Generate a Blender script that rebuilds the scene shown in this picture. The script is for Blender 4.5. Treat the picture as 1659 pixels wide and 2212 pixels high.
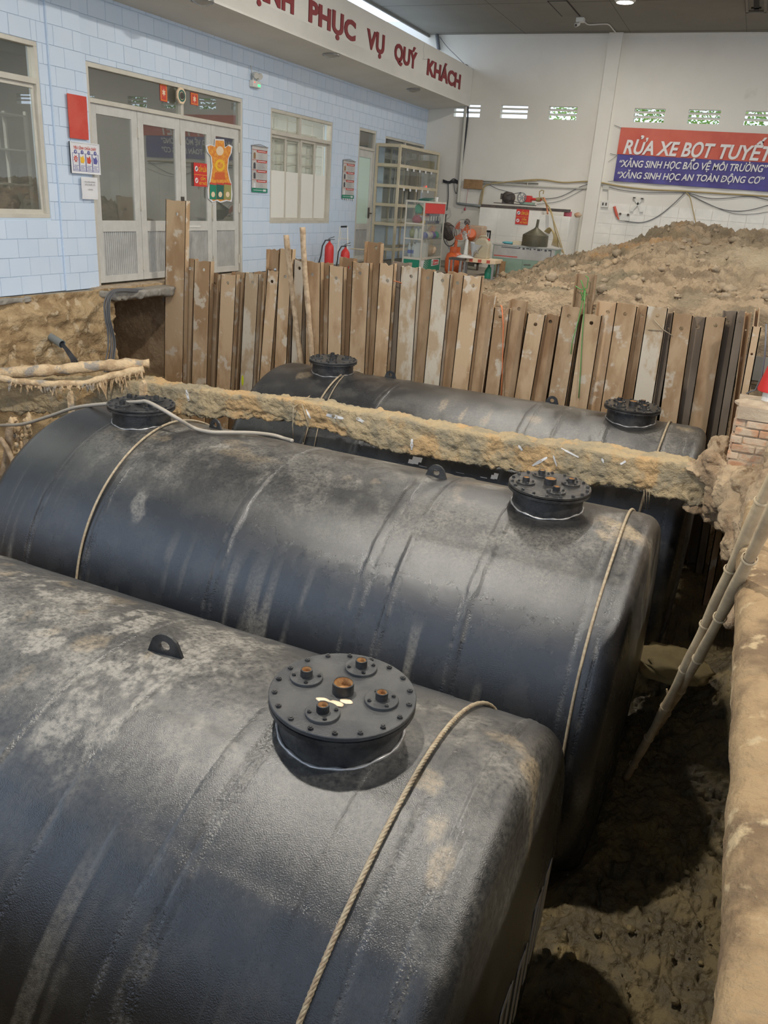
import bpy, math, random
import numpy as np
from mathutils import Matrix, Vector

# ------------------------------------------------------------------ clearing, camera, sky, lights, exposure
for _o in list(bpy.data.objects):
    bpy.data.objects.remove(_o)
scene = bpy.context.scene
COL = scene.collection
rnd = random.Random(7)

F_PX = 1738.918
YAW, PITCH, ROLL = math.radians(-22.17425), math.radians(21.27959), math.radians(-3.96863)
CAM = np.array([0.0, 0.0, 1.5])


def camera_axes():
    cy, sy = math.cos(YAW), math.sin(YAW)
    fwd = np.array([sy * math.cos(PITCH), cy * math.cos(PITCH), -math.sin(PITCH)])
    right = np.array([cy, -sy, 0.0])
    down = np.cross(fwd, right)
    r = right * math.cos(ROLL) + down * math.sin(ROLL)
    d = -right * math.sin(ROLL) + down * math.cos(ROLL)
    return np.array([r, d, fwd])


AX = camera_axes()
cam_data = bpy.data.cameras.new('camera')
cam_data.sensor_fit = 'HORIZONTAL'
cam_data.sensor_width = 36.0
cam_data.lens = 36.0 * F_PX / 1659.0
cam_data.clip_start = 0.05
cam_data.clip_end = 300
cam = bpy.data.objects.new('camera', cam_data)
COL.objects.link(cam)
cam.matrix_world = Matrix(((AX[0][0], -AX[1][0], -AX[2][0], CAM[0]),
                           (AX[0][1], -AX[1][1], -AX[2][1], CAM[1]),
                           (AX[0][2], -AX[1][2], -AX[2][2], CAM[2]),
                           (0, 0, 0, 1)))
scene.camera = cam

scene.view_settings.view_transform = 'Standard'
scene.view_settings.look = 'None'
scene.view_settings.exposure = 0.0
scene.view_settings.gamma = 1.0
scene.view_settings.use_curve_mapping = False

world = bpy.data.worlds.new('overcast_sky')
scene.world = world
world.use_nodes = True
wn, wl = world.node_tree.nodes, world.node_tree.links
wn.clear()
w_out = wn.new('ShaderNodeOutputWorld')
w_bg = wn.new('ShaderNodeBackground')
w_tc = wn.new('ShaderNodeTexCoord')
w_sep = wn.new('ShaderNodeSeparateXYZ')
w_ramp = wn.new('ShaderNodeValToRGB')
w_ramp.color_ramp.elements[0].position = 0.0
w_ramp.color_ramp.elements[0].color = (0.73, 0.84, 1.0, 1)
w_ramp.color_ramp.elements[1].position = 0.8
w_ramp.color_ramp.elements[1].color = (0.58, 0.74, 1.0, 1)
wl.new(w_tc.outputs['Generated'], w_sep.inputs[0])
wl.new(w_sep.outputs['Z'], w_ramp.inputs[0])
wl.new(w_ramp.outputs[0], w_bg.inputs[0])
w_bg.inputs[1].default_value = SKY_STRENGTH = 2.45
wl.new(w_bg.outputs[0], w_out.inputs[0])

LAMP_POWER = 430.0
LAMP_SPOTS = [(-3.2, 3.8), (-3.3, 11.6), (-3.35, 19.25), (3.6, 4.0), (3.6, 11.6), (3.6, 19.4)]
CEIL_Z = 5.58

# ------------------------------------------------------------------ measuring helpers: photo point -> point on a real plane


def ray(x, y):
    return AX.T @ np.array([(x - 829.5) / F_PX, (y - 1106.0) / F_PX, 1.0])


def onx(x, y, X):
    d = ray(x, y)
    return CAM + d * (X - CAM[0]) / d[0]


def ony(x, y, Y):
    d = ray(x, y)
    return CAM + d * (Y - CAM[1]) / d[1]


def onz(x, y, Z=0.0):
    d = ray(x, y)
    return CAM + d * (Z - CAM[2]) / d[2]


def oncyl(x, y, axis_point, axis_dir, r):
    d = ray(x, y)
    a = np.array(axis_dir, float)
    o = CAM - np.array(axis_point, float)
    dp, op = d - a * (d @ a), o - a * (o @ a)
    A, B, Cc = dp @ dp, dp @ op, op @ op - r * r
    disc = max(B * B - A * Cc, 0.0)
    return CAM + d * (-B - math.sqrt(disc)) / A

# ------------------------------------------------------------------ numpy noise


def _h(ix, iy, iz):
    n = (ix * 374761393 + iy * 668265263 + iz * 1274126177) & 0xFFFFFFFF
    n = ((n ^ (n >> 13)) * 1103515245) & 0xFFFFFFFF
    n = ((n ^ (n >> 16)) * 2246822519) & 0xFFFFFFFF
    return ((n ^ (n >> 15)) & 0xFFFF) / 65535.0


def vnoise(p):
    p = np.asarray(p, float)
    i = np.floor(p).astype(np.int64)
    f = p - i
    f = f * f * (3 - 2 * f)
    x, y, z = i[..., 0], i[..., 1], i[..., 2]
    fx, fy, fz = f[..., 0], f[..., 1], f[..., 2]
    r = 0
    for dx in (0, 1):
        for dy in (0, 1):
            for dz in (0, 1):
                w = (fx if dx else 1 - fx) * (fy if dy else 1 - fy) * (fz if dz else 1 - fz)
                r = r + w * _h(x + dx, y + dy, z + dz)
    return r


def fbm(p, oct=4, lac=2.03, gain=0.5, ridge=False):
    p = np.asarray(p, float)
    a, s, t = 1.0, 0.0, 0.0
    for k in range(oct):
        n = vnoise(p + 17.3 * k)
        if ridge:
            n = 1 - np.abs(2 * n - 1)
        s = s + a * n
        t += a
        a *= gain
        p = p * lac
    return s / t


def smooth(a, b, x):
    t = np.clip((x - a) / (b - a), 0, 1)
    return t * t * (3 - 2 * t)

# ------------------------------------------------------------------ mesh helpers


class MB:
    def __init__(self):
        self.v, self.f, self.mi = [], [], []

    def add(self, vs, fs, mi=0):
        n = len(self.v)
        self.v.extend([tuple(map(float, q)) for q in vs])
        self.f.extend([tuple(int(i) + n for i in q) for q in fs])
        self.mi.extend([mi] * len(fs))
        return self

    def box(self, x0, x1, y0, y1, z0, z1, mi=0):
        return self.add([(x0, y0, z0), (x1, y0, z0), (x1, y1, z0), (x0, y1, z0),
                         (x0, y0, z1), (x1, y0, z1), (x1, y1, z1), (x0, y1, z1)],
                        [(0, 3, 2, 1), (4, 5, 6, 7), (0, 1, 5, 4), (1, 2, 6, 5), (2, 3, 7, 6), (3, 0, 4, 7)], mi)

    def obox(self, c, u, v, w, mi=0):
        c, u, v, w = (np.array(q, float) for q in (c, u, v, w))
        vs = [c - u - v - w, c + u - v - w, c + u + v - w, c - u + v - w,
              c - u - v + w, c + u - v + w, c + u + v + w, c - u + v + w]
        return self.add(vs, [(0, 3, 2, 1), (4, 5, 6, 7), (0, 1, 5, 4), (1, 2, 6, 5), (2, 3, 7, 6), (3, 0, 4, 7)], mi)

    def bar(self, p0, p1, w, h, up=(0, 0, 1), mi=0):
        p0, p1 = np.array(p0, float), np.array(p1, float)
        d = p1 - p0
        L = np.linalg.norm(d)
        d = d / L
        s = np.cross(d, up)
        if np.linalg.norm(s) < 1e-4:
            s = np.cross(d, (1, 0, 0))
        s /= np.linalg.norm(s)
        t = np.cross(s, d)
        return self.obox((p0 + p1) / 2, d * L / 2, s * w / 2, t * h / 2, mi)

    def tube(self, pts, r, n=8, caps=True, mi=0):
        pts = [np.array(p, float) for p in pts]
        rs = list(r) if hasattr(r, '__len__') else [r] * len(pts)
        vs, fs = [], []
        ref = None
        for i, p in enumerate(pts):
            a = pts[max(i - 1, 0)]
            b = pts[min(i + 1, len(pts) - 1)]
            d = b - a
            d = d / (np.linalg.norm(d) + 1e-12)
            if ref is None:
                ref = np.array((0, 0, 1.0)) if abs(d[2]) < 0.9 else np.array((1.0, 0, 0))
            s = np.cross(d, ref)
            s /= np.linalg.norm(s) + 1e-12
            t = np.cross(s, d)
            ref = t
            for k in range(n):
                q = 2 * math.pi * k / n
                vs.append(p + rs[i] * (math.cos(q) * s + math.sin(q) * t))
        for i in range(len(pts) - 1):
            for k in range(n):
                a, b = i * n + k, i * n + (k + 1) % n
                fs.append((a, a + n, b + n, b))
        if caps:
            fs.append(tuple(range(n)))
            m = (len(pts) - 1) * n
            fs.append(tuple(m + k for k in reversed(range(n))))
        return self.add(vs, fs, mi)

    def lathe(self, prof, o=(0, 0, 0), axis=(0, 0, 1), n=24, mi=0, x=None):
        o, a = np.array(o, float), np.array(axis, float)
        a /= np.linalg.norm(a)
        ref = np.array(x, float) if x is not None else (np.array((1.0, 0, 0)) if abs(a[0]) < 0.9 else np.array((0, 1.0, 0)))
        s = ref - a * (ref @ a)
        s /= np.linalg.norm(s)
        t = np.cross(a, s)
        vs, fs = [], []
        for (r, z) in prof:
            for k in range(n):
                q = 2 * math.pi * k / n
                vs.append(o + a * z + max(r, 1e-5) * (math.cos(q) * s + math.sin(q) * t))
        for i in range(len(prof) - 1):
            for k in range(n):
                b = i * n + k
                c = i * n + (k + 1) % n
                fs.append((b, c, c + n, b + n))
        return self.add(vs, fs, mi)

    def prism(self, poly, o, u, v, w, mi=0):
        """polygon (a,b) in plane o+a*u+b*v, thick along w"""
        o, u, v, w = (np.array(q, float) for q in (o, u, v, w))
        n = len(poly)
        A = [o + a * u + b * v for a, b in poly]
        B = [p + w for p in A]
        fs = [tuple(reversed(range(n))), tuple(range(n, 2 * n))]
        for k in range(n):
            l = (k + 1) % n
            fs.append((k, l, n + l, n + k))
        return self.add(A + B, fs, mi)

    def grid(self, P, mi=0, flip=False, wrap=False):
        P = np.asarray(P)
        a, b = P.shape[:2]
        idx = np.arange(a * b).reshape(a, b)
        fs = []
        jj = range(b) if wrap else range(b - 1)
        for j in jj:
            k = (j + 1) % b
            for i in range(a - 1):
                q = (idx[i, j], idx[i + 1, j], idx[i + 1, k], idx[i, k])
                fs.append(q[::-1] if flip else q)
        return self.add(P.reshape(-1, 3), fs, mi)

    def ell(self, c, rx, ry, rz, n=14, m=9, jit=0.0, seed=0, mi=0):
        P = np.zeros((m, n, 3))
        for i in range(m):
            th = math.pi * (0.02 + 0.96 * i / (m - 1))
            for k in range(n):
                ph = 2 * math.pi * k / n
                P[i, k] = (math.sin(th) * math.cos(ph), math.sin(th) * math.sin(ph), math.cos(th))
        if jit:
            P *= (1 + jit * (fbm(P * 2.1 + seed * 7.7, 3) - 0.5) * 2)[..., None]
        P = P * np.array([rx, ry, rz]) + np.array(c, float)
        self.grid(P, mi, wrap=True)
        n0 = len(self.v) - m * n
        self.f += [tuple(n0 + k for k in range(n)), tuple(n0 + (m - 1) * n + k for k in reversed(range(n)))]
        self.mi += [mi, mi]
        return self


ORIGIN = {}


def set_props(o, label=None, cat=None, group=None, kind=None):
    if label:
        o['label'] = label
    if cat:
        o['category'] = cat
    if group:
        o['group'] = group
    if kind:
        o['kind'] = kind
    return o


def obj(name, mb, mat, parent=None, smooth=False, label=None, cat=None, group=None, kind=None, origin=None, bevel=0):
    me = bpy.data.meshes.new(name)
    o = bpy.data.objects.new(name, me)
    COL.objects.link(o)
    V = np.array(mb.v, float)
    if parent is not None:
        og = ORIGIN[parent.name]
        o.parent = parent
    else:
        og = np.array(origin, float) if origin is not None else np.array(
            [(V[:, 0].min() + V[:, 0].max()) / 2, (V[:, 1].min() + V[:, 1].max()) / 2, V[:, 2].min()])
        o.location = og
    ORIGIN[o.name] = og
    me.from_pydata([tuple(q) for q in (V - og)], [], mb.f)
    mats = mat if isinstance(mat, (list, tuple)) else [mat]
    for m_ in mats:
        me.materials.append(m_)
    if len(mats) > 1:
        me.polygons.foreach_set('material_index', mb.mi)
    if smooth:
        me.polygons.foreach_set('use_smooth', [True] * len(me.polygons))
    me.update()
    if smooth == 'auto':
        me.set_sharp_from_angle(angle=math.radians(38))
    if bevel:
        md = o.modifiers.new('bevel', 'BEVEL')
        md.width = bevel
        md.segments = 2
        md.limit_method = 'ANGLE'
    return set_props(o, label, cat, group, kind)


def thing(name, label, cat, loc, group=None, kind=None):
    o = bpy.data.objects.new(name, None)
    COL.objects.link(o)
    o.location = loc
    o.empty_display_size = 0.1
    ORIGIN[o.name] = np.array(loc, float)
    return set_props(o, label, cat, group, kind)


def share(name, src, loc, parent):
    """another child using the mesh data of src (a world-space point becomes its origin)"""
    o = bpy.data.objects.new(name, src.data)
    COL.objects.link(o)
    o.parent = parent
    o.location = np.array(loc, float) - ORIGIN[parent.name]
    return o


def npmesh(name, V, Fq, mat, parent=None, origin=(0, 0, 0), smooth=True, attr=None, **kw):
    """fast mesh from numpy quads, optional colour attribute"""
    me = bpy.data.meshes.new(name)
    o = bpy.data.objects.new(name, me)
    COL.objects.link(o)
    if parent is not None:
        og = ORIGIN[parent.name]
        o.parent = parent
    else:
        og = np.array(origin, float)
        o.location = og
    ORIGIN[o.name] = og
    n, m = len(V), len(Fq)
    me.vertices.add(n)
    me.vertices.foreach_set('co', (np.asarray(V) - og).astype(np.float32).ravel())
    me.loops.add(m * 4)
    me.polygons.add(m)
    me.loops.foreach_set('vertex_index', np.asarray(Fq, np.int32).ravel())
    me.polygons.foreach_set('loop_start', np.arange(0, m * 4, 4, dtype=np.int32))
    me.polygons.foreach_set('use_smooth', np.full(m, smooth, bool))
    me.update(calc_edges=True)
    me.validate()
    if attr is not None:
        ca = me.color_attributes.new('wear', 'FLOAT_COLOR', 'POINT')
        ca.data.foreach_set('color', np.asarray(attr, np.float32).ravel())
    me.materials.append(mat)
    return set_props(o, **kw)


def gridquads(a, b, wrap_b=False, flip=False):
    idx = np.arange(a * b).reshape(a, b)
    if wrap_b:
        idx = np.concatenate([idx, idx[:, :1]], 1)
    q = np.stack([idx[:-1, :-1], idx[1:, :-1], idx[1:, 1:], idx[:-1, 1:]], -1).reshape(-1, 4)
    return q[:, ::-1] if flip else q


_tc = {}


def text_faces(s, bold=0.0, shear=0.0):
    key = (s, bold, shear)
    if key in _tc:
        return _tc[key]
    cu = bpy.data.curves.new('t', 'FONT')
    cu.body = s
    cu.size = 1.0
    cu.offset = bold
    cu.shear = shear
    cu.fill_mode = 'FRONT'
    cu.resolution_u = 3
    o = bpy.data.objects.new('t', cu)
    COL.objects.link(o)
    dg = bpy.context.evaluated_depsgraph_get()
    dg.update()
    me = o.evaluated_get(dg).to_mesh()
    V = np.array([v.co[:] for v in me.vertices])
    Fs = [tuple(p.vertices) for p in me.polygons]
    o.evaluated_get(dg).to_mesh_clear()
    bpy.data.objects.remove(o)
    bpy.data.curves.remove(cu)
    _tc[key] = (V, Fs)
    return V, Fs


def text(mb, s, p0, u, v, width, cap, bold=0.0, shear=0.0, mi=0, lift=None, center=False):
    """lettering on a plane: baseline start p0, unit vectors u (along) and v (up)"""
    bars = []
    if 'Đ' in s:                       # the stroke of the letter is added as a bar of its own
        s2 = s.replace('Đ', 'D')
        for i, ch in enumerate(s):
            if ch == 'Đ':
                xa = (text_faces(s2[:i + 1], bold, shear)[0][:, 0].max() if i else 0.62)
                bars.append(xa - 0.66)
        s = s2
    V, Fs = text_faces(s, bold, shear)
    if bars:
        V, Fs = V.copy(), list(Fs)
        for xa in bars:
            k = len(V)
            V = np.vstack([V, np.array([(xa - 0.06, 0.33, 0), (xa + 0.30, 0.33, 0), (xa + 0.32, 0.42, 0), (xa - 0.04, 0.42, 0)])])
            Fs.append((k, k + 1, k + 2, k + 3))
    p0, u, v = (np.array(q, float) for q in (p0, u, v))
    x0, x1 = V[:, 0].min(), V[:, 0].max()
    sx = (width / (x1 - x0)) if width else cap / 0.727
    sy = cap / 0.727
    off = -(x0 + x1) / 2 if center else -x0
    pts = p0 + ((V[:, :1] + off) * sx) * u + (V[:, 1:2] * sy) * v
    if lift is not None:
        pts = pts + np.array(lift, float)
    mb.add(pts, Fs, mi)
    return mb

# ------------------------------------------------------------------ materials


def rgba(c):
    return (c[0], c[1], c[2], 1.0)


def mat(name, col, rough=0.6, col2=None, scale=3.0, detail=4, metal=0.0, bump=0.0, bscale=30.0, spec=0.5, lo=0.35, hi=0.65,
        rand=0.0, emit=None, estr=0.0, col3=None, scale3=9.0, lo3=0.6, hi3=0.7, stretch=None, coat=0.0, rough2=None, bdist=0.02):
    m = bpy.data.materials.new(name)
    m.use_nodes = True
    nt = m.node_tree
    N, L = nt.nodes, nt.links
    b = N['Principled BSDF']
    b.inputs['Base Color'].default_value = rgba(col)
    b.inputs['Roughness'].default_value = rough
    b.inputs['Metallic'].default_value = metal
    b.inputs['Specular IOR Level'].default_value = spec
    if coat:
        b.inputs['Coat Weight'].default_value = coat
    if emit:
        b.inputs['Emission Color'].default_value = rgba(emit)
        b.inputs['Emission Strength'].default_value = estr
    if not (col2 or bump or rand or col3):
        return m
    tc = N.new('ShaderNodeTexCoord')
    oi = N.new('ShaderNodeObjectInfo')
    vm = N.new('ShaderNodeVectorMath')
    vm.operation = 'MULTIPLY_ADD'
    L.new(oi.outputs['Random'], vm.inputs[0])
    vm.inputs[1].default_value = (37.0, 53.0, 71.0)
    L.new(tc.outputs['Object'], vm.inputs[2])
    src = vm.outputs[0]
    if stretch:
        mp = N.new('ShaderNodeVectorMath')
        mp.operation = 'MULTIPLY'
        mp.inputs[1].default_value = stretch
        L.new(src, mp.inputs[0])
        st = mp.outputs[0]
    else:
        st = src
    color = None

    def noise(sc, det, vec):
        n = N.new('ShaderNodeTexNoise')
        n.inputs['Scale'].default_value = sc
        n.inputs['Detail'].default_value = det
        n.inputs['Roughness'].default_value = 0.6
        L.new(vec, n.inputs['Vector'])
        return n

    def mask(n, lo_, hi_):
        mr = N.new('ShaderNodeMapRange')
        mr.inputs[1].default_value = lo_
        mr.inputs[2].default_value = hi_
        mr.interpolation_type = 'SMOOTHSTEP'
        L.new(n.outputs['Fac'], mr.inputs[0])
        return mr.outputs[0]

    def mix(fac, a, c):
        x = N.new('ShaderNodeMix')
        x.data_type = 'RGBA'
        L.new(fac, x.inputs[0])
        if hasattr(a, 'links'):
            L.new(a, x.inputs[6])
        else:
            x.inputs[6].default_value = rgba(a)
        if hasattr(c, 'links'):
            L.new(c, x.inputs[7])
        else:
            x.inputs[7].default_value = rgba(c)
        return x.outputs[2]
    color = col
    if col2:
        mk = mask(noise(scale, detail, st), lo, hi)
        color = mix(mk, color, col2)
        if rough2 is not None:
            mr = N.new('ShaderNodeMapRange')
            mr.inputs[3].default_value = rough
            mr.inputs[4].default_value = rough2
            L.new(mk, mr.inputs[0])
            L.new(mr.outputs[0], b.inputs['Roughness'])
    if col3:
        color = mix(mask(noise(scale3, 5, src), lo3, hi3), color, col3)
    if rand:
        hs = N.new('ShaderNodeHueSaturation')
        mr = N.new('ShaderNodeMapRange')
        mr.inputs[3].default_value = 1 - rand
        mr.inputs[4].default_value = 1 + rand
        L.new(oi.outputs['Random'], mr.inputs[0])
        L.new(mr.outputs[0], hs.inputs['Value'])
        if hasattr(color, 'links'):
            L.new(color, hs.inputs['Color'])
        else:
            hs.inputs['Color'].default_value = rgba(color)
        color = hs.outputs[0]
    if hasattr(color, 'links'):
        L.new(color, b.inputs['Base Color'])
    if bump:
        n = noise(bscale, 6, st)
        bp = N.new('ShaderNodeBump')
        bp.inputs['Strength'].default_value = bump
        bp.inputs['Distance'].default_value = bdist
        L.new(n.outputs['Fac'], bp.inputs['Height'])
        L.new(bp.outputs[0], b.inputs['Normal'])
    return m


def glass_mat(name, tint=(1, 1, 1), rough=0.02, opacity=0.0, body=(0.5, 0.5, 0.5), ior=1.5):
    """thin sheet of glass: clear, with a mirror film by Fresnel, optionally a little dirt"""
    m = bpy.data.materials.new(name)
    m.use_nodes = True
    N, L = m.node_tree.nodes, m.node_tree.links
    N.clear()
    out = N.new('ShaderNodeOutputMaterial')
    tr = N.new('ShaderNodeBsdfTransparent')
    tr.inputs[0].default_value = rgba(tint)
    gl = N.new('ShaderNodeBsdfGlossy')
    gl.inputs['Roughness'].default_value = rough
    r0 = ((ior - 1) / (ior + 1)) ** 2
    lw = N.new('ShaderNodeLayerWeight')      # Schlick film, the same from both sides of the sheet
    lw.inputs[0].default_value = 0.5
    pw = N.new('ShaderNodeMath')
    pw.operation = 'POWER'
    L.new(lw.outputs['Facing'], pw.inputs[0])
    pw.inputs[1].default_value = 5.0
    fr = N.new('ShaderNodeMath')
    fr.operation = 'MULTIPLY_ADD'
    L.new(pw.outputs[0], fr.inputs[0])
    fr.inputs[1].default_value = 1 - r0
    fr.inputs[2].default_value = r0
    m1 = N.new('ShaderNodeMixShader')
    L.new(fr.outputs[0], m1.inputs[0])
    L.new(tr.outputs[0], m1.inputs[1])
    L.new(gl.outputs[0], m1.inputs[2])
    last = m1.outputs[0]
    if opacity:
        df = N.new('ShaderNodeBsdfDiffuse')
        df.inputs[0].default_value = rgba(body)
        m2 = N.new('ShaderNodeMixShader')
        m2.inputs[0].default_value = opacity
        L.new(last, m2.inputs[1])
        L.new(df.outputs[0], m2.inputs[2])
        last = m2.outputs[0]
    L.new(last, out.inputs[0])
    return m


def tank_mat(name):
    """black bitumen wrap; the 'wear' attribute carries dust (r), mud (g), fresh wet black (b), scuff (a)"""
    m = mat(name, (0.012, 0.013, 0.015), 0.42, bump=0.0, spec=0.9)
    N, L = m.node_tree.nodes, m.node_tree.links
    b = N['Principled BSDF']
    tc = N.new('ShaderNodeTexCoord')
    at = N.new('ShaderNodeVertexColor')
    at.layer_name = 'wear'
    sp = N.new('ShaderNodeSeparateColor')
    L.new(at.outputs['Color'], sp.inputs[0])
    n1 = N.new('ShaderNodeTexNoise')
    n1.inputs['Scale'].default_value = 38
    n1.inputs['Detail'].default_value = 8
    n1.inputs['Roughness'].default_value = 0.75
    L.new(tc.outputs['Object'], n1.inputs['Vector'])

    def mrange(src, a, c, lo, hi):
        r = N.new('ShaderNodeMapRange')
        r.inputs[1].default_value, r.inputs[2].default_value = a, c
        r.inputs[3].default_value, r.inputs[4].default_value = lo, hi
        L.new(src, r.inputs[0])
        return r.outputs[0]

    def mul(a, c):
        x = N.new('ShaderNodeMath')
        x.operation = 'MULTIPLY'
        x.use_clamp = True
        L.new(a, x.inputs[0])
        L.new(c, x.inputs[1])
        return x.outputs[0]

    def mix(fac, a, c):
        x = N.new('ShaderNodeMix')
        x.data_type = 'RGBA'
        L.new(fac, x.inputs[0])
        if hasattr(a, 'links'):
            L.new(a, x.inputs[6])
        else:
            x.inputs[6].default_value = rgba(a)
        x.inputs[7].default_value = rgba(c)
        return x.outputs[2]
    grain = mrange(n1.outputs['Fac'], 0.36, 0.66, 0.25, 1.45)
    dust = mul(sp.outputs[0], grain)
    mud = mul(sp.outputs[1], grain)
    c = mix(dust, (0.011, 0.012, 0.0145), (0.24, 0.22, 0.185))
    c = mix(mud, c, (0.32, 0.245, 0.15))
    c = mix(sp.outputs[2], c, (0.006, 0.006, 0.007))
    L.new(c, b.inputs['Base Color'])
    r0 = mrange(dust, 0, 1, 0.27, 0.55)
    r1 = N.new('ShaderNodeMix')
    r1.data_type = 'FLOAT'
    L.new(sp.outputs[2], r1.inputs[0])
    L.new(r0, r1.inputs[2])
    r1.inputs[3].default_value = 0.3
    L.new(r1.outputs[0], b.inputs['Roughness'])
    n2 = N.new('ShaderNodeTexNoise')
    n2.inputs['Scale'].default_value = 210
    n2.inputs['Detail'].default_value = 6
    L.new(tc.outputs['Object'], n2.inputs['Vector'])
    bp = N.new('ShaderNodeBump')
    bp.inputs['Strength'].default_value = 0.5
    bp.inputs['Distance'].default_value = 0.004
    n3 = N.new('ShaderNodeTexNoise')
    n3.inputs['Scale'].default_value = 75
    n3.inputs['Detail'].default_value = 3
    L.new(tc.outputs['Object'], n3.inputs['Vector'])
    rg = N.new('ShaderNodeMath')
    rg.operation = 'MULTIPLY_ADD'
    lapm = N.new('ShaderNodeMath')
    lapm.operation = 'MULTIPLY'
    lapm.inputs[1].default_value = 3.5
    L.new(at.outputs['Alpha'], lapm.inputs[0])
    L.new(n3.outputs['Fac'], rg.inputs[0])
    L.new(lapm.outputs[0], rg.inputs[1])
    L.new(n2.outputs['Fac'], rg.inputs[2])
    L.new(rg.outputs[0], bp.inputs['Height'])
    L.new(bp.outputs[0], b.inputs['Normal'])
    return m


M = {}
M['tank'] = tank_mat('bitumen_wrap')
M['black'] = mat('black_paint', (0.012, 0.012, 0.013), 0.38, (0.05, 0.048, 0.045), 7, 5, bump=0.25, bscale=70)
M['lid'] = mat('black_lid_paint', (0.035, 0.036, 0.038), 0.45, (0.07, 0.068, 0.064), 6, 5, bump=0.2, bscale=80)
M['wetlid'] = mat('wet_black_lid_paint', (0.02, 0.02, 0.021), 0.22, (0.05, 0.045, 0.038), 9, 5, bump=0.2, bscale=60)
M['lidrust'] = mat('rusty_pipe_bore', (0.30, 0.13, 0.04), 0.8, (0.45, 0.26, 0.1), 30)
M['blue'] = mat('pale_blue_tile', (0.59, 0.685, 0.80), 0.38, (0.625, 0.705, 0.80), 1.3, 4, rand=0.02, col3=(0.55, 0.5, 0.42), scale3=5, lo3=0.74, hi3=0.82)
M['grout'] = mat('grey_grout', (0.53, 0.62, 0.71), 0.9)
M['bluepaint'] = mat('pale_blue_paint', (0.56, 0.665, 0.79), 0.7, (0.6, 0.69, 0.8), 1.0)
M['white'] = mat('white_wall_paint', (0.76, 0.725, 0.65), 0.8, (0.71, 0.67, 0.595), 0.5, 6, col3=(0.48, 0.445, 0.38), scale3=0.9, lo3=0.62, hi3=0.85, bump=0.05, bscale=15)
M['white2'] = mat('white_glazed_face', (0.84, 0.80, 0.72), 0.45, (0.71, 0.68, 0.61), 1.5, 5)
M['soffit'] = mat('cream_soffit_paint', (0.76, 0.73, 0.66), 0.8, (0.70, 0.67, 0.60), 0.7, 5)
M['fascia'] = mat('cream_fascia_paint', (0.76, 0.73, 0.66), 0.7, (0.72, 0.69, 0.62), 0.8, 5)
M['red_letter'] = mat('dark_red_letters', (0.24, 0.018, 0.022), 0.5)
M['ceiling'] = mat('grey_ceiling_panels', (0.22, 0.208, 0.18), 0.75, (0.195, 0.185, 0.16), 0.7, 5)
M['dark'] = mat('dark_gap', (0.02, 0.018, 0.016), 0.9)
M['alu'] = mat('painted_aluminium', (0.62, 0.58, 0.49), 0.45, (0.55, 0.51, 0.43), 3, 4, metal=0.15)
M['alu2'] = mat('grey_door_panel', (0.58, 0.56, 0.51), 0.45, (0.52, 0.50, 0.455), 5, 5)
M['steel'] = mat('grey_steel', (0.35, 0.34, 0.33), 0.4, metal=0.6)
M['glass'] = glass_mat('window_glass', (0.93, 0.95, 0.92), 0.01, 0.05, (0.5, 0.5, 0.47), 2.5)
M['clear'] = glass_mat('clear_window_glass', (0.96, 0.97, 0.95), 0.01)
M['cglass'] = glass_mat('cabinet_glass', (0.93, 0.95, 0.94), 0.03, 0.07, (0.5, 0.5, 0.47))
M['film'] = mat('white_window_film', (0.80, 0.78, 0.70), 0.35, (0.77, 0.75, 0.665), 1)
M['frost'] = mat('pale_green_frosted_pane', (0.56, 0.70, 0.60), 0.3)
M['room'] = mat('room_plaster', (0.45, 0.45, 0.41), 0.9, (0.40, 0.40, 0.37), 1)
M['mud'] = mat('wet_pit_mud', (0.115, 0.088, 0.047), 0.45, (0.20, 0.15, 0.072), 3.2, 10, col3=(0.25, 0.185, 0.08), scale3=1.3, lo3=0.55, hi3=0.66, bump=1.0, bscale=14, rough2=0.85, lo=0.42, hi=0.58, bdist=0.04)
M['earth'] = mat('tan_earth_face', (0.52, 0.365, 0.195), 0.95, (0.33, 0.215, 0.105), 2.4, 10, col3=(0.60, 0.46, 0.29), scale3=6, lo3=0.56, hi3=0.64, bump=1.0, bscale=16, lo=0.44, hi=0.58, bdist=0.05)
M['mound'] = mat('spoil_heap_clod', (0.38, 0.29, 0.19), 0.95, (0.27, 0.21, 0.14), 4, 9, col3=(0.42, 0.27, 0.13), scale3=0.75, lo3=0.57, hi3=0.68, bump=0.9, bscale=16)
_m = M['mound']


def mound_mat():
    m = mat('spoil_heap_earth', (0.40, 0.295, 0.185), 0.95, (0.23, 0.165, 0.10), 2.6, 10, bump=1.0, bscale=13, lo=0.45, hi=0.6, bdist=0.08)
    N, L = m.node_tree.nodes, m.node_tree.links
    b = N['Principled BSDF']
    src = b.inputs['Base Color'].links[0].from_socket
    at = N.new('ShaderNodeVertexColor')
    at.layer_name = 'wear'
    sp = N.new('ShaderNodeSeparateColor')
    L.new(at.outputs['Color'], sp.inputs[0])
    for k, col in ((0, (0.50, 0.40, 0.265)), (1, (0.46, 0.27, 0.12)), (2, (0.20, 0.165, 0.105))):
        x = N.new('ShaderNodeMix')
        x.data_type = 'RGBA'
        L.new(sp.outputs[k], x.inputs[0])
        L.new(src, x.inputs[6])
        x.inputs[7].default_value = rgba(col)
        src = x.outputs[2]
    L.new(src, b.inputs['Base Color'])
    return m


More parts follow.
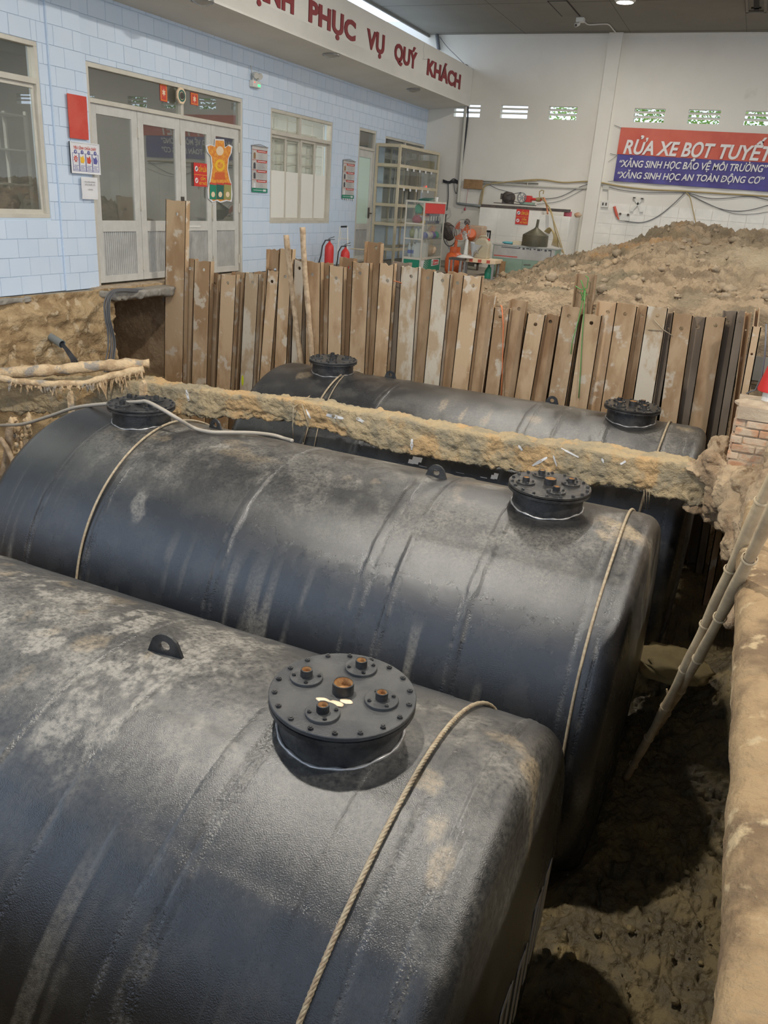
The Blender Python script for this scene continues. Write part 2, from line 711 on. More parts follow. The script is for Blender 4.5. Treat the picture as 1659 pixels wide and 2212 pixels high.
M['clod'] = _m
M['mound'] = mound_mat()
M['mud_red'] = mat('reddish_earth', (0.48, 0.35, 0.215), 0.95, (0.34, 0.235, 0.14), 3.5, 10, bump=1.0, bscale=18, lo=0.44, hi=0.58, bdist=0.04)
M['conc'] = mat('earth_caked_concrete', (0.48, 0.365, 0.21), 0.92, (0.36, 0.295, 0.19), 3.2, 10, col3=(0.56, 0.365, 0.175), scale3=2.2, lo3=0.52, hi3=0.62, bump=0.9, bscale=24, lo=0.44, hi=0.58, bdist=0.04)
M['slab'] = mat('muddy_bank_top', (0.31, 0.205, 0.10), 0.75, (0.15, 0.092, 0.043), 2.2, 10, col3=(0.42, 0.31, 0.17), scale3=5.5, lo3=0.56, hi3=0.64, bump=0.8, bscale=22, lo=0.46, hi=0.60, bdist=0.03)
M['grey_conc'] = mat('grey_broken_concrete', (0.34, 0.31, 0.26), 0.9, (0.26, 0.235, 0.195), 5, 7, bump=0.5, bscale=30)
M['floorc'] = mat('forecourt_concrete', (0.30, 0.27, 0.22), 0.85, (0.25, 0.225, 0.18), 0.8, 6)
M['pile'] = mat('mud_smeared_rusty_steel', (0.54, 0.375, 0.22), 0.8, (0.38, 0.235, 0.12), 2.4, 9, lo=0.42, hi=0.6, bump=0.25, bscale=30, rand=0.14, stretch=(1, 1, 0.35), col3=(0.60, 0.50, 0.375), scale3=4.1, lo3=0.56, hi3=0.64)
M['pile2'] = mat('brown_rusty_steel', (0.45, 0.305, 0.175), 0.8, (0.30, 0.18, 0.09), 2.8, 9, lo=0.42, hi=0.6, bump=0.25, bscale=30, rand=0.14, stretch=(1, 1, 0.3), col3=(0.53, 0.42, 0.3), scale3=3.6, lo3=0.58, hi3=0.75)
M['pile3'] = mat('whitened_rusty_steel', (0.60, 0.515, 0.395), 0.8, (0.46, 0.33, 0.20), 3.4, 9, bump=0.25, bscale=30, stretch=(1, 1, 0.5), rand=0.06, lo=0.45, hi=0.56)
M['piled'] = mat('dark_bare_steel', (0.25, 0.195, 0.14), 0.7, (0.17, 0.125, 0.085), 3, 7, bump=0.25, bscale=30, stretch=(1, 1, 0.3), rand=0.1)
M['wood'] = mat('peeled_wood', (0.70, 0.51, 0.30), 0.85, (0.50, 0.34, 0.19), 7, 8, bump=0.9, bscale=22, stretch=(1, 1, 1), col3=(0.36, 0.31, 0.25), scale3=5, lo3=0.54, hi3=0.64, lo=0.45, hi=0.6, bdist=0.03)
M['stake'] = mat('bark_stake', (0.54, 0.40, 0.26), 0.85, (0.36, 0.25, 0.15), 12, 6, bump=0.5, bscale=40)
M['bamboo'] = mat('muddy_bamboo', (0.52, 0.40, 0.24), 0.75, (0.40, 0.30, 0.18), 7, 6, bump=0.2, bscale=30)
M['rope'] = mat('wire_rope_tan', (0.40, 0.335, 0.225), 0.6, (0.3, 0.22, 0.14), 40)
M['hose'] = mat('grey_beige_hose', (0.36, 0.315, 0.255), 0.6)
M['cable'] = mat('black_cable', (0.03, 0.03, 0.035), 0.5)
M['cable_grey'] = mat('grey_cable', (0.12, 0.12, 0.125), 0.5)
M['pvc'] = mat('grey_pvc', (0.22, 0.24, 0.235), 0.5)
M['pvc_cream'] = mat('cream_pipe', (0.52, 0.50, 0.43), 0.5)
M['yhose'] = mat('yellow_hose', (0.42, 0.32, 0.15), 0.5)
M['ohose'] = mat('orange_hose', (0.68, 0.28, 0.14), 0.5)
M['red'] = mat('bright_red', (0.60, 0.035, 0.03), 0.45)
M['redp'] = mat('red_paper', (0.56, 0.055, 0.035), 0.6, (0.6, 0.09, 0.06), 4)
M['orange'] = mat('orange_paint', (0.62, 0.12, 0.03), 0.4)
M['bred'] = mat('banner_red', (0.60, 0.115, 0.065), 0.5, (0.55, 0.09, 0.055), 2)
M['bblue'] = mat('banner_blue', (0.072, 0.06, 0.27), 0.5, (0.06, 0.045, 0.2), 2.5)
M['wprint'] = mat('white_print', (0.74, 0.71, 0.68), 0.6)
M['paper'] = mat('white_paper', (0.74, 0.73, 0.72), 0.7, (0.69, 0.68, 0.68), 3)
M['gpaper'] = mat('grey_poster', (0.55, 0.52, 0.48), 0.5, (0.44, 0.42, 0.40), 2)
M['ink'] = mat('dark_ink', (0.06, 0.06, 0.07), 0.6)
M['inkblue'] = mat('blue_ink', (0.10, 0.10, 0.32), 0.6)
M['yellow'] = mat('yellow_print', (0.80, 0.47, 0.03), 0.5)
M['gold'] = mat('gold_print', (0.78, 0.37, 0.05), 0.45, (0.66, 0.18, 0.03), 22)
M['skin'] = mat('cream_print', (0.78, 0.60, 0.40), 0.5)
M['green'] = mat('green_paint', (0.015, 0.22, 0.13), 0.4)
M['dgreen'] = mat('dark_green_print', (0.02, 0.12, 0.09), 0.4)
M['olive'] = mat('olive_print', (0.30, 0.29, 0.10), 0.4)
M['cream'] = mat('chipped_cream_paint', (0.62, 0.54, 0.385), 0.55, (0.56, 0.48, 0.33), 3, 5, col3=(0.25, 0.18, 0.11), scale3=9, lo3=0.68, hi3=0.73)
M['jade'] = mat('pale_green_steel', (0.28, 0.40, 0.31), 0.5, (0.24, 0.35, 0.27), 2.5, 6)
M['lgrey'] = mat('light_grey_sheet', (0.50, 0.49, 0.46), 0.5, (0.42, 0.41, 0.385), 4, 6)
M['drab'] = mat('dull_galvanised_drab', (0.115, 0.10, 0.06), 0.5, (0.075, 0.068, 0.042), 5, 6, metal=0.3)
M['cast'] = mat('dark_cast_iron', (0.06, 0.05, 0.045), 0.6, (0.1, 0.075, 0.06), 12)
M['jerry'] = mat('yellowed_plastic', (0.50, 0.44, 0.31), 0.45, (0.44, 0.38, 0.26), 4)
M['navy'] = mat('navy_plastic', (0.03, 0.055, 0.13), 0.4)
M['ybottle'] = mat('yellow_plastic', (0.72, 0.42, 0.02), 0.4)
M['gbottle'] = mat('green_plastic', (0.05, 0.36, 0.2), 0.45)
M['mag'] = mat('dull_pink_plastic', (0.45, 0.08, 0.11), 0.5)
M['clearp'] = mat('clear_bottle_plastic', (0.50, 0.52, 0.53), 0.2)
M['bluelab'] = mat('blue_label', (0.08, 0.12, 0.42), 0.5)
M['lwhite'] = mat('off_white_plastic', (0.68, 0.66, 0.60), 0.45)
M['brown_board'] = mat('brown_board', (0.34, 0.2, 0.09), 0.7, (0.26, 0.15, 0.07), 8)
M['brick'] = mat('worn_orange_brick', (0.50, 0.27, 0.15), 0.9, (0.52, 0.40, 0.28), 7, 7, bump=0.5, bscale=30, rand=0.15, lo=0.36, hi=0.54)
M['mortar'] = mat('dirty_mortar', (0.50, 0.40, 0.28), 0.95, (0.38, 0.29, 0.2), 6, 6, bump=0.5, bscale=30)
M['stone'] = mat('yellowish_stone', (0.38, 0.29, 0.13), 0.75, (0.3, 0.22, 0.10), 5, 6, bump=0.4, bscale=20)
M['leaf'] = mat('leaf_green', (0.16, 0.28, 0.04), 0.6, (0.30, 0.44, 0.08), 4)
M['lens'] = mat('lamp_lens', (0.9, 0.9, 0.88), 0.4, emit=(1.0, 0.97, 0.90), estr=22.0)
M['lampglass'] = mat('ribbed_lamp_glass', (0.55, 0.53, 0.48), 0.25)
M['led_green'] = mat('green_indicator', (0.02, 0.5, 0.1), 0.4, emit=(0.05, 1, 0.25), estr=2.0)
M['led_red'] = mat('red_indicator', (0.5, 0.02, 0.02), 0.4, emit=(1.0, 0.08, 0.05), estr=1.5)
M['ngreen'] = mat('green_twine', (0.10, 0.30, 0.07), 0.6)
M['norange'] = mat('orange_string', (0.75, 0.2, 0.07), 0.6)
M['spray'] = mat('yellow_spray_paint', (0.62, 0.66, 0.02), 0.6)
M['asphalt'] = mat('street_asphalt', (0.16, 0.16, 0.165), 0.9, (0.13, 0.13, 0.13), 0.3)
M['curtain'] = mat('pale_curtain', (0.78, 0.77, 0.70), 0.9)

for (lx, ly) in LAMP_SPOTS:
    root = thing('ceiling_lamp', {(-3.2, 3.8): 'round LED lamp on the ceiling right over the pit with the tanks', (-3.3, 11.6): 'round LED lamp on the ceiling over the row of steel piles', (-3.35, 19.25): 'lit round LED lamp on the grey ceiling near the white back wall', (3.6, 4.0): 'round LED lamp on the ceiling over the right bank', (3.6, 11.6): 'round LED lamp on the ceiling right of the row of piles', (3.6, 19.4): 'round LED lamp on the ceiling behind the spoil heap on the right'}[(lx, ly)], 'lamp', (lx, ly, CEIL_Z - 0.09), 'LED lamps of the canopy')
    hb = MB().lathe([(0.0, CEIL_Z - 0.002), (0.2, CEIL_Z - 0.002), (0.21, CEIL_Z - 0.05), (0.17, CEIL_Z - 0.085), (0.16, CEIL_Z - 0.06)], (lx, ly, 0), n=28)
    obj('housing', hb, M['lwhite'], root, smooth='auto')
    obj('lens', MB().lathe([(0.162, CEIL_Z - 0.065), (0.1, CEIL_Z - 0.078), (0.0, CEIL_Z - 0.08)], (lx, ly, 0), n=28), M['lens'], root, smooth=True)
    ld = bpy.data.lights.new('lamp_light', 'AREA')
    ld.shape = 'DISK'
    ld.size = 0.3
    ld.energy = LAMP_POWER * (1.0 if ly < 5 else 0.6 if ly < 15 else 0.28)
    ld.color = (1.0, 0.95, 0.86)
    lo = bpy.data.objects.new('lamp_light', ld)
    COL.objects.link(lo)
    lo.parent = root
    lo.location = (0, 0, -0.01)

# ------------------------------------------------------------------ large structure
XW, YB, XF = -8.79, 22.75, -7.61
PIT_Z = -3.52
SOF0, SOF1 = 3.80, 3.93      # soffit height at the blue wall and at the fascia

# forecourt and street ground around the pit
g = MB()
g.box(-40, 40, -40, 0.3, -0.35, -0.05).box(1.5, 40, 0.3, 11.2, -0.35, -0.05)
g.box(XW - 0.02, 40, 11.2, YB, -0.35, -0.05)
obj('floor', g, M['floorc'], kind='structure')

# pit bottom: wet trampled mud
gx = np.concatenate([np.linspace(-9.0, -0.8, 50, endpoint=False), np.linspace(-0.8, 1.6, 260)])
gy = np.concatenate([np.linspace(0.25, 1.6, 12, endpoint=False), np.linspace(1.6, 8.6, 560, endpoint=False), np.linspace(8.6, 11.4, 25)])
nx, ny = len(gx), len(gy)
X, Y = np.meshgrid(gx, gy, indexing='ij')
P3 = np.stack([X, Y, 0 * X], -1)
Z = PIT_Z - 0.06 + 0.22 * (fbm(P3 * 1.1, 4) - 0.5) - 0.16 * (fbm((P3 + 0.2 * fbm(P3 * 3 + 5, 2)[..., None]) * 3.7, 5, ridge=True, gain=.62) - 0.62) + 0.07 * (fbm(P3 * 15, 4) - 0.5) - 0.05 * smooth(0.80, 0.92, fbm(P3 * 6 + 50, 3, ridge=True))
Z = Z + 0.45 * np.exp(-((X - 0.85) / 0.5) ** 2 - ((Y - 7.4) / 1.1) ** 2)
Z = Z + 0.62 * smooth(-0.8, -0.1, X + 0.3 * (fbm(P3 * 1.3 + 2, 3) - 0.5))
Z = Z + 0.5 * smooth(0.75, 1.45, X + 0.18 * (fbm(P3 * 1.7 + 9, 3) - 0.5))
Z_PIT = Z
npmesh('floor', np.stack([X, Y, Z], -1).reshape(-1, 3), gridquads(nx, ny), M['mud'], smooth=True, kind='structure')

# canopy ceiling with its fittings
CE = CEIL_Z
c = MB()
c.box(-8.93, 16, -3.8, YB, CE, CE + 0.25)
c.box(-8.95, -8.9, -3.8, YB, CE - 0.06, CE + 0.3)
ceiling = obj('ceiling', c, M['ceiling'], kind='structure')
cj = MB()
for yy in np.arange(-1.5, YB, 3.0):
    cj.box(-8.9, 16, yy - 0.0025, yy + 0.0025, CE - 0.002, CE + 0.01)
for xx in np.arange(-6.3, 16, 2.6):
    cj.box(xx - 0.0025, xx + 0.0025, -2.5, YB, CE - 0.002, CE + 0.01)
obj('panel_joint', cj, M['dark'], ceiling, kind='stuff')

# blue tiled wall
OPEN = [(9.72, 13.6, -0.2, 2.97), (4.6, 8.87, 0.95, 3.05), (14.56, 17.13, 0.885, 2.935), (18.47, 19.44, -0.2, 2.97), (19.98, 22.69, 0.9, 2.92)]
W_Y0, W_Y1, W_Z0, W_Z1 = 2.5, YB, -0.02, 3.86
ys = sorted({W_Y0, W_Y1} | {o[0] for o in OPEN} | {o[1] for o in OPEN})
wb = MB()
for a, b in zip(ys[:-1], ys[1:]):
    zs = [(W_Z0, W_Z1)]
    for (y0, y1, z0, z1) in OPEN:
        if a >= y0 - 1e-6 and b <= y1 + 1e-6:
            zs = [(max(W_Z0, -0.02), z0), (z1, W_Z1)]
    for (p, q) in zs:
        if q - p > 0.02:
            wb.box(XW - 0.2, XW - 0.008, a, b, p, q)
PIL = (9.03, 9.62)
wb.box(XW - 0.02, XW + 0.022, PIL[0], PIL[1], W_Z0, W_Z1)
wall_left = obj('wall_left', wb, M['grout'], kind='structure', origin=(XW, 2.5, 0))
TH, TW, GAP = 0.236, 0.345, 0.0055
tiles = []
row = 0
z = W_Z0
while z < W_Z1 - 0.03:
    off = (row % 2) * TW / 2
    y = W_Y0 + 3.0 - off
    while y < W_Y1:
        a0, a1 = max(y, W_Y0), min(y + TW, W_Y1)
        cuts = [(a0, a1)]
        res = []
        for (p, q) in cuts:
            segs = [(p, q)]
            for e in PIL:
                segs = [s for (u, v) in segs for s in (((u, e), (e, v)) if u < e < v else ((u, v),))]
            res += segs
        for (p, q) in res:
            pieces = [(p, q, z, min(z + TH, W_Z1))]
            for (y0, y1, z0, z1) in OPEN:
                nxt = []
                for (u, v, s, t) in pieces:
                    if v <= y0 or u >= y1 or t <= z0 or s >= z1:
                        nxt.append((u, v, s, t))
                        continue
                    if u < y0:
                        nxt.append((u, y0, s, t))
                    if v > y1:
                        nxt.append((y1, v, s, t))
                    if s < z0:
                        nxt.append((max(u, y0), min(v, y1), s, z0))
                    if t > z1:
                        nxt.append((max(u, y0), min(v, y1), z1, t))
                pieces = nxt
            for (u, v, s, t) in pieces:
                if v - u > 0.03 and t - s > 0.03:
                    tiles.append((u, v, s, t))
        y += TW
    z += TH
    row += 1
tiles.sort(key=lambda q: (q[0] ** 2 + (q[2] - 1.5) ** 2))
_cache = {}
rest = MB()
for k, (u, v, s, t) in enumerate(tiles):
    on = 0.03 if PIL[0] - 0.001 <= u and v <= PIL[1] + 0.001 else 0.0
    lip = 0.001 * ((k * 7) % 3)
    if k < 290:
        key = (round(v - u, 3), round(t - s, 3))
        if key not in _cache:
            hw, hh, gg = (v - u) / 2 - GAP / 2, (t - s) / 2 - GAP / 2, 0.003
            mb = MB().add([(0, -hw, -hh), (0, hw, -hh), (0, hw, hh), (0, -hw, hh),
                           (0.008, -hw + gg, -hh + gg), (0.008, hw - gg, -hh + gg), (0.008, hw - gg, hh - gg), (0.008, -hw + gg, hh - gg)],
                          [(4, 5, 6, 7), (0, 1, 5, 4), (1, 2, 6, 5), (2, 3, 7, 6), (3, 0, 4, 7)])
            me = bpy.data.meshes.new('tile')
            me.from_pydata(mb.v, [], mb.f)
            me.materials.append(M['blue'])
            _cache[key] = me
        o = bpy.data.objects.new('tile', _cache[key])
        COL.objects.link(o)
        o.parent = wall_left
        o.location = np.array((XW - 0.008 + on + lip, (u + v) / 2, (s + t) / 2)) - ORIGIN['wall_left']
    else:
        rest.box(XW - 0.01 + on, XW + on + lip * 0.5, u + GAP / 2, v - GAP / 2, s + GAP / 2, t - GAP / 2)
obj('tile_field', rest, M['blue'], wall_left, kind='stuff')
obj('pilaster_edge', MB().box(XW - 0.01, XW + 0.025, PIL[0] - 0.003, PIL[0] + 0.006, 0, W_Z1).box(XW - 0.01, XW + 0.025, PIL[1] - 0.006, PIL[1] + 0.003, 0, W_Z1), M['bluepaint'], wall_left)

# tube lamps added to brighten the rooms behind the glass
for (ly0, ly1, lab) in ((6.0, 7.2, 'added tube lamp brightening the room behind the left window'), (15.5, 16.7, 'added tube lamp brightening the room behind the white-filmed window')):
    root = thing('added_tube_lamp', lab, 'lamp', (-10.6, (ly0 + ly1) / 2, 3.38))
    obj('tube', MB().tube([(-10.6, ly0, 3.42), (-10.6, ly1, 3.42)], 0.018, 8), M['lens'], root)
    obj('holder', MB().box(-10.64, -10.56, ly0, ly1, 3.45, 3.5), M['lwhite'], root)
    ld = bpy.data.lights.new('room_fill_light', 'AREA')
    ld.shape = 'RECTANGLE'
    ld.size, ld.size_y, ld.energy = 0.1, 1.2, 110.0
    lo = bpy.data.objects.new('room_fill_light', ld)
    COL.objects.link(lo)
    lo.parent = root
    lo.location = (0, 0, -0.02)

# rooms behind the blue wall
obj('wall_behind_cut', MB().box(-10.6, -10.5, 0, 13, -3.8, -0.2).box(-9.9, -8.2, 11.5, 11.6, -3.8, -0.2), M['earth'], kind='structure')
r = MB()
r.box(-13.2, -13.0, 2.5, YB, -0.1, 3.7).box(-13.1, XW - 0.2, 2.3, 2.5, -0.1, 3.7).box(-13.1, XW - 0.2, 13.9, 14.05, -0.1, 3.7)
r.box(-13.1, XW - 0.2, 18.1, 18.25, -0.1, 3.7)
obj('wall_inner', r, M['room'], kind='structure')
obj('floor', MB().box(-13.1, XW - 0.0, 2.4, YB, -0.25, -0.03), M['floorc'], kind='structure')
obj('ceiling', MB().box(-13.1, XW - 0.2, 2.4, YB, 3.5, 3.7), M['room'], kind='structure')

# concrete eave: soffit and lettered fascia
sf = MB()
sf.add([(XW - 4.5, 2.5, SOF0), (XF, 2.5, SOF1), (XF, YB, SOF1), (XW - 4.5, YB, SOF0),
        (XW - 4.5, 2.5, 4.15), (XF, 2.5, 4.15), (XF, YB, 4.15), (XW - 4.5, YB, 4.15)],
       [(0, 1, 2, 3), (4, 7, 6, 5), (0, 4, 5, 1), (1, 5, 6, 2), (2, 6, 7, 3), (3, 7, 4, 0)])
sf.add([(XW, 2.5, SOF0 + 0.0), (XF, 2.5, SOF1 - 0.02), (XF, YB, SOF1 - 0.02), (XW, YB, SOF0)], [(0, 1, 2, 3)])
obj('ceiling', sf, M['soffit'], kind='structure')
fa = MB().box(XF - 0.12, XF, 2.5, YB - 0.01, SOF1 - 0.03, 4.79)
fascia = obj('wall_fascia', fa, M['fascia'], kind='structure')
FP = lambda x, y: onx(x, y, XF)
lets = [('HÂN', None, 9.7, 10.85), ('HẠNH', None, 11.6, 13.27), ('PHỤC', None, 13.77, 15.6), ('VỤ', None, 16.1, 16.95), ('QUÝ', None, 17.48, 18.75), ('KHÁCH', None, 19.4, 21.79)]
for (s, _, y0, y1) in lets:
    lm = MB()
    text(lm, s, (XF + 0.012, y0, 4.2), (0, 1, 0), (0, 0, 1), y1 - y0, 0.315, bold=0.042)
    back = MB()
    n = len(lm.v)
    lm2 = MB().add([(XF + 0.001, q[1], q[2]) for q in lm.v], [f[::-1] for f in lm.f])
    lm2.add(lm.v, lm.f)
    obj('lettering', lm2, M['red_letter'], fascia, label='dark red word ' + s)
obj('crack', MB().tube([FP(917, 93), FP(914, 108), FP(916, 122), FP(913, 128), FP(924, 128)], 0.006, 5), M['lgrey'], fascia)

# white back wall with louvred vents
V0, VW, VZ0, VZ1 = -8.05, 0.73, 3.655, 3.96
vx = [-8.05, -6.76, -5.48, -3.33, -2.05, -0.77, 0.52, 2.6, 3.9, 5.2]
bw = MB()
bw.box(-13, 16, YB, YB + 0.2, -0.2, VZ0).box(-13, 16, YB, YB + 0.2, VZ1, 5.9)
px = -13
for a in vx:
    bw.box(px, a, YB, YB + 0.2, VZ0, VZ1)
    px = a + VW
bw.box(px, 16, YB, YB + 0.2, VZ0, VZ1)
wall_back = obj('wall_back', bw, M['white'], kind='structure')
for a in vx:
    for k in (0, 1):
        zz = VZ0 + 0.085 + k * 0.105
        lv = MB().add([(a, YB + 0.005, zz), (a + VW, YB + 0.005, zz), (a + VW, YB + 0.19, zz + 0.045), (a, YB + 0.19, zz + 0.045),
                       (a, YB + 0.005, zz + 0.03), (a + VW, YB + 0.005, zz + 0.03), (a + VW, YB + 0.19, zz + 0.075), (a, YB + 0.19, zz + 0.075)],
                      [(0, 3, 2, 1), (4, 5, 6, 7), (0, 1, 5, 4), (1, 2, 6, 5), (2, 3, 7, 6), (3, 0, 4, 7)])
        obj('louvre', lv, M['white'], wall_back)
pl_ = MB().box(-4.2, -3.87, YB - 0.13, YB + 0.01, -0.1, CE)
obj('wall_pilaster', pl_, M['white'], kind='structure')
obj('trim_1', MB().box(-7.6, 16, YB - 0.02, YB + 0.01, CE - 0.035, CE + 0.01), M['white'], kind='structure')
# faint glazed dado on the lower back wall, laid in rows
dd = MB()
for k in range(7):
    for j in range(46):
        x0 = -3.86 + 0.4 * j
        dd.box(x0 + 0.003, x0 + 0.397, YB - 0.012, YB + 0.001, 0.25 * k + 0.003, 0.25 * k + 0.247)
obj('dado_tiles', dd, M['white2'], wall_back, kind='stuff')

# tree leaves outside, seen through the vents
lf = MB()
for k in range(15000):
    x, y, zz = rnd.uniform(-5.8, 4), YB + rnd.uniform(1.2, 2.6), rnd.uniform(2.6, 5.6)
    a, b = rnd.uniform(0, 6.28), rnd.uniform(-1, 1)
    u = np.array([math.cos(a), math.sin(a), b]) * 0.055
    v = np.array([-math.sin(a), math.cos(a) * 0.3, 0.8]) * 0.03
    cpt = np.array([x, y, zz])
    lf.add([cpt - u, cpt - v, cpt + u, cpt + v], [(0, 1, 2, 3)])
tree = thing('tree', 'leafy tree outside, glimpsed green through the wall vents', 'tree', (-1, YB + 1.9, -0.05))
obj('foliage', lf, M['leaf'], tree, kind='stuff')
for tx in (-4.0, -1.0, 2.2):
    obj('trunk', MB().tube([(tx, YB + 1.9, -0.05), (tx + 0.1, YB + 1.95, 2.0), (tx + 0.05, YB + 1.9, 4.6)], [0.12, 0.1, 0.04], 8), M['stake'], tree)

# ------------------------------------------------------------------ windows and doors


def framebars(mb, y0, y1, z0, z1, w, x0, x1):
    mb.box(x0, x1, y0, y1, z0, z0 + w).box(x0, x1, y0, y1, z1 - w, z1)
    mb.box(x0, x1, y0, y0 + w, z0 + w, z1 - w).box(x0, x1, y1 - w, y1, z0 + w, z1 - w)
    return mb


def window(name, y0, y1, z0, z1, ztr, cuts, film=None, bars=False, tcuts=()):
    root = thing(name, None, None, (XW - 0.1, (y0 + y1) / 2, z0), kind='structure')
    gm = M['clear' if film else 'glass']
    fr = framebars(MB(), y0, y1, z0, z1, 0.055, XW - 0.12, XW - 0.01)
    fr.box(XW - 0.118, XW - 0.012, y0 + 0.055, y1 - 0.055, ztr - 0.035, ztr + 0.035)
    for t in tcuts:
        fr.box(XW - 0.11, XW - 0.02, t - 0.03, t + 0.03, ztr, z1)
    obj('frame', fr, M['alu'], root, bevel=0.004)
    tb = [y0 + 0.05] + list(tcuts) + [y1 - 0.05]
    for a, b in zip(tb[:-1], tb[1:]):
        obj('transom_pane', MB().box(XW - 0.075, XW - 0.07, a, b, ztr, z1 - 0.03), gm, root)
    for k, (a, b) in enumerate(zip(cuts[:-1], cuts[1:])):
        dx = 0.03 * (k % 2)
        x0, x1 = XW - 0.085 - dx, XW - 0.055 - dx
        s = obj('sash', framebars(MB(), a - 0.012, b + 0.012, z0 + 0.05, ztr - 0.03, 0.055, x0, x1), M['alu'], root, bevel=0.003)
        obj('pane', MB().box((x0 + x1) / 2 - 0.002, (x0 + x1) / 2 + 0.002, a + 0.03, b - 0.03, z0 + 0.09, ztr - 0.07), gm, s)
        if film:
            obj('film', MB().box(x1 - 0.012, x1 - 0.009, a + 0.035, b - 0.035, z0 + 0.1, film), M['film'], s)
    if bars:
        gb = MB()
        x = XW - 0.145
        for zz in np.arange(z0 + 0.2, z1 - 0.05, 0.19):
            gb.bar((x, y0 + 0.08, zz), (x, y1 - 0.2, zz), 0.014, 0.014)
        for yy in np.arange(y0 + 0.35, y1 - 0.1, 0.52):
            gb.bar((x, yy, z0 + 0.1), (x, yy, z1 - 0.1), 0.018, 0.018)
        obj('grille', gb, M['lwhite'], root)
        nn = 40
        A, B = np.meshgrid(np.linspace(y0 + 0.05, y1 - 0.35, nn), np.linspace(z0 + 0.1, z1 - 0.3, 24), indexing='ij')
        xx = XW - 0.21 + 0.02 * np.sin(A * 14) + 0.05 * (fbm(np.stack([A * 3, B * 2, 0 * A], -1), 3) - 0.5)
        obj('curtain', MB().grid(np.stack([xx, A, B], -1)), M['curtain'], root, smooth=True)
    return root


win1 = window('window_1', 4.6, 8.87, 0.95, 3.05, 2.6, [4.66, 5.5, 6.33, 7.17, 8.0, 8.82], tcuts=(6.7,))
win2 = window('window_2', 14.56, 17.13, 0.885, 2.935, 2.53, [14.62, 15.25, 15.85, 16.46, 17.07], film=1.86, bars=True, tcuts=(15.75,))
win3 = window('window_3', 19.98, 22.69, 0.9, 2.92, 2.5, [20.04, 20.9, 21.77, 22.63], tcuts=(21.35,))


def leaf(root, y0, y1, z0, z1, glass_z0, glass_z1, panel, hinge_y, st=0.13, pane='glass', hinge=True):
    x0, x1 = XW - 0.09, XW - 0.045
    g0, g1 = y0 + st, y1 - st
    mb = MB()
    mb.box(x0, x1, y0, g0, z0, z1).box(x0, x1, g1, y1, z0, z1)
    mb.box(x0, x1, g0, g1, glass_z1, z1).box(x0, x1, g0, g1, panel[1], glass_z0).box(x0, x1, g0, g1, z0, panel[0])
    lf_ = obj('leaf', mb, M['alu2'], root, bevel=0.004)
    obj('pane', MB().box(x0 + 0.018, x0 + 0.024, g0 - 0.01, g1 + 0.01, glass_z0 - 0.01, glass_z1 + 0.01), M[pane], lf_)
    pn = MB().box(x0 + 0.01, x0 + 0.02, g0 - 0.01, g1 + 0.01, panel[0] - 0.01, panel[1] + 0.01)
    n = max(6, int((g1 - g0) / 0.042))
    for k in range(n):
        yy = g0 + (g1 - g0) * (k + 0.5) / n
        pn.box(x0 + 0.018, x0 + 0.032, yy - 0.009, yy + 0.009, panel[0], panel[1])
    obj('ribbed_panel', pn, M['lgrey'], lf_)
    if hinge:
        for zz in (z0 + 0.22, (z0 + z1) / 2 - 0.1, z1 - 0.3):
            obj('hinge', MB().tube([(x1 + 0.012, hinge_y, zz - 0.08), (x1 + 0.012, hinge_y, zz + 0.08)], 0.014, 8).box(x1 - 0.005, x1 + 0.004, hinge_y - 0.03, hinge_y + 0.03, zz - 0.07, zz + 0.07), M['alu'], lf_)
    return lf_


door1 = thing('door_1', None, None, (XW - 0.07, 11.65, 0), kind='structure')
fr = MB()
fr.box(XW - 0.12, XW - 0.01, 9.72, 9.77, 0, 2.97).box(XW - 0.12, XW - 0.01, 13.55, 13.6, 0, 2.97)
fr.box(XW - 0.12, XW - 0.01, 9.77, 13.55, 2.91, 2.97).box(XW - 0.12, XW - 0.01, 9.77, 13.55, 2.47, 2.53)
fr.box(XW - 0.118, XW - 0.012, 11.82, 11.89, 2.53, 2.91)
obj('frame', fr, M['alu'], door1, bevel=0.004)
obj('transom_pane', MB().box(XW - 0.07, XW - 0.065, 9.76, 11.83, 2.5, 2.93), M['glass'], door1)
obj('transom_pane', MB().box(XW - 0.07, XW - 0.065, 11.88, 13.56, 2.5, 2.93), M['glass'], door1)
yb = [9.78, 10.79, 11.83, 12.69, 13.54]
for k in range(4):
    leaf(door1, yb[k], yb[k + 1] - 0.008, 0.03, 2.47, 0.92, 2.30 if k else 2.34, (0.13, 0.76), yb[k] if k != 3 else yb[4] - 0.01)
obj('door_sill', MB().box(XW - 0.2, XW + 0.10, 9.5, 13.8, -0.10, -0.005), M['mortar'], door1)
obj('door_handle', MB().tube([(XW - 0.03, 11.84, 1.25), (XW + 0.03, 11.84, 1.22), (XW + 0.03, 11.84, 1.0), (XW - 0.03, 11.84, 0.98)], 0.012, 8).box(XW - 0.05, XW - 0.03, 11.8, 11.88, 0.93, 1.3), M['cast'], door1)
obj('door_bolt', MB().box(XW - 0.05, XW - 0.03, 12.66, 12.72, 0.95, 1.16).tube([(XW - 0.02, 12.69, 0.92), (XW - 0.02, 12.69, 1.2)], 0.01, 6), M['alu'], door1)
obj('door_bolt', MB().box(XW - 0.05, XW - 0.03, 12.66, 12.72, 0.1, 0.28).tube([(XW - 0.02, 12.69, 0.06), (XW - 0.02, 12.69, 0.34)], 0.01, 6), M['alu'], door1)
obj('push_strip', MB().box(XW - 0.046, XW - 0.035, 11.93, 12.32, 0.815, 0.845), M['lwhite'], door1)

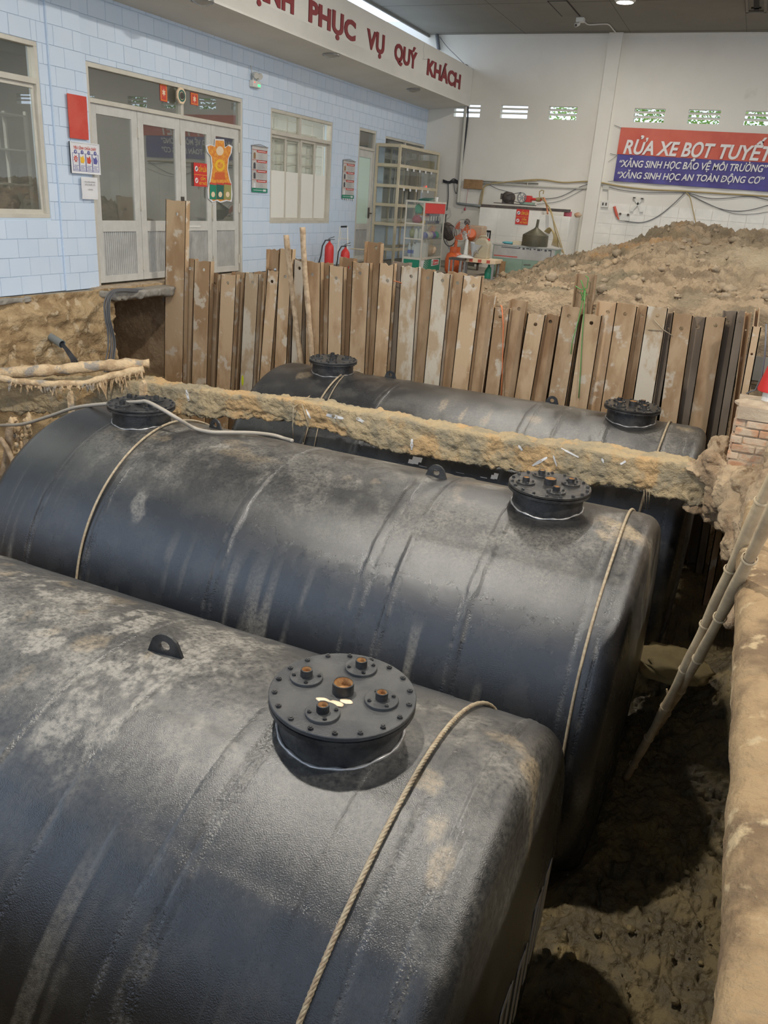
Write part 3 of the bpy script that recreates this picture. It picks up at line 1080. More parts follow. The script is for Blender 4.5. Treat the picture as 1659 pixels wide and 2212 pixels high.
door2 = thing('door_2', None, None, (XW - 0.07, 18.95, 0), kind='structure')
obj('frame', framebars(MB(), 18.47, 19.44, -0.02, 2.97, 0.06, XW - 0.12, XW - 0.01).box(XW - 0.118, XW - 0.012, 18.53, 19.38, 2.52, 2.58), M['alu'], door2, bevel=0.004)
obj('transom_pane', MB().box(XW - 0.07, XW - 0.065, 18.5, 19.41, 2.55, 2.93), M['glass'], door2)
leaf(door2, 18.53, 19.38, 0.03, 2.52, 0.88, 2.36, (0.13, 0.74), 18.54, st=0.10, pane='frost')
obj('door_handle', MB().tube([(XW - 0.03, 19.3, 1.12), (XW + 0.04, 19.3, 1.12), (XW + 0.04, 19.16, 1.12)], 0.014, 8).box(XW - 0.05, XW - 0.03, 19.27, 19.33, 1.0, 1.25), M['cast'], door2)

# things inside the room behind window_1, dim through the glass
rx = -9.9
shelfroot = thing('storage_shelf', 'shelf of coloured boxes inside the room behind the left window', 'shelf', (rx, 8.35, 0))
sb = MB()
for zz in (0.9, 1.35, 1.8, 2.25):
    sb.box(rx - 0.25, rx + 0.2, 7.5, 9.5, zz - 0.02, zz)
for yy in (7.5, 8.5, 9.47):
    sb.box(rx - 0.25, rx - 0.2, yy, yy + 0.03, -0.03, 2.3).box(rx + 0.15, rx + 0.2, yy, yy + 0.03, -0.03, 2.3)
obj('frame', sb, M['alu2'], shelfroot)
kk = 0
for zz, row_ in ((0.9, (('stone', .3), ('lgrey', .35), ('brown_board', .4))), (1.35, (('cream', .3), ('redp', .45), ('lgrey', .3))), (1.8, (('redp', .5), ('navy', .35), ('paper', .3)))):
    yy = 7.62
    for mname, w in row_:
        obj('box', MB().box(rx - 0.15, rx + 0.17, yy, yy + w, zz, zz + 0.3), M[mname], label='%s box on shelf board %s inside the left room' % ({'stone': 'ochre', 'lgrey': 'pale grey', 'brown_board': 'brown', 'cream': 'cream', 'redp': 'red', 'navy': 'dark blue', 'paper': 'white'}[mname], {0.9: 'one from below', 1.35: 'two from below', 1.8: 'three from below'}[zz]), cat='box', group='boxes in the room behind the left window')
        yy += w + 0.12
obj('bag', MB().ell((XW - 0.42, 8.52, 1.12), 0.13, 0.2, 0.18, jit=0.25, seed=4), M['cast'], smooth=True, label='dark crumpled bag on the sill inside the left window', cat='bag')

# ------------------------------------------------------------------ the three storage tanks
R0 = 1.45
TYAW = math.radians(-1.25)
TA = np.array([math.cos(TYAW), math.sin(TYAW), 0.0])      # along the tank, towards its right end
TN = np.array([-math.sin(TYAW), math.cos(TYAW), 0.0])     # horizontally away from the camera
UP = np.array([0, 0, 1.0])
SPAN = 4.0
LIDH = 0.168


class Tank:
    def __init__(s, right_lid, ztop, span=SPAN):
        s.c = np.array([right_lid[0], right_lid[1], ztop - R0])    # axis point under the right manhole
        s.zt = ztop
        s.u0, s.u1 = -span - 0.84, 0.84
        s.span = span

    def p(s, u, th, r=R0):
        u, th, r = np.broadcast_arrays(np.asarray(u, float), np.asarray(th, float), np.asarray(r, float))
        return s.c + u[..., None] * TA + r[..., None] * (np.cos(th)[..., None] * UP - np.sin(th)[..., None] * TN)

    def hit(s, x, y, r=R0):
        q = oncyl(x, y, s.c, TA, r) - s.c
        return float(q @ TA), float(math.atan2(-(q @ TN), q[2]))


T1 = Tank((-1.225, 2.68), -0.658)
T2 = Tank((-1.065, 5.98), -0.655)
T3 = Tank((-0.885, 9.5), -0.70, 3.9)


def shell_mesh(t, nu, nt, edges, seams, seed, wear):
    kn, cap = 0.13, 0.06
    prof = []
    u0, u1 = t.u0, t.u1
    dish = [(cap * (1 - (q / 1.0) ** 2), q * (R0 - kn)) for q in np.linspace(0.002, 0.985, 14)]
    for d, r in dish:
        prof.append((u0 - d, r))
    for a in np.linspace(0, math.pi / 2, 9):
        prof.append((u0 + kn - kn * math.cos(a), R0 - kn + kn * math.sin(a)))
    for u in np.linspace(u0 + kn, u1 - kn, nu)[1:-1]:
        prof.append((u, R0))
    for a in np.linspace(math.pi / 2, 0, 9):
        prof.append((u1 - kn + kn * math.cos(a), R0 - kn + kn * math.sin(a)))
    for d, r in reversed(dish):
        prof.append((u1 + d, r))
    prof = np.array(prof)
    th = np.linspace(-math.pi, math.pi, nt, endpoint=False)
    U, TH = np.meshgrid(prof[:, 0], th, indexing='ij')
    Rr = np.repeat(prof[:, 1][:, None], nt, 1)
    base = t.p(U, TH, Rr)
    cyl = smooth(R0 * 0.9, R0, Rr)
    dr = np.zeros_like(Rr)
    for k, (e, w, hgt) in enumerate(edges):     # overlapping wraps: a ridge with a frayed edge
        eu = e + 0.018 * (fbm(np.stack([TH * 2.3, 0 * TH + k, 0 * TH + seed], -1), 3) - 0.5)
        d = U - eu
        dr += hgt * (smooth(-0.012, 0.0, d) - smooth(w, w + 0.012, d)) * (0.7 + 0.6 * fbm(np.stack([TH * 9, U * 12, 0 * U + k], -1), 2))
    for (a, b, st, hgt) in seams:
        st2 = st + 0.02 * (fbm(np.stack([U * 3, 0 * U + st, 0 * U], -1), 3) - 0.5)
        dr += hgt * smooth(-0.006, 0.006, TH - st2) * smooth(a, a + 0.02, U) * (1 - smooth(b - 0.02, b, U))
    PN = base * 1.0
    lap = np.zeros_like(Rr)
    for k, (e, w, hgt) in enumerate(edges):
        eu = e + 0.018 * (fbm(np.stack([TH * 2.3, 0 * TH + k, 0 * TH + seed], -1), 3) - 0.5)
        for q in (0.0, w if w < 0.5 else 0.0):
            lap = np.maximum(lap, np.exp(-((U - eu - q) / 0.016) ** 2))
    lap = lap * smooth(0.3, 0.5, fbm(PN * 6 + 3, 3)) * cyl
    dr += 0.004 * (fbm(PN * 5 + seed, 4) - 0.5) + 0.0015 * (fbm(PN * 26 + seed, 3) - 0.5)
    P = base + (dr * cyl)[..., None] * (np.cos(TH)[..., None] * UP - np.sin(TH)[..., None] * TN)
    W = wear(t, U, TH, PN, edges)
    W[..., 3] = lap
    W[..., 0] = np.clip(W[..., 0] + 0.25 * lap * smooth(0.5, 0.62, fbm(PN * 11, 3)), 0, 1)
    return P, W


def sm(a, b, x):
    return smooth(a, b, x)


def spot(t, U, TH, x, y, ru, rt, PN, rag=0.5, seed=0):
    u, th = t.hit(x, y)
    d = np.sqrt(((U - u) / ru) ** 2 + (((TH - th) * R0) / rt) ** 2)
    d = d + rag * (fbm(PN * 9 + seed, 4) - 0.5) * 2
    return 1 - sm(0.55, 1.05, d)


def streaks(PN, U, TH, dens, seed, lo=0.62, hi=0.75):
    return sm(lo, hi, fbm(np.stack([U * dens, TH * 1.3, 0 * U + seed], -1), 3))


def wear1(t, U, TH, PN, edges):
    cz = np.cos(TH)
    top = sm(0.80, 0.97, cz + 0.10 * (fbm(PN * 2.2 + 3, 4) - 0.5))
    patch = sm(0.40, 0.66, fbm(PN * 2.4 + 11, 5))
    dust = top * (0.24 + 0.40 * patch * sm(0.42, 0.58, fbm(PN * 9 + 4, 5)) + 0.12 * patch)
    dust += 0.75 * sm(0.50, 0.60, fbm(PN * 4.6 + 5, 6)) * sm(0.40, 0.55, fbm(PN * 17 + 5, 4)) * sm(0.84, 0.98, cz) * (1 - sm(-1.2, -0.2, U))
    dust += 0.07 * sm(0.45, 0.7, fbm(PN * 7 + 1, 4))
    dust += 0.35 * streaks(PN, U, TH, 16, 2, 0.66, 0.8) * sm(0.5, 1.3, TH)
    u, th = t.hit(300, 1700)
    dust += 0.35 * (1 - sm(0.035, 0.05, np.abs(U - u + 0.03 * (TH - th)))) * sm(0.5, 0.8, TH)
    mud = 0.55 * spot(t, U, TH, 935, 1690, 0.07, 0.06, PN, 0.9, 1) + 0.5 * spot(t, U, TH, 942, 1875, 0.05, 0.10, PN, 0.7, 2) + 0.45 * spot(t, U, TH, 940, 1780, 0.05, 0.08, PN, 0.8, 3)
    mud += 0.7 * spot(t, U, TH, 1150, 1645, 0.06, 0.1, PN, 0.6, 4) + 0.4 * spot(t, U, TH, 210, 1390, 0.35, 0.12, PN, 0.9, 5) * sm(0.5, 0.62, fbm(PN * 8, 4))
    mud += 0.55 * sm(0.64, 0.72, fbm(PN * 5.5 + 40, 5)) * sm(0.86, 0.97, cz) * (1 - sm(-2.2, -1.0, U))
    mud += 0.5 * spot(t, U, TH, 1090, 1600, 0.12, 0.05, PN, 0.9, 8)
    wet = 0 * U
    return np.clip(np.stack([dust, mud, wet, 0 * U], -1), 0, 1)


def wear2(t, U, TH, PN, edges):
    cz = np.cos(TH)
    left = 1 - sm(-4.35, -3.85, U + 0.35 * (fbm(PN * 2.5 + 8, 4) - 0.5))
    top = sm(0.70, 0.95, cz + 0.2 * (fbm(PN * 2 + 3, 4) - 0.5))
    dust = (0.12 + 0.24 * sm(0.4, 0.62, fbm(PN * 2.7 + 21, 5)) + 0.16 * sm(0.5, 0.62, fbm(PN * 8 + 21, 5))) * top * (1 - left)
    dust += 0.05 * sm(0.45, 0.7, fbm(PN * 6 + 1, 4))
    dust += 0.4 * sm(0.6, 0.72, fbm(PN * 5 + 60, 5)) * sm(0.93, 0.99, cz) * (1 - left)
    dust += 0.32 * left * streaks(PN, U, TH, 22, 4, 0.56, 0.68) * sm(0.55, 0.9, TH) * (1 - sm(1.3, 1.6, TH))
    dust += 0.5 * streaks(PN, U, TH, 11, 7, 0.60, 0.72) * sm(0.45, 0.6, fbm(PN * 2.2 + 70, 3)) * sm(0.75, 1.2, TH)
    dust += 0.5 * spot(t, U, TH, 300, 1090, 0.09, 0.17, PN, 0.8, 4)
    mud = 0.75 * spot(t, U, TH, 1335, 1150, 0.20, 0.16, PN, 0.8, 1) * sm(0.42, 0.6, fbm(PN * 5 + 2, 4)) + 0.55 * spot(t, U, TH, 1290, 1120, 0.2, 0.07, PN, 0.8, 7)
    mud += 0.35 * sm(0.6, 0.72, fbm(PN * 4.5 + 40, 5)) * sm(0.94, 0.99, cz) * (1 - left)
    d = np.sqrt(U ** 2 + (TH * R0 + 0.0) ** 2)
    wet = sm(0.50, 0.36, d + 0.12 * (fbm(PN * 5 + 3, 4) - 0.5)) * (TH > -0.4)
    wet = 1 - sm(0.36, 0.48, d + 0.16 * (fbm(PN * 4 + 3, 4) - 0.5))
    wet = np.maximum(wet * 0.85, left * 0.8 * (1 - sm(0.5, 0.9, TH) * 0.6))
    return np.clip(np.stack([dust, mud, wet, 0 * U], -1), 0, 1)


def wear3(t, U, TH, PN, edges):
    cz = np.cos(TH)
    top = sm(0.62, 0.92, cz + 0.2 * (fbm(PN * 2 + 3, 4) - 0.5))
    right = sm(-3.2, -1.2, U)
    dust = (0.08 + 0.30 * right) * top * (0.55 + 0.45 * sm(0.4, 0.62, fbm(PN * 2.7 + 31, 5)))
    dust += 0.14 * sm(0.45, 0.7, fbm(PN * 6 + 1, 4))
    mud = 0 * U
    for (x, y, a, b) in ((1050, 905, 0.06, 0.22), (960, 870, 0.06, 0.16), (1000, 895, 0.03, 0.2), (660, 810, 0.1, 0.12), (1150, 905, 0.15, 0.1)):
        mud += 0.5 * spot(t, U, TH, x, y, a, b, PN, 0.8, x)
    mud += 0.6 * spot(t, U, TH, 1400, 915, 0.5, 0.14, PN, 0.8, 3) * sm(0.46, 0.6, fbm(PN * 4 + 2, 4))
    d = np.sqrt(U ** 2 + (TH * R0) ** 2)
    wet = 0.8 * (1 - sm(0.33, 0.42, d + 0.1 * (fbm(PN * 5 + 3, 4) - 0.5)))
    return np.clip(np.stack([dust, mud, wet, 0 * U], -1), 0, 1)


E1 = [(T1.hit(120, 1500)[0], 0.02, 0.004), (T1.hit(345, 1480)[0], 1.1, 0.003), (T1.hit(560, 1540)[0], 0.10, 0.006), (T1.hit(545, 1560)[0] + 0.12, 0.03, 0.003), (0.50, 0.16, 0.004), (0.66, 0.03, 0.006), (-2.9, 0.05, 0.004), (-3.6, 0.05, 0.004)]
E2 = [(T2.hit(250, 1050)[0], 0.03, 0.004), (T2.hit(520, 1100)[0], 0.07, 0.006), (T2.hit(830, 1130)[0], 0.09, 0.006), (T2.hit(905, 1130)[0], 0.05, 0.007), (T2.hit(1050, 1180)[0], 0.07, 0.007), (0.55, 0.14, 0.004), (-4.2, 0.04, 0.003)]
E3 = [(T3.hit(700, 850)[0], 0.05, 0.004), (T3.hit(820, 860)[0], 0.06, 0.005), (T3.hit(1130, 905)[0], 0.10, 0.007), (T3.hit(1205, 910)[0], 0.04, 0.006), (T3.hit(1300, 930)[0], 0.06, 0.006), (0.45, 0.2, 0.004)]
S1 = [(-2.0, 0.5, 0.20, 0.004), (-3.5, -1.25, 0.47, 0.005), (-0.6, 0.8, 0.55, 0.004)]
S2 = [(-3.6, -0.8, 0.35, 0.005), (T2.hit(905, 1130)[0], 0.74, T2.hit(1000, 1180)[1], 0.008), (-1.6, -0.2, 0.75, 0.004)]
S3 = [(-3, -0.3, 0.45, 0.006), (-0.3, 0.7, 0.6, 0.005)]

LABELS = ['nearest black bitumen-wrapped tank, dusty top, one manhole in view, filling the foreground',
          'middle black bitumen-wrapped tank between the nearest tank and the concrete beam',
          'farthest black bitumen-wrapped tank, behind the concrete beam and before the steel piles']
TANKS = []
for k, (t, nu, nt, E_, S_, wf) in enumerate(((T1, 760, 400, E1, S1, wear1), (T2, 420, 260, E2, S2, wear2), (T3, 300, 200, E3, S3, wear3))):
    mid = t.c + TA * (-t.span / 2)
    root = thing('storage_tank', LABELS[k], 'tank', (mid[0], mid[1], t.c[2] - R0), 'black storage tanks in the pit')
    P, W = shell_mesh(t, nu, nt, E_, S_, 3 * k + 1, wf)
    a, b = P.shape[:2]
    npmesh('shell', P.reshape(-1, 3), gridquads(a, b, True), M['tank'], parent=root, attr=W.reshape(-1, 4))
    TANKS.append((t, root))

hexp = [(math.cos(i * math.pi / 3), math.sin(i * math.pi / 3)) for i in range(6)]


def mk_bolt(r, h):
    mb = MB().prism([(r * a, r * b) for a, b in hexp], (0, 0, 0), (1, 0, 0), (0, 1, 0), (0, 0, h))
    mb.lathe([(r * 0.55, h), (r * 0.5, h * 1.35), (0, h * 1.4)], n=8)
    me = bpy.data.meshes.new('lid_bolt')
    me.from_pydata(mb.v, [], mb.f)
    me.materials.append(M['black'])
    o = bpy.data.objects.new('lid_bolt', me)
    return o


BOLT, SBOLT = mk_bolt(0.0125, 0.011), mk_bolt(0.0095, 0.009)
NUT = mk_bolt(0.010, 0.016)
NOZ = []
for (x, y) in ((662, 1461), (780, 1441), (824, 1511), (697, 1538)):
    q = onz(x, y, -0.48) - np.array([-1.225, 2.68, 0])
    NOZ.append((q[0], q[1]))


def manhole(t, root, u, lidmat, rot=0.0, rustbore='lidrust', bead=True):
    cx, cy = (t.c + TA * u)[:2]
    zl = t.zt + LIDH
    ph = np.linspace(0, 2 * math.pi, 49)
    rc = 0.272
    dips = t.zt - R0 + np.sqrt(R0 ** 2 - (rc * np.sin(ph)) ** 2)
    cb = MB()
    P = np.zeros((3, 49, 3))
    for i, zf in enumerate((zl - 0.042, zl - 0.07, None)):
        P[i, :, 0] = cx + rc * np.cos(ph)
        P[i, :, 1] = cy + rc * np.sin(ph)
        P[i, :, 2] = (dips - 0.03) if zf is None else zf
    cb.grid(P)
    cb.lathe([(rc - 0.01, zl - 0.045), (0.318, zl - 0.045), (0.318, zl - 0.025), (rc - 0.01, zl - 0.025)], (cx, cy, 0), n=56)
    obj('manhole_collar', cb, M['black'], root, smooth='auto')
    bm = MB()
    pts = [(cx + (rc + 0.006) * math.cos(a), cy + (rc + 0.006) * math.sin(a), d + 0.004 + 0.004 * math.sin(9 * a)) for a, d in zip(ph, dips)]
    bm.tube(pts, [0.008 + 0.003 * math.sin(31 * a) for a in ph], 6, caps=False)
    obj('weld_bead', bm, M['steel' if bead else 'black'], root, smooth=True)
    lid = obj('manhole_lid', MB().lathe([(0, zl - 0.021), (0.314, zl - 0.021), (0.318, zl - 0.018), (0.318, zl - 0.003), (0.315, zl), (0, zl)], (cx, cy, 0), n=64), lidmat, root, smooth='auto')
    for i in range(18):
        a = 2 * math.pi * (i + 0.5) / 18 + rot
        share('lid_bolt', BOLT, (cx + 0.292 * math.cos(a), cy + 0.292 * math.sin(a), zl - 0.001), lid).rotation_euler = (0, 0, a * 2.7)
        share('lid_nut', NUT, (cx + 0.296 * math.cos(a), cy + 0.296 * math.sin(a), zl - 0.06), lid)
    cr, sr = math.cos(rot), math.sin(rot)

    def pipe(x, y, r, h, z0):
        return MB().lathe([(r, z0), (r, z0 + h), (r - 0.006, z0 + h), (r - 0.006, z0 + 0.012), (0, z0 + 0.012)], (x, y, 0), n=24)
    obj('nozzle_pipe', pipe(cx, cy, 0.047, 0.05, zl), M['black'], lid, smooth='auto')
    obj('nozzle_bore', MB().lathe([(0.0405, zl + 0.048), (0.0405, zl + 0.014), (0, zl + 0.013)], (cx, cy, 0), n=24), M[rustbore], lid, smooth=True)
    for (dx, dy) in NOZ:
        x, y = cx + dx * cr - dy * sr, cy + dx * sr + dy * cr
        obj('nozzle_flange', MB().lathe([(0, zl), (0.073, zl), (0.073, zl + 0.012), (0.071, zl + 0.014), (0, zl + 0.014)], (x, y, 0), n=36), lidmat, lid, smooth='auto')
        obj('nozzle_pipe', pipe(x, y, 0.027, 0.034, zl + 0.014), M['black'], lid, smooth='auto')
        obj('nozzle_bore', MB().lathe([(0.0205, zl + 0.047), (0.0205, zl + 0.028), (0, zl + 0.027)], (x, y, 0), n=20), M[rustbore], lid, smooth=True)
        for i in range(4):
            a = 2 * math.pi * (i + 0.4) / 4 + dx
            share('flange_bolt', SBOLT, (x + 0.056 * math.cos(a), y + 0.056 * math.sin(a), zl + 0.013), lid)
    return lid


lid1 = manhole(T1, TANKS[0][1], 0.0, M['lid'])
manhole(T1, TANKS[0][1], -4.0, M['lid'])
manhole(T2, TANKS[1][1], 0.0, M['wetlid'], 0.5)
manhole(T2, TANKS[1][1], -4.0, M['black'], 1.2, 'black')
manhole(T3, TANKS[2][1], 0.0, M['wetlid'], 0.9)
manhole(T3, TANKS[2][1], -T3.span, M['lid'], 2.0, 'black')
zl = T1.zt + LIDH + 0.0015
for (x, y, s_) in ((700, 1513, 0.03), (725, 1520, 0.035), (748, 1515, 0.03), (690, 1510, 0.015)):
    q = onz(x, y, zl)
    obj('paint_splash', MB().ell((q[0], q[1], zl), s_, s_ * 0.55, 0.003, jit=0.5, seed=x), M['skin'], lid1, smooth=True, label='pale dried paint splash')


def lug(t, root, x, y, rot, k=1.0):
    u, th = t.hit(x, y)
    c0 = t.p(u, th)
    a = TA * math.cos(rot) + TN * math.sin(rot)
    n = np.cross(a, UP)
    out = [(-0.085, -0.03), (0.085, -0.03), (0.085, 0.005)] + [(0.062 * math.cos(q) * (1 + 0.12 * abs(math.cos(q))), 0.035 + 0.062 * math.sin(q)) for q in np.linspace(0.1, math.pi - 0.1, 15)] + [(-0.085, 0.005)]
    nh = 14
    hole = [(0.026 * math.cos(q), 0.040 + 0.024 * math.sin(q)) for q in np.linspace(0, 2 * math.pi, nh, endpoint=False)]
    out = [(p * 1.0, q) for p, q in out]
    # plate with a hole: resample the outline by angle about the hole centre
    op = []
    O = np.array(out + [out[0]])
    for q in np.linspace(0, 2 * math.pi, nh, endpoint=False):
        d = np.array([math.cos(q), math.sin(q)])
        best = None
        for p0, p1 in zip(O[:-1], O[1:]):
            p0, p1 = p0 - np.array([0, 0.04]), p1 - np.array([0, 0.04])
            den = d[0] * (p1 - p0)[1] - d[1] * (p1 - p0)[0]
            if abs(den) < 1e-9:
                continue
            tt = (p0[0] * (p1 - p0)[1] - p0[1] * (p1 - p0)[0]) / den
            ss = (p0[0] * d[1] - p0[1] * d[0]) / den
            if tt > 0 and -1e-6 <= ss <= 1 + 1e-6 and (best is None or tt < best):
                best = tt
        op.append(tuple(np.array([0, 0.04]) + d * best))
    mb = MB()
    for sgn in (-1, 1):
        A = [c0 + a * p[0] * k + UP * p[1] * k + n * 0.009 * sgn for p in op]
        B = [c0 + a * p[0] * k + UP * p[1] * k + n * 0.009 * sgn for p in hole]
        fs = [(i, (i + 1) % nh, nh + (i + 1) % nh, nh + i) for i in range(nh)]
        mb.add(A + B, fs if sgn > 0 else [f[::-1] for f in fs])
    A = [c0 + a * p[0] * k + UP * p[1] * k - n * 0.009 for p in op] + [c0 + a * p[0] * k + UP * p[1] * k + n * 0.009 for p in op]
    mb.add(A, [(i, (i + 1) % nh, nh + (i + 1) % nh, nh + i) for i in range(nh)])
    A = [c0 + a * p[0] * k + UP * p[1] * k - n * 0.009 for p in hole] + [c0 + a * p[0] * k + UP * p[1] * k + n * 0.009 for p in hole]
    mb.add(A, [(i, nh + i, nh + (i + 1) % nh, (i + 1) % nh) for i in range(nh)])
    obj('lifting_lug', mb, M['black'], root)


lug(T1, TANKS[0][1], 358, 1412, 0.10, 1.15)
lug(T2, TANKS[1][1], 466, 926, -0.2)
lug(T2, TANKS[1][1], 942, 1031, -0.05, 1.15)
lug(T3, TANKS[2][1], 844, 811, 0.0)
lug(T3, TANKS[2][1], 1193, 866, 0.0)

# white lettering on the end plates and on the far tank's flank
for t, root in TANKS[:1]:
    mb = MB()
    for j in range(7):
        yy = -1.0 + j * 0.3
        for (dy, dz, w, h) in ((0, 0, 0.05, 0.5), (0.14, 0, 0.05, 0.5), (0.07, 0.22, 0.14, 0.06)):
            zz = 0.1 if j % 2 else 0.02
            c0 = t.c + TA * (t.u1 + 0.06 * (1 - ((yy + dy) ** 2 + (dz + zz) ** 2) / (R0 - .13) ** 2) + 0.003) + TN * (yy + dy) + UP * (dz + zz)
            mb.obox(c0, TA * 0.002, TN * w / 2, UP * h / 2)
    obj('end_lettering', mb, M['wprint'], root, label='white painted letters on the end plate')
t = T3
for (x0, x1, y0, y1) in ((884, 893, 992, 1003), (893, 903, 986, 1004), (905, 910, 988, 1000), (1062, 1068, 1026, 1036), (1068, 1074, 1022, 1036), (1078, 1082, 1032, 1038), (860, 874, 1000, 1003), (906, 922, 1006, 1010), (930, 945, 1013, 1017), (955, 975, 1016, 1020), (985, 1003, 1020, 1024), (1012, 1032, 1025, 1029), (1038, 1052, 1030, 1034)):
    u0, th0 = t.hit(x0, y0)
    u1, th1 = t.hit(x1, y1)
    P = np.array([[t.p(u, th, R0 + 0.007) for th in np.linspace(th0, th1, 4)] for u in (u0, u1)])
    obj('painted_letter', MB().grid(P), M['wprint'], TANKS[2][1], label='top of a white letter on the flank')


def wire(t, top, bottom, r, strands, label, name='wire_rope'):
    u0, th0 = t.hit(*top)
    u1, th1 = t.hit(*bottom)
    k = (u1 - u0) / (th1 - th0)
    th = np.linspace(-2.6, 2.6, 420 if strands > 1 else 160)
    uu = np.where(th < th0, u0 + 0.25 * k * (th - th0), u0 + k * (th - th0))
    uu = uu + 0.006 * np.sin(th * 5)
    mb = MB()
    if strands == 1:
        mb.tube(t.p(uu, th, R0 + r + 0.006), r, 7)
    else:
        for s in range(strands):
            ph = th * R0 / 0.085 * 2 * math.pi + 2 * math.pi * s / strands
            mb.tube(t.p(uu + r * 0.55 * np.cos(ph), th, R0 + r + 0.005 + r * 0.55 * np.sin(ph)), r * 0.55, 6)
    obj(name, mb, M['rope'], smooth=True, label=label, cat='rope', group='wire rope slings around the tanks')


wire(T1, (1040, 1526), (690, 2110), 0.011, 4, 'twisted tan wire rope looped over the nearest tank beside its manhole')
wire(T2, (372, 916), (170, 1235), 0.011, 1, 'tan wire rope looped round the left end of the middle tank')
wire(T2, (1368, 1100), (1230, 1560), 0.011, 1, 'tan wire rope looped round the right end of the middle tank')
wire(T3, (768, 797), (697, 858), 0.012, 1, 'left of two tan wire ropes round the left end of the farthest tank')
wire(T3, (768, 797), (712, 858), 0.006, 1, 'thin wire just right of the rope on the left end of the farthest tank')
wire(T3, (1450, 908), (1417, 985), 0.012, 1, 'tan wire rope looped round the right end of the farthest tank')

# ------------------------------------------------------------------ concrete beam across the pit
BY = 7.75
bp_ = [(300, 824, 884), (400, 842, 898), (520, 857, 907), (620, 866, 918), (700, 880, 931), (780, 893, 952), (870, 911, 981), (1000, 937, 1003), (1060, 947, 1014), (1180, 961, 1032), (1300, 977, 1051), (1480, 1006, 1083), (1560, 1036, 1108)]
st = [(-9.0, 6.85, -0.92, -1.34), (-8.3, 7.1, -0.90, -1.32), (-7.4, 7.45, -0.86, -1.30), (-6.8, 7.68, -0.80, -1.22)]
for (x, a, b) in bp_:
    A, B = ony(x, a, BY), ony(x, b, BY)
    st.append((A[0], BY, A[2], B[2]))
st.append((0.55, BY, st[-1][2], st[-1][3]))
st = np.array(st)
ns, npm = 620, 76
s_par = np.concatenate([[0], np.cumsum(np.hypot(np.diff(st[:, 0]), np.diff(st[:, 1])))])
sv = np.linspace(0, s_par[-1], ns)
bx_, by_, bt_, bb_ = (np.interp(sv, s_par, st[:, i]) for i in range(4))
depth = 0.30
P = np.zeros((ns, npm, 3))
for j in range(npm):
    q = 4 * j / npm
    side, f = int(q), q - int(q)
    if side == 0:
        yy, zz = 0 * sv, bb_ + (bt_ - bb_) * f
    elif side == 1:
        yy, zz = depth * f + 0 * sv, bt_ + 0.015
    elif side == 2:
        yy, zz = depth + 0 * sv, bt_ + (bb_ - bt_) * f
    else:
        yy, zz = depth * (1 - f) + 0 * sv, bb_
    P[:, j] = np.stack([bx_, by_ + yy, zz], -1)
cen = np.stack([bx_, by_ + depth / 2, (bt_ + bb_) / 2], -1)[:, None]
dirn = P - cen
dirn /= np.linalg.norm(dirn, axis=-1, keepdims=True)
amp = 0.075 * (fbm(P * 3.1, 4) - 0.5) - 0.07 * (fbm(P * 7, 5, ridge=True, gain=.6) - 0.6) + 0.035 * (fbm(P * 26, 3) - 0.5)
low = np.clip((cen[..., 2] - P[..., 2]) / 0.2, 0, 1)
amp = amp * (1 + 0.7 * low)
P = P + dirn * amp[..., None]
npmesh('concrete_beam', P.reshape(-1, 3), gridquads(ns, npm, True, True), M['conc'], origin=(-3.5, BY, -1.0), label='long earth-caked concrete beam crossing the pit over the tanks', cat='beam')
from mathutils.bvhtree import BVHTree
_bv = BVHTree.FromPolygons([tuple(q) for q in P.reshape(-1, 3)], [tuple(q) for q in gridquads(ns, npm, True, True)])


def onbeam(x, y):
    d = ray(x, y)
    d = d / np.linalg.norm(d)
    h = _bv.ray_cast(Vector(CAM), Vector(d))[0]
    return np.array(h) - d * 0.004 if h is not None else None


pg = MB()
for (x, y, x2, y2, w) in ((612, 938, 606, 957, 7), (640, 886, 643, 922, 7), (661, 884, 671, 905, 4), (705, 896, 742, 904, 9), (770, 903, 786, 912, 8), (890, 948, 889, 972, 6), (1182, 988, 1150, 1006, 6), (1195, 984, 1203, 1008, 4), (1120, 962, 1128, 973, 6), (1212, 968, 1250, 988, 4), (565, 898, 562, 906, 5), (402, 842, 408, 866, 6), (1300, 990, 1304, 1000, 5), (1340, 1003, 1352, 996, 6)):
    A_, B_ = [], []
    for f in np.linspace(0, 1, 7):
        r_ = 0.5 * w * (0.35 + 0.65 * math.sin(math.pi * (0.1 + 0.8 * f))) * rnd.uniform(.6, 1.2)
        nx_, ny__ = -(y2 - y), (x2 - x)
        nn_ = math.hypot(nx_, ny__)
        A_.append(onbeam(x + (x2 - x) * f + nx_ / nn_ * r_, y + (y2 - y) * f + ny__ / nn_ * r_))
        B_.append(onbeam(x + (x2 - x) * f - nx_ / nn_ * r_, y + (y2 - y) * f - ny__ / nn_ * r_))
    if all(q is not None for q in A_ + B_):
        pg.grid(np.array([A_, B_]))
beam_o = bpy.data.objects['concrete_beam']
obj('lime_smear', pg, M['wprint'], beam_o, smooth=True, kind='stuff')
# wire wound round the beam, hanging down to the far tank
wm = MB()
a = ony(660, 868, BY + 0.1)
wm.tube([a + np.array([0, .1, 0.05]), ony(634, 880, BY - 0.06), ony(632, 920, BY - 0.06), ony(634, 952, BY - 0.02)], 0.006, 6)
wm.tube([ony(652, 872, BY - 0.05), ony(666, 915, BY - 0.05), ony(655, 955, BY)], 0.006, 6)
obj('wire', wm, M['rope'], smooth=True, label='thin wire wound round the concrete beam near the farthest tank left rope', cat='wire')
wm = MB()
for d in (0, 6, 12):
    wm.tube([ony(1403 - d, 1058, BY - 0.02), ony(1402 - d * 0.9, 1100, BY + 0.1)], 0.004, 5)
obj('wire', wm, M['rope'], smooth=True, label='thin wires hanging under the right part of the concrete beam', cat='wire')

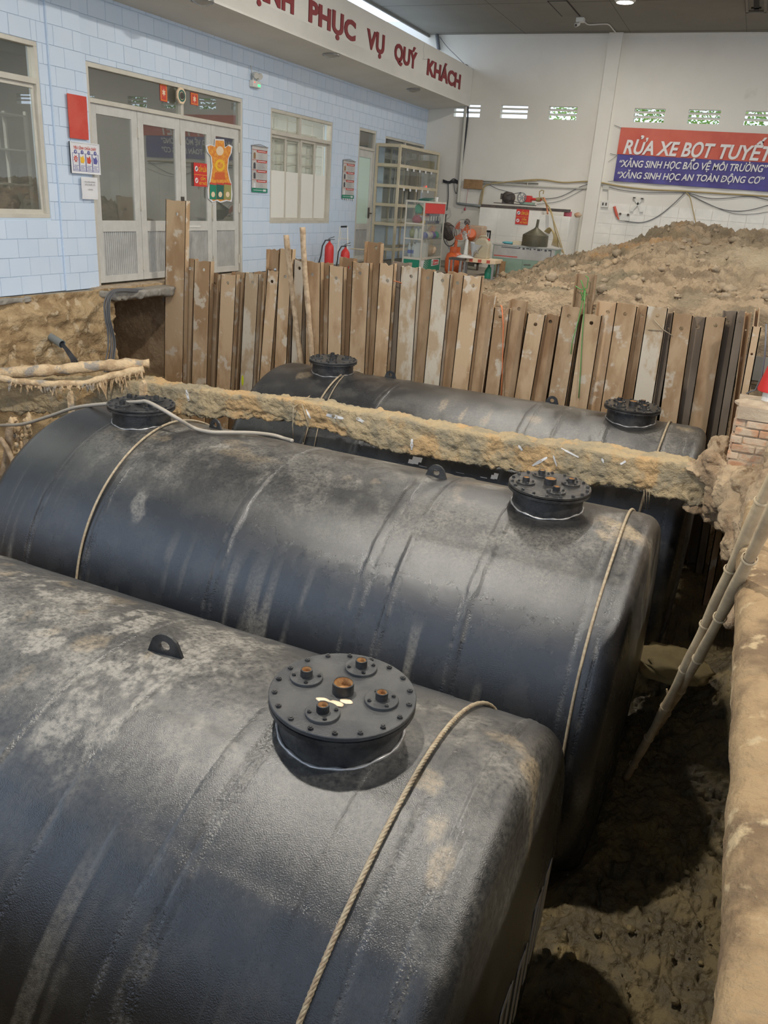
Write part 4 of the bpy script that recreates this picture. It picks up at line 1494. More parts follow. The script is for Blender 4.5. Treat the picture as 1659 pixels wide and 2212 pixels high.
# ------------------------------------------------------------------ steel piles along the far side of the pit
PYF, PYB = 11.05, 11.19


def pile(top, bot, front, zt=None, hole=0.0, mat_='pile', jag=0.02, seed=0, label='', yy=None, depth=0.10, width=None, name='steel_pile'):
    """top/bot = (xl, xr, y) measured along the two ends of the visible face"""
    Yw = yy if yy is not None else (PYF if front else PYB)
    tl, tr = ony(top[0], top[2], Yw), ony(top[1], top[2], Yw)
    bl, br = ony(bot[0], bot[2], Yw), ony(bot[1], bot[2], Yw)
    w = width or (tr[0] - tl[0])
    tc, bc = (tl + tr) / 2, (bl + br) / 2
    ax = (tc - bc) / (tc[2] - bc[2])           # lean per metre of height
    ztop = (tl[2] + tr[2]) / 2
    zbot = PIT_Z - 0.25
    c = lambda z: tc + ax * (z - tc[2])
    th = 0.012
    sgn = 1 if front else -1                   # flanges go back on front piles, forward on rear ones
    r_ = random.Random(seed)
    root = thing(name, label, 'steel pile', tuple(c(zbot)), 'steel piles lining the far side of the pit')
    zh = ztop - (hole or 0.16)
    kk_ = min(1.0, w * 0.36 / 0.06)
    hr = 0.026 * kk_
    hc = r_.uniform(-0.02, 0.03) * kk_ ** 3
    a = 0.06 * kk_
    X = lambda z, f: c(z)[0] + f * w / 2
    mb = MB()
    # web plate with a real lifting hole
    n = 12
    circ = [(hc + hr * math.cos(2 * math.pi * i / n + math.pi / n), zh + hr * math.sin(2 * math.pi * i / n + math.pi / n)) for i in range(n)]
    sq = []
    for i in range(n):
        q = 2 * math.pi * i / n + math.pi / n
        m_ = max(abs(math.cos(q)), abs(math.sin(q)))
        sq.append((hc + a * math.cos(q) / m_, zh + a * math.sin(q) / m_))
    jg = [(f, ztop + r_.uniform(-jag, jag)) for f in (-1, -0.6, -0.2, 0.2, 0.6, 1)]

    def pt(x, z, d):
        return (c(z)[0] + x, Yw + d, z)
    for d, flip in ((0.0, False), (th, True)):
        vs, fs = [], []

        def add(poly):
            i0 = len(vs)
            vs.extend(poly)
            f = tuple(range(i0, i0 + len(poly)))
            fs.append(f[::-1] if flip else f)
        hw = w / 2
        add([pt(-hw, zbot, d), pt(hw, zbot, d), pt(hw, zh - a, d), pt(hc + a, zh - a, d), pt(hc - a, zh - a, d), pt(-hw, zh - a, d)])
        add([pt(-hw, zh - a, d), pt(hc - a, zh - a, d), pt(hc - a, zh + a, d), pt(-hw, zh + a, d)])
        add([pt(hc + a, zh - a, d), pt(hw, zh - a, d), pt(hw, zh + a, d), pt(hc + a, zh + a, d)])
        add([pt(-hw, zh + a, d), pt(hw, zh + a, d)] + [pt(f * hw, z, d) for f, z in reversed(jg)])
        for i in range(n):
            j = (i + 1) % n
            add([pt(*circ[i], d), pt(*sq[i], d), pt(*sq[j], d), pt(*circ[j], d)])
        mb.add(vs, fs)
    mb.add([pt(*q, 0) for q in circ] + [pt(*q, th) for q in circ], [((i + 1) % n, i, n + i, n + (i + 1) % n) for i in range(n)])
    hw = w / 2
    mb.add([pt(f * hw, z, 0) for f, z in jg] + [pt(f * hw, z, th) for f, z in jg], [(i, i + 1, len(jg) + i + 1, len(jg) + i) for i in range(len(jg) - 1)])
    obj('web', mb, M[mat_], root)
    fl = MB()
    for sd in (-1, 1):
        zt_ = jg[0][1] if sd < 0 else jg[-1][1]
        y0, y1 = (Yw, Yw + depth) if front else (Yw - depth + th, Yw + th)
        vs = []
        for z in (zbot, zt_):
            for xx, y in ((0, y0), (-sd * th, y0), (-sd * th, y1), (0, y1)):
                vs.append((X(z, sd) + xx, y, z))
        fl2 = MB().add(vs, [(0, 1, 5, 4), (1, 2, 6, 5), (2, 3, 7, 6), (3, 0, 4, 7), (4, 5, 6, 7)])
        obj('flange', fl2, M[mat_], root)
    return root


PL = [  # top (xl,xr,y), bottom (xl,xr,y), front?, hole, material, words
 ((358, 402, 433), (355.5, 394, 808), 1, .20, 'pile', 'tallest steel pile, standing at the left end before the door'),
 ((398, 427, 558), (391, 413, 808), 0, .0, 'pile', 'narrow rear pile just right of the tallest one'),
 ((419.5, 455, 564), (414.6, 446, 818), 1, .13, 'pile', 'orange-stained front pile with whitened top, second front pile from the left'),
 ((452, 479, 590), (444, 470, 820), 0, .0, 'pile2', 'rear pile before the right door leaf, with a half hole and grey foot'),
 ((477, 511, 593), (468, 497, 833), 1, .13, 'pile', 'front pile with whitened top and dark hole before the door edge'),
 ((507, 532, 589), (494, 518, 833), 0, .12, 'pile2', 'rear pile right of the whitened-top pile at the door edge'),
 ((529, 560, 591), (517, 546, 837), 1, .13, 'pile3', 'pale front pile with a yellow spray mark at its foot'),
 ((556, 580, 587), (545, 562, 818), 0, .12, 'pile', 'rear pile right of the yellow-marked one, rust hole low down'),
 ((577.6, 603, 585), (561, 586, 798), 1, .16, 'pile', 'slanting front pile left of the tall paired piles below the white-filmed window'),
 ((582, 608, 539), (575, 600, 777), 0, .3, 'pile2', 'taller rear pile left of the short bark stake'),
 ((604, 632, 538), (592, 620, 777), 1, .4, 'pile', 'tall front pile below the short bark stake'),
 ((629, 642, 558), (620, 632, 777), 0, .2, 'piled', 'dark sliver of a pile behind the leaning stick'),
 ((635, 658, 563), (629, 650, 771), 1, .11, 'pile3', 'greyish white narrow pile between two leaning sticks'),
 ((646, 670, 561), (640, 664, 775), 0, .3, 'piled', 'dark rear pile behind the long leaning stick'),
 ((660, 693, 566), (663, 686, 780), 1, .18, 'pile2', 'front pile right of the long leaning stick, pale top edge'),
 ((690, 720, 568), (685, 707, 778), 0, .2, 'pile2', 'plain brown rear pile before the taller red extinguisher'),
 ((711, 743, 575), (705.5, 738, 762), 1, .17, 'pile', 'front pile with mottled mud before the gap of the two extinguishers'),
 ((739, 771, 558), (734, 756, 762), 0, .13, 'pile2', 'rear pile covering the foot of the labelled extinguisher'),
 ((761, 799, 567), (752.6, 790, 771), 1, .15, 'pile', 'front pile with a mud-streaked hole before the narrow door'),
 ((793, 829, 524), (786, 811, 771), 0, .07, 'pile2', 'tall dark rear pile before the foot of the cream shelf'),
 ((819.5, 852, 572), (806, 837, 789), 1, .22, 'pile', 'front pile with a broken grey-crusted top'),
 ((852.5, 890, 567), (834, 856, 797), 0, .25, 'piled', 'rear pile before the shelf corner tied with a thin red wire'),
 ((866, 905, 576), (853.5, 889, 811), 1, .13, 'pile3', 'front pile with lilac-white top and a round dark hole'),
 ((903, 941, 581), (887, 918, 815), 0, .12, 'pile2', 'smooth brown rear pile before the green cabinet base'),
 ((936, 974, 590), (915, 951, 820), 1, .10, 'pile3', 'front pile crusted pale below its middle'),
 ((972, 1010, 589), (948, 979, 826), 0, .14, 'pile2', 'rear pile with mud-filled hole below the orange fan'),
 ((1001, 1042, 596), (975.5, 1012, 831), 1, .13, 'pile', 'front pile with a white-topped head at the left foot of the spoil heap'),
 ((1035, 1075, 637), (1010, 1046, 835), 0, .10, 'pile', 'short rear pile with a mud drip hole left of the orange string'),
 ((1068, 1102, 665), (1044, 1082, 844), 1, .12, 'pile', 'short front pile behind the orange string'),
 ((1103, 1141, 648), (1085, 1111, 847), 0, .12, 'pile2', 'scraped dark-streaked rear pile right of the orange string'),
 ((1140, 1179, 678), (1110, 1150, 851), 1, .14, 'pile', 'lowest smooth front pile with a pebble stuck in its hole'),
 ((1178, 1211, 679), (1148, 1185, 857), 0, .10, 'pile2', 'low brown rear pile next to the smooth lowest pile'),
 ((1213, 1256, 663), (1183, 1221, 866), 1, .12, 'pile', 'front pile left of the green twine strand'),
 ((1246, 1290, 593), (1216, 1252, 867), 0, .35, 'pile2', 'tall rear pile with green twine knotted round its head'),
 ((1257, 1301, 681), (1229, 1270, 873), 1, .10, 'pile', 'low front pile right below the knotted green twine'),
 ((1292, 1337, 654), (1268, 1301, 876), 0, .12, 'pile', 'rear pile right of the twine, dark hole near its top'),
 ((1331, 1378, 658), (1298, 1341, 880), 1, .12, 'pile', 'front pile with long pale scratches left of the brown rear one'),
 ((1374, 1401, 660), (1342, 1370, 855), 0, .13, 'pile2', 'brown rear pile left of the whitewashed pile'),
 ((1398, 1444, 664), (1368, 1411, 860), 1, .10, 'pile3', 'whitewashed front pile with a wire tied through it'),
 ((1441, 1459, 676), (1409, 1428, 862), 0, .2, 'piled', 'dark rear pile right of the whitewashed pile'),
 ((1453.5, 1498, 678), (1424.6, 1463, 904), 1, .18, 'pile', 'plain muddy front pile left of the dark double-holed pile'),
 ((1495, 1527, 685), (1461, 1488, 904), 0, .12, 'piled', 'dark rear pile with two mud plugs near the right corner'),
 ((1523.7, 1569, 685), (1486, 1532, 914), 1, .10, 'pile2', 'last front pile on the right, with two holes'),
 ((1562, 1596, 672), (1526, 1556, 930), 0, .14, 'piled', 'grey-black corner pile with a bright hole'),
]
for k, (t_, b_, fr_, ho, mm, lab) in enumerate(PL):
    pile(t_, b_, bool(fr_), hole=ho, mat_=mm, seed=k, label=lab, jag=0.03 if 'broken' in lab else 0.012)
# the row turns the corner and runs towards the viewer
pile((1591, 1613, 674), (1544, 1576, 930), True, hole=.12, mat_='piled', seed=71, label='weathered corner pile with a long rib, right of the grey-black one', yy=10.86)
pile((1609, 1624, 676), (1572, 1592, 930), False, hole=.2, mat_='pile2', seed=72, label='thin brown pile edge right of the weathered corner pile', yy=10.76)
pile((1625, 1645, 706), (1592, 1614, 880), True, hole=.3, mat_='pile', seed=73, label='pale-edged pile at the far right beside the red cone', yy=9.95)
pile((1630, 1642, 668), (1604, 1616, 880), False, hole=.3, mat_='pile2', seed=74, label='pink-rusted pile stub behind the pale-edged pile at the far right', yy=10.4)
q = ony(523, 822, PYF)
bpy_pile = [o for o in bpy.data.objects if o.get('label', '').startswith('pale front pile with a yellow')][0]
obj('spray_mark', MB().ell((q[0] + 0.01, PYF - 0.002, q[2]), 0.022, 0.002, 0.085, jit=0.3, seed=2), M['spray'], bpy_pile, smooth=True, label='yellow spray mark')


def stick(name, pts, r, mat_, label, cat, n=9):
    pp = [np.array(p, float) for p in pts]
    full, rr = [], []
    for i in range(len(pp) - 1):
        for f in np.linspace(0, 1, 9, endpoint=False):
            p = pp[i] * (1 - f) + pp[i + 1] * f
            full.append(p + 0.3 * r * (np.array([vnoise(p * 4), vnoise(p * 4 + 9), 0]) - 0.5))
            rr.append(r * (0.88 + 0.24 * float(vnoise(p * 9))))
    full.append(pp[-1])
    rr.append(rr[-1])
    return obj(name, MB().tube(full, rr, n), mat_, smooth=True, label=label, cat=cat)


stick('wooden_stake', [ony(618, 507, 10.98), ony(627, 600, 10.96), ony(651, 790, 10.9)], 0.042, M['stake'], 'short bark-covered stake with flat head leaning in the pile row', 'stake')
stick('wooden_stake', [ony(653, 490, 10.96), ony(660, 600, 10.95), ony(676, 790, 10.9)], 0.042, M['stake'], 'long mottled pole leaning on the piles below the white-filmed window', 'stake')
obj('string', MB().tube([ony(1081, 660, PYF + 0.05), ony(1084, 662, PYF - 0.02), ony(1087, 700, PYF - 0.03), ony(1086, 760, PYF - 0.03), ony(1083, 860, PYF - 0.04)], 0.008, 6), M['norange'], smooth=True, label='orange string hanging straight down over the pile row', cat='string')
tw = MB()
Yt = PYB - 0.11
for p in ([(1255, 605), (1262, 625), (1260, 640), (1250, 690), (1236, 740), (1233, 765)], [(1264, 626), (1262, 660), (1258, 720), (1254, 800), (1250, 860)], [(1243, 618), (1255, 626), (1268, 622), (1271, 600), (1265, 596)], [(1258, 634), (1265, 628), (1268, 636), (1258, 644), (1255, 630)], [(1258, 640), (1262, 650), (1256, 648), (1262, 632)]):
    y0 = Yt
    pts = [ony(a, b, Yt if b < 655 else PYF - 0.04) for a, b in p]
    tw.tube(pts, 0.007, 5)
obj('twine', tw, M['ngreen'], smooth=True, label='green twine knotted round the tall rear pile with two loose ends', cat='twine')
obj('wire', MB().tube([ony(1412, 690, PYF - 0.03), ony(1432, 712, PYF - 0.04), ony(1454, 726, PYF - 0.03)], 0.006, 5).tube([ony(1400, 712, PYF - 0.02), ony(1430, 713, PYF - 0.03)], 0.006, 5), M['rope'], smooth=True, label='rusty tie wire through the whitewashed pile', cat='wire')
obj('wire', MB().tube([ony(851, 607, PYF + 0.02), ony(862, 609, PYF - 0.02), ony(868, 612, PYF)], 0.006, 5), M['norange'], smooth=True, label='thin reddish tie wire between two piles before the cream shelf', cat='wire')
obj('batten', MB().bar(ony(1071, 661, 11.3), ony(1100, 663, 11.3), 0.03, 0.025), M['wood'], label='short pale batten lying behind the pile with the orange string', cat='batten')
obj('batten', MB().bar(ony(1142, 668, 11.32), ony(1212, 676, 11.32), 0.05, 0.03).bar(ony(1176, 676, 11.3), ony(1186, 666, 11.34), 0.04, 0.03), M['stake'], label='weathered battens lying behind the lowest piles', cat='batten')

# ------------------------------------------------------------------ earth: left bank, spoil heap, right bank
# left cut under the blue wall
ny_, nz_ = 420, 200
Yg, Zg = np.meshgrid(np.linspace(0.3, 11.6, ny_), np.linspace(-0.02, -3.6, nz_), indexing='ij')
Pn = np.stack([0 * Yg, Yg, Zg], -1)
cav = smooth(9.72, 9.9, Yg + 0.12 * (fbm(Pn * 3, 3) - .5)) * (1 - smooth(-0.30, -0.21, Zg)) * smooth(-1.75, -1.5, Zg)
Xg = -8.62 + 0.30 * (fbm(Pn * 0.9 + 4, 4) - 0.5) - 0.16 * (fbm(Pn * 3.0, 5, ridge=True, gain=.6) - 0.6) + 0.07 * (fbm(Pn * 12, 4) - 0.5)
Xg = Xg + 0.35 * smooth(-1.1, -2.6, Zg) - 1.5 * cav + 0.10 * (1 - smooth(-0.28, -0.1, Zg)) - 0.06
npmesh('earth_bank', np.stack([Xg, Yg, Zg], -1).reshape(-1, 3), gridquads(ny_, nz_, flip=True), M['earth'], origin=(-8.6, 6, -3.3), label='tan cut earth face below the blue tiled wall, hollowed under the door', cat='earth bank')
ys_ = np.linspace(0.4, 11.35, 640)
pr_ = np.array([(-0.16, 0.0), (0.0, 0.0), (0.2, 0.002), (0.4, 0.004), (0.6, 0.003), (0.8, 0.0), (0.95, -0.002), (1.0, -0.008), (1.02, -0.03), (1.0, -0.055), (1.0, -0.08), (0.96, -0.1), (0.86, -0.115), (0.7, -0.12), (0.5, -0.125), (0.3, -0.13), (0.1, -0.135), (-0.16, -0.14)])
wide = smooth(9.45, 9.75, ys_ + 0.1 * (fbm(np.stack([ys_ * 2, 0 * ys_, 0 * ys_], -1), 2) - .5))
out_ = 0.10 + 0.10 * (fbm(np.stack([ys_ * 1.7, 0 * ys_ + 3, 0 * ys_], -1), 4) - 0.5) + 0.26 * wide + 0.14 * wide * (fbm(np.stack([ys_ * 3.1, 0 * ys_ + 7, 0 * ys_], -1), 4) - 0.5)
thk = 0.55 + 0.5 * wide
P = np.zeros((len(pr_), len(ys_), 3))
P[:, :, 0] = XW + pr_[:, 0][:, None] * out_[None, :] + 0.0
P[:, :, 1] = ys_[None]
P[:, :, 2] = -0.035 + pr_[:, 1][:, None] * thk[None, :] - 0.02 * wide[None, :]
nz = fbm(P * np.array([9, 7, 9]), 4) - 0.5
P[:, :, 2] += 0.035 * nz
edge_ = smooth(0.5, 0.95, pr_[:, 0])[:, None]
P[:, :, 0] += (0.10 * (fbm(P * np.array([5, 9, 14]) + 5, 4) - 0.5) + 0.10 * (fbm(P * np.array([2, 3.1, 3]) + 9, 3, ridge=True) - 0.6)) * edge_
P[:, :, 2] -= 0.05 * smooth(0.55, 0.75, fbm(P * np.array([3, 5, 0]) + 1, 3)) * (pr_[:, 1] < -0.07)[:, None]
npmesh('slab_edge', P.reshape(-1, 3), gridquads(len(pr_), len(ys_), flip=True), M['grey_conc'], origin=(XW, 7, -.2), label='broken grey concrete slab edge along the foot of the blue wall', cat='slab')

# log and roots
lg = MB()


def path3(pts, n):
    pts = np.array(pts, float)
    f = np.linspace(0, len(pts) - 1, n)
    out = []
    for q in f:
        i = min(int(q), len(pts) - 2)
        p0, p1, p2, p3 = pts[max(i - 1, 0)], pts[i], pts[i + 1], pts[min(i + 2, len(pts) - 1)]
        u = q - i
        out.append(0.5 * (2 * p1 + (p2 - p0) * u + (2 * p0 - 5 * p1 + 4 * p2 - p3) * u * u + (3 * p1 - p0 - 3 * p2 + p3) * u ** 3))
    return np.array(out)


LA = path3([ony(-60, 812, 6.75), ony(0, 806, 6.95), ony(100, 801, 7.25), ony(200, 793, 7.6), ony(322, 785, 8.0)], 90)
LB = path3([ony(-60, 815, 6.6), ony(0, 818, 6.8), ony(60, 827, 7.0), ony(130, 831, 7.2), ony(190, 826, 7.4), ony(250, 810, 7.65), ony(312, 797, 7.9)], 90)
for L_, r0 in ((LA, 0.062), (LB, 0.042)):
    rr = [r0 * (0.6 + 0.45 * float(vnoise(p * 5)) + 0.45 * float(vnoise(p * 19))) for p in L_]
    lg.tube(L_ + 0.03 * (np.stack([vnoise(L_ * 6), vnoise(L_ * 6 + 5), vnoise(L_ * 6 + 9)], -1) - .5), rr, 10)
log_o = obj('split_log', lg, M['wood'], smooth=True, label='peeling pale split log lying on the left end of the concrete beam', cat='log')
sh = MB()
for k in range(95):
    f = rnd.choice((rnd.uniform(0.12, 0.99), rnd.uniform(0.6, 0.99), rnd.gauss(0.45, 0.06)))
    f = min(max(f, 0.1), 0.99)
    p = LB[int(f * 89)] + np.array([0, -0.035, -0.02])
    L = (0.02 + 0.16 * rnd.random() ** 2.2) * (1.5 if f > 0.72 else 0.75)
    dx = rnd.uniform(-0.05, 0.05)
    w = 0.005 + 0.03 * rnd.random() ** 2
    sh.add([p + (-w, 0, 0.02), p + (w, 0, 0.02), p + (w * 0.8 + dx, -0.02, -L * 0.6), p + (dx * 1.5, -0.015, -L), p + (-w * 0.5 + dx, -0.02, -L * 0.6),
            p + (0, 0.012, 0.02), p + (dx, 0.0, -L * 0.7)], [(0, 1, 2, 3, 4), (1, 5, 6, 2), (5, 0, 4, 6), (6, 4, 3), (2, 6, 3)])
obj('bark_shred', sh, M['wood'], log_o, kind='stuff')
rt = MB()
base = ony(45, 960, 6.7)
for k in range(46):
    p = ony(rnd.uniform(22, 66), rnd.uniform(905, 1010), 6.75 + rnd.uniform(-.1, .1))
    rt.ell(p, 0.03 * rnd.uniform(.6, 1.4), 0.03, 0.05 * rnd.uniform(.6, 1.5), n=7, m=5, jit=0.6, seed=k)
obj('root_clump', rt, M['wood'], smooth=True, label='pale shredded root clump at the left behind the middle tank', cat='roots', kind='stuff')
stick('root', [ony(22, 915, 6.6), ony(18, 960, 6.6), ony(8, 1030, 6.6)], 0.045, M['stake'], 'thick grey root standing at the left edge beside the root clump', 'root')
stick('root', [ony(0, 945, 6.5), ony(14, 965, 6.5), ony(30, 1000, 6.5)], 0.03, M['stake'], 'thin slanting root crossing the thick grey root', 'root')
q = ony(150, 852, 7.0)
obj('stake', MB().prism([(-.03, -.25), (.035, -.25), (.03, .1), (.02, .13), (-.01, .11), (-.03, .06)], ony(150, 868, 6.95), (1, 0, 0), (0, 0, 1), (0, .04, 0)), M['wood'], label='short pale wooden stake standing before the left part of the beam', cat='stake')
obj('stake', MB().prism([(-.045, -.3), (.045, -.3), (.04, .09), (.01, .125), (-.03, .07)], ony(306, 845, 7.3), (1, 0, 0), (0, 0, 1), (0, .05, 0)), M['wood'], label='splintered pale stake behind the left manhole of the middle tank', cat='stake')

# cables at the door sill and from the conduit
cb = MB()
for k in range(9):
    o1 = np.array([rnd.uniform(-.02, .02), rnd.uniform(-.05, .05), rnd.uniform(-.015, .015)])
    pts = [onx(356, 628 + k * 0.9, XW + 0.30), onx(300, 624 + k, XW + 0.34), onx(255, 624 + 0.9 * k, XW + 0.40), onx(236 + k * 0.9, 632 + k, XW + 0.46), onx(226 + k * 1.4, 655, XW + 0.5), onx(229 + 1.1 * k, 690, XW + 0.52), onx(233 + 1.2 * k, 710, XW + 0.53), onx(234 + 1.9 * k, 745, XW + 0.55), onx(227 + 2.3 * k, 785, XW + 0.6), onx(225 + 2.3 * k, 803, XW + 0.62)]
    sm_ = []
    for i in range(len(pts) - 1):
        p0, p1, p2, p3 = pts[max(i - 1, 0)], pts[i], pts[i + 1], pts[min(i + 2, len(pts) - 1)]
        for f in np.linspace(0, 1, 5, endpoint=False):
            sm_.append(0.5 * (2 * p1 + (p2 - p0) * f + (2 * p0 - 5 * p1 + 4 * p2 - p3) * f * f + (3 * p1 - p0 - 3 * p2 + p3) * f ** 3) + o1)
    cb.tube(sm_ + [pts[-1]], 0.009, 5)
obj('cable_bundle', cb, M['cable_grey'], smooth=True, label='dark cable bundle running out at the door sill and down into the pit', cat='cables')
pc = onx(124, 737, -8.42)
cp = thing('conduit', 'short grey conduit pipe sticking out of the left earth face', 'pipe', tuple(pc))
ax_ = np.array([0.9, -0.15, -0.25])
ax_ /= np.linalg.norm(ax_)
obj('pipe', MB().lathe([(0.05, -0.3), (0.055, 0.1), (0.045, 0.1), (0.042, -0.2)], pc, ax_, 20), M['pvc'], cp, smooth='auto')
c2 = MB()
for k in range(5):
    c2.tube([pc - ax_ * 0.2, pc + ax_ * 0.1 + np.array([0, 0.012 * (k - 2), 0.0]), onx(140 + 2 * k, 755, -8.2), onx(152 + 3 * k, 775, -8.1), onx(160 + 4 * k, 795, -8.05)], 0.009, 5)
obj('cable', c2, M['cable'], cp, smooth=True)

# spoil heap behind the piles
crest = [(1000, 632), (1040, 626), (1062, 616), (1100, 600), (1150, 580), (1200, 558), (1262, 544), (1330, 528), (1400, 502), (1440, 489), (1490, 479), (1520, 489), (1560, 497), (1600, 497), (1659, 503), (1800, 520)]
cx_, cz_ = [], []
for (x, y) in crest:
    p = ony(x, y, 17.0)
    cx_.append(p[0])
    cz_.append(max(p[2], 0.0))
nx, ny = 560, 460
Xm, Ym = np.meshgrid(np.linspace(-6.2, 4.6, nx), np.linspace(11.22, 21.6, ny), indexing='ij')
zc = np.interp(Xm, cx_, cz_)
t_ = np.clip((Ym - 11.2) / 5.8, 0, 1)
zf = 0.06 + 0.34 * smooth(-4.2, -2.4, Xm) + 0.05 * smooth(-1, 0.6, Xm)
Pm = np.stack([Xm, Ym, 0 * Xm], -1)
prof = t_ ** 1.0
back = 1 - smooth(17.0, 20.6, Ym)
Zm = np.where(Ym < 17.0, zf + (zc - zf) * prof, zc * back)
Zm *= smooth(-5.6, -4.3, Xm + 0.10 * (Ym - 17) + 0.25 * (fbm(Pm * 1.3, 3) - .5)) * 0.85 + 0.15 * smooth(-5.7, -5.2, Xm)
flat = np.exp(-(((Xm - 0.9) / 1.6) ** 2 + ((Ym - 14.8) / 1.0) ** 2))
Wp = Pm + 0.35 * np.stack([fbm(Pm * 2 + 31, 3), fbm(Pm * 2 + 57, 3), 0 * Xm], -1)
lump = 0.26 * (fbm(Wp * 1.5 + 2, 5) - 0.5) - 0.30 * (fbm(Wp * 2.6 + 7, 5, ridge=True, gain=0.6) - 0.6) - 0.16 * (fbm(Wp * 8, 4, ridge=True, gain=.6) - 0.6) + 0.06 * (fbm(Pm * 22, 3) - 0.5)
Zm = Zm + lump * np.clip(1 - 0.9 * flat, 0, 1) * smooth(0.0, 0.25, Zm) * (0.6 + 0.4 * smooth(11.3, 13.5, Ym)) - 0.06 * (Zm < 0.02)
dk = smooth(0.52, 0.66, fbm(Pm * 1.6 + 90, 5)) * (1 - smooth(-2.0, 0.5, Xm) * 0.5) * 0.8
og = np.exp(-(((Xm + 2.0) / 0.9) ** 2 + ((Ym - 15.8) / 0.5) ** 2)) * 0.9 + 0.6 * smooth(0.6, 0.72, fbm(Pm * 2.3 + 40, 4)) * smooth(16.2, 16.9, Ym)
Wm = np.stack([np.clip(flat * 1.2, 0, 1), np.clip(og * smooth(0.4, 0.6, fbm(Pm * 5, 4)) * 1.3, 0, 1), np.clip(dk, 0, 1) * (1 - np.clip(flat, 0, 1)), 0 * Xm], -1)
Zm[:, 0] = -0.4
mound = npmesh('spoil_heap', np.stack([Xm, Ym, Zm], -1).reshape(-1, 3), gridquads(nx, ny), M['mound'], origin=(-1, 16, 0), attr=Wm.reshape(-1, 4), label='big lumpy heap of excavated earth behind the steel piles', cat='earth heap')
cl = MB()


def mz(x, y):
    i = int(np.clip((x + 6.2) / 10.8 * (nx - 1), 0, nx - 1))
    j = int(np.clip((y - 11.2) / 10.4 * (ny - 1), 0, ny - 1))
    return Zm[i, j]


for k in range(420):
    x, y = rnd.uniform(-5.1, 3.2), rnd.uniform(11.4, 17.4)
    z_ = mz(x, y)
    if z_ < 0.05 or math.exp(-(((x - 0.9) / 1.5) ** 2 + ((y - 14.8) / 0.9) ** 2)) > 0.5:
        continue
    r = 0.02 + 0.075 * rnd.random() ** 3.0
    cl.ell((x, y, z_ + r * 0.25), r * rnd.uniform(.8, 1.3), r, r * rnd.uniform(.5, .9), n=9, m=7, jit=0.9, seed=k)
obj('clod', cl, M['clod'], mound, smooth=True, kind='stuff')

# right bank: muddy slab whose edge overhangs the pit
nx2, ny2, = 60, 520
edge_y = np.linspace(-0.8, 5.0, ny2)
prof2 = [(1.6, 0.0)] + [(a, 0.0) for a in np.linspace(1.5, 0.1, 70)] + [(0.07, -0.004), (0.035, -0.015), (0.012, -0.035), (0.0, -0.065), (0.0, -0.12), (0.01, -0.18), (0.03, -0.24), (0.2, -0.3), (0.9, -0.5)]
prof2 = np.array(prof2)
P = np.zeros((len(prof2), ny2, 3))
P[:, :, 0] = 0.265 + prof2[:, 0][:, None]
P[:, :, 1] = edge_y[None, :]
P[:, :, 2] = prof2[:, 1][:, None] - 0.01
Pz = 0.05 * (fbm(P * 2.6, 4) - 0.5) + 0.035 * (fbm(P * 8, 5) - 0.5) - 0.012 * smooth(0.78, 0.9, fbm(P * 5 + 20, 4, ridge=True))
P[:, :, 2] += Pz
P[:, :, 0] += (0.05 * (fbm(P * np.array([0.3, 1.6, 1.6]) + 5, 4) - 0.5) + 0.02 * (fbm(P * 12 + 5, 3) - 0.5)) * (prof2[:, 0] < 0.3)[:, None]
bank = npmesh('bank_slab', P.reshape(-1, 3), gridquads(len(prof2), ny2), M['slab'], origin=(0.8, 2, -0.3), label='muddy slab edge along the right side of the pit', cat='slab')
# lumpy red earth between slab and brick pier, beam end embedded in it
ny3, nz3 = 130, 90
Yg, Zg = np.meshgrid(np.linspace(4.55, 9.0, ny3), np.linspace(0.0, 1.0, nz3), indexing='ij')
prof3 = np.array([(0.0, 1.9, 0.02), (0.2, 0.95, 0.0), (0.32, 0.55, -0.06), (0.42, 0.38, -0.22), (0.55, 0.30, -0.55), (0.7, 0.27, -0.95), (0.8, 0.36, -1.25), (0.88, 0.62, -1.45), (1.0, 1.3, -1.9)])
Xg = np.interp(Zg, prof3[:, 0], prof3[:, 1])
Zz = np.interp(Zg, prof3[:, 0], prof3[:, 2])
near = 1 - smooth(4.8, 6.6, Yg)
Xg = Xg + 0.10 + 0.12 * near
Zz = Zz * (1 - 0.35 * near)
Pn = np.stack([Xg, Yg, Zz], -1)
d = 0.22 * (fbm(Pn * 2.0 + 3, 4) - 0.5) + 0.16 * (fbm(Pn * 5, 4, ridge=True) - 0.6) + 0.04 * (fbm(Pn * 18, 3) - 0.5)
npmesh('earth_bank', np.stack([Xg - d, Yg, Zz + 0.5 * d], -1).reshape(-1, 3), gridquads(ny3, nz3, flip=False), M['mud_red'], origin=(0.6, 6.5, -1), label='lumpy reddish earth on the right between slab edge and brick pier', cat='earth bank')
# far right earth wall and the overhanging side of the pit
ny4, nz4 = 160, 70
Yg, Zg = np.meshgrid(np.linspace(0.2, 11.8, ny4), np.linspace(0.0, -4.2, nz4), indexing='ij')
Pn = np.stack([0 * Yg, Yg, Zg], -1)
Xg = 1.25 + 0.3 * (fbm(Pn * 1.3 + 3, 4) - 0.5) + 0.14 * (fbm(Pn * 5, 4, ridge=True) - 0.6) + 0.03 * (fbm(Pn * 20, 3) - .5)
npmesh('wall_pit_right', np.stack([Xg, Yg, Zg], -1).reshape(-1, 3), gridquads(ny4, nz4), M['mud'], kind='structure')
Xl, Zl = np.meshgrid(np.linspace(-10.5, 3.0, 150), np.linspace(-0.05, -4.2, 50), indexing='ij')
Pn = np.stack([Xl, 0 * Xl, Zl], -1)
npmesh('wall_pit_near', np.stack([Xl, 0.42 + 0.2 * (fbm(Pn * 2, 4) - .5), Zl], -1).reshape(-1, 3), gridquads(150, 50), M['mud'], kind='structure')
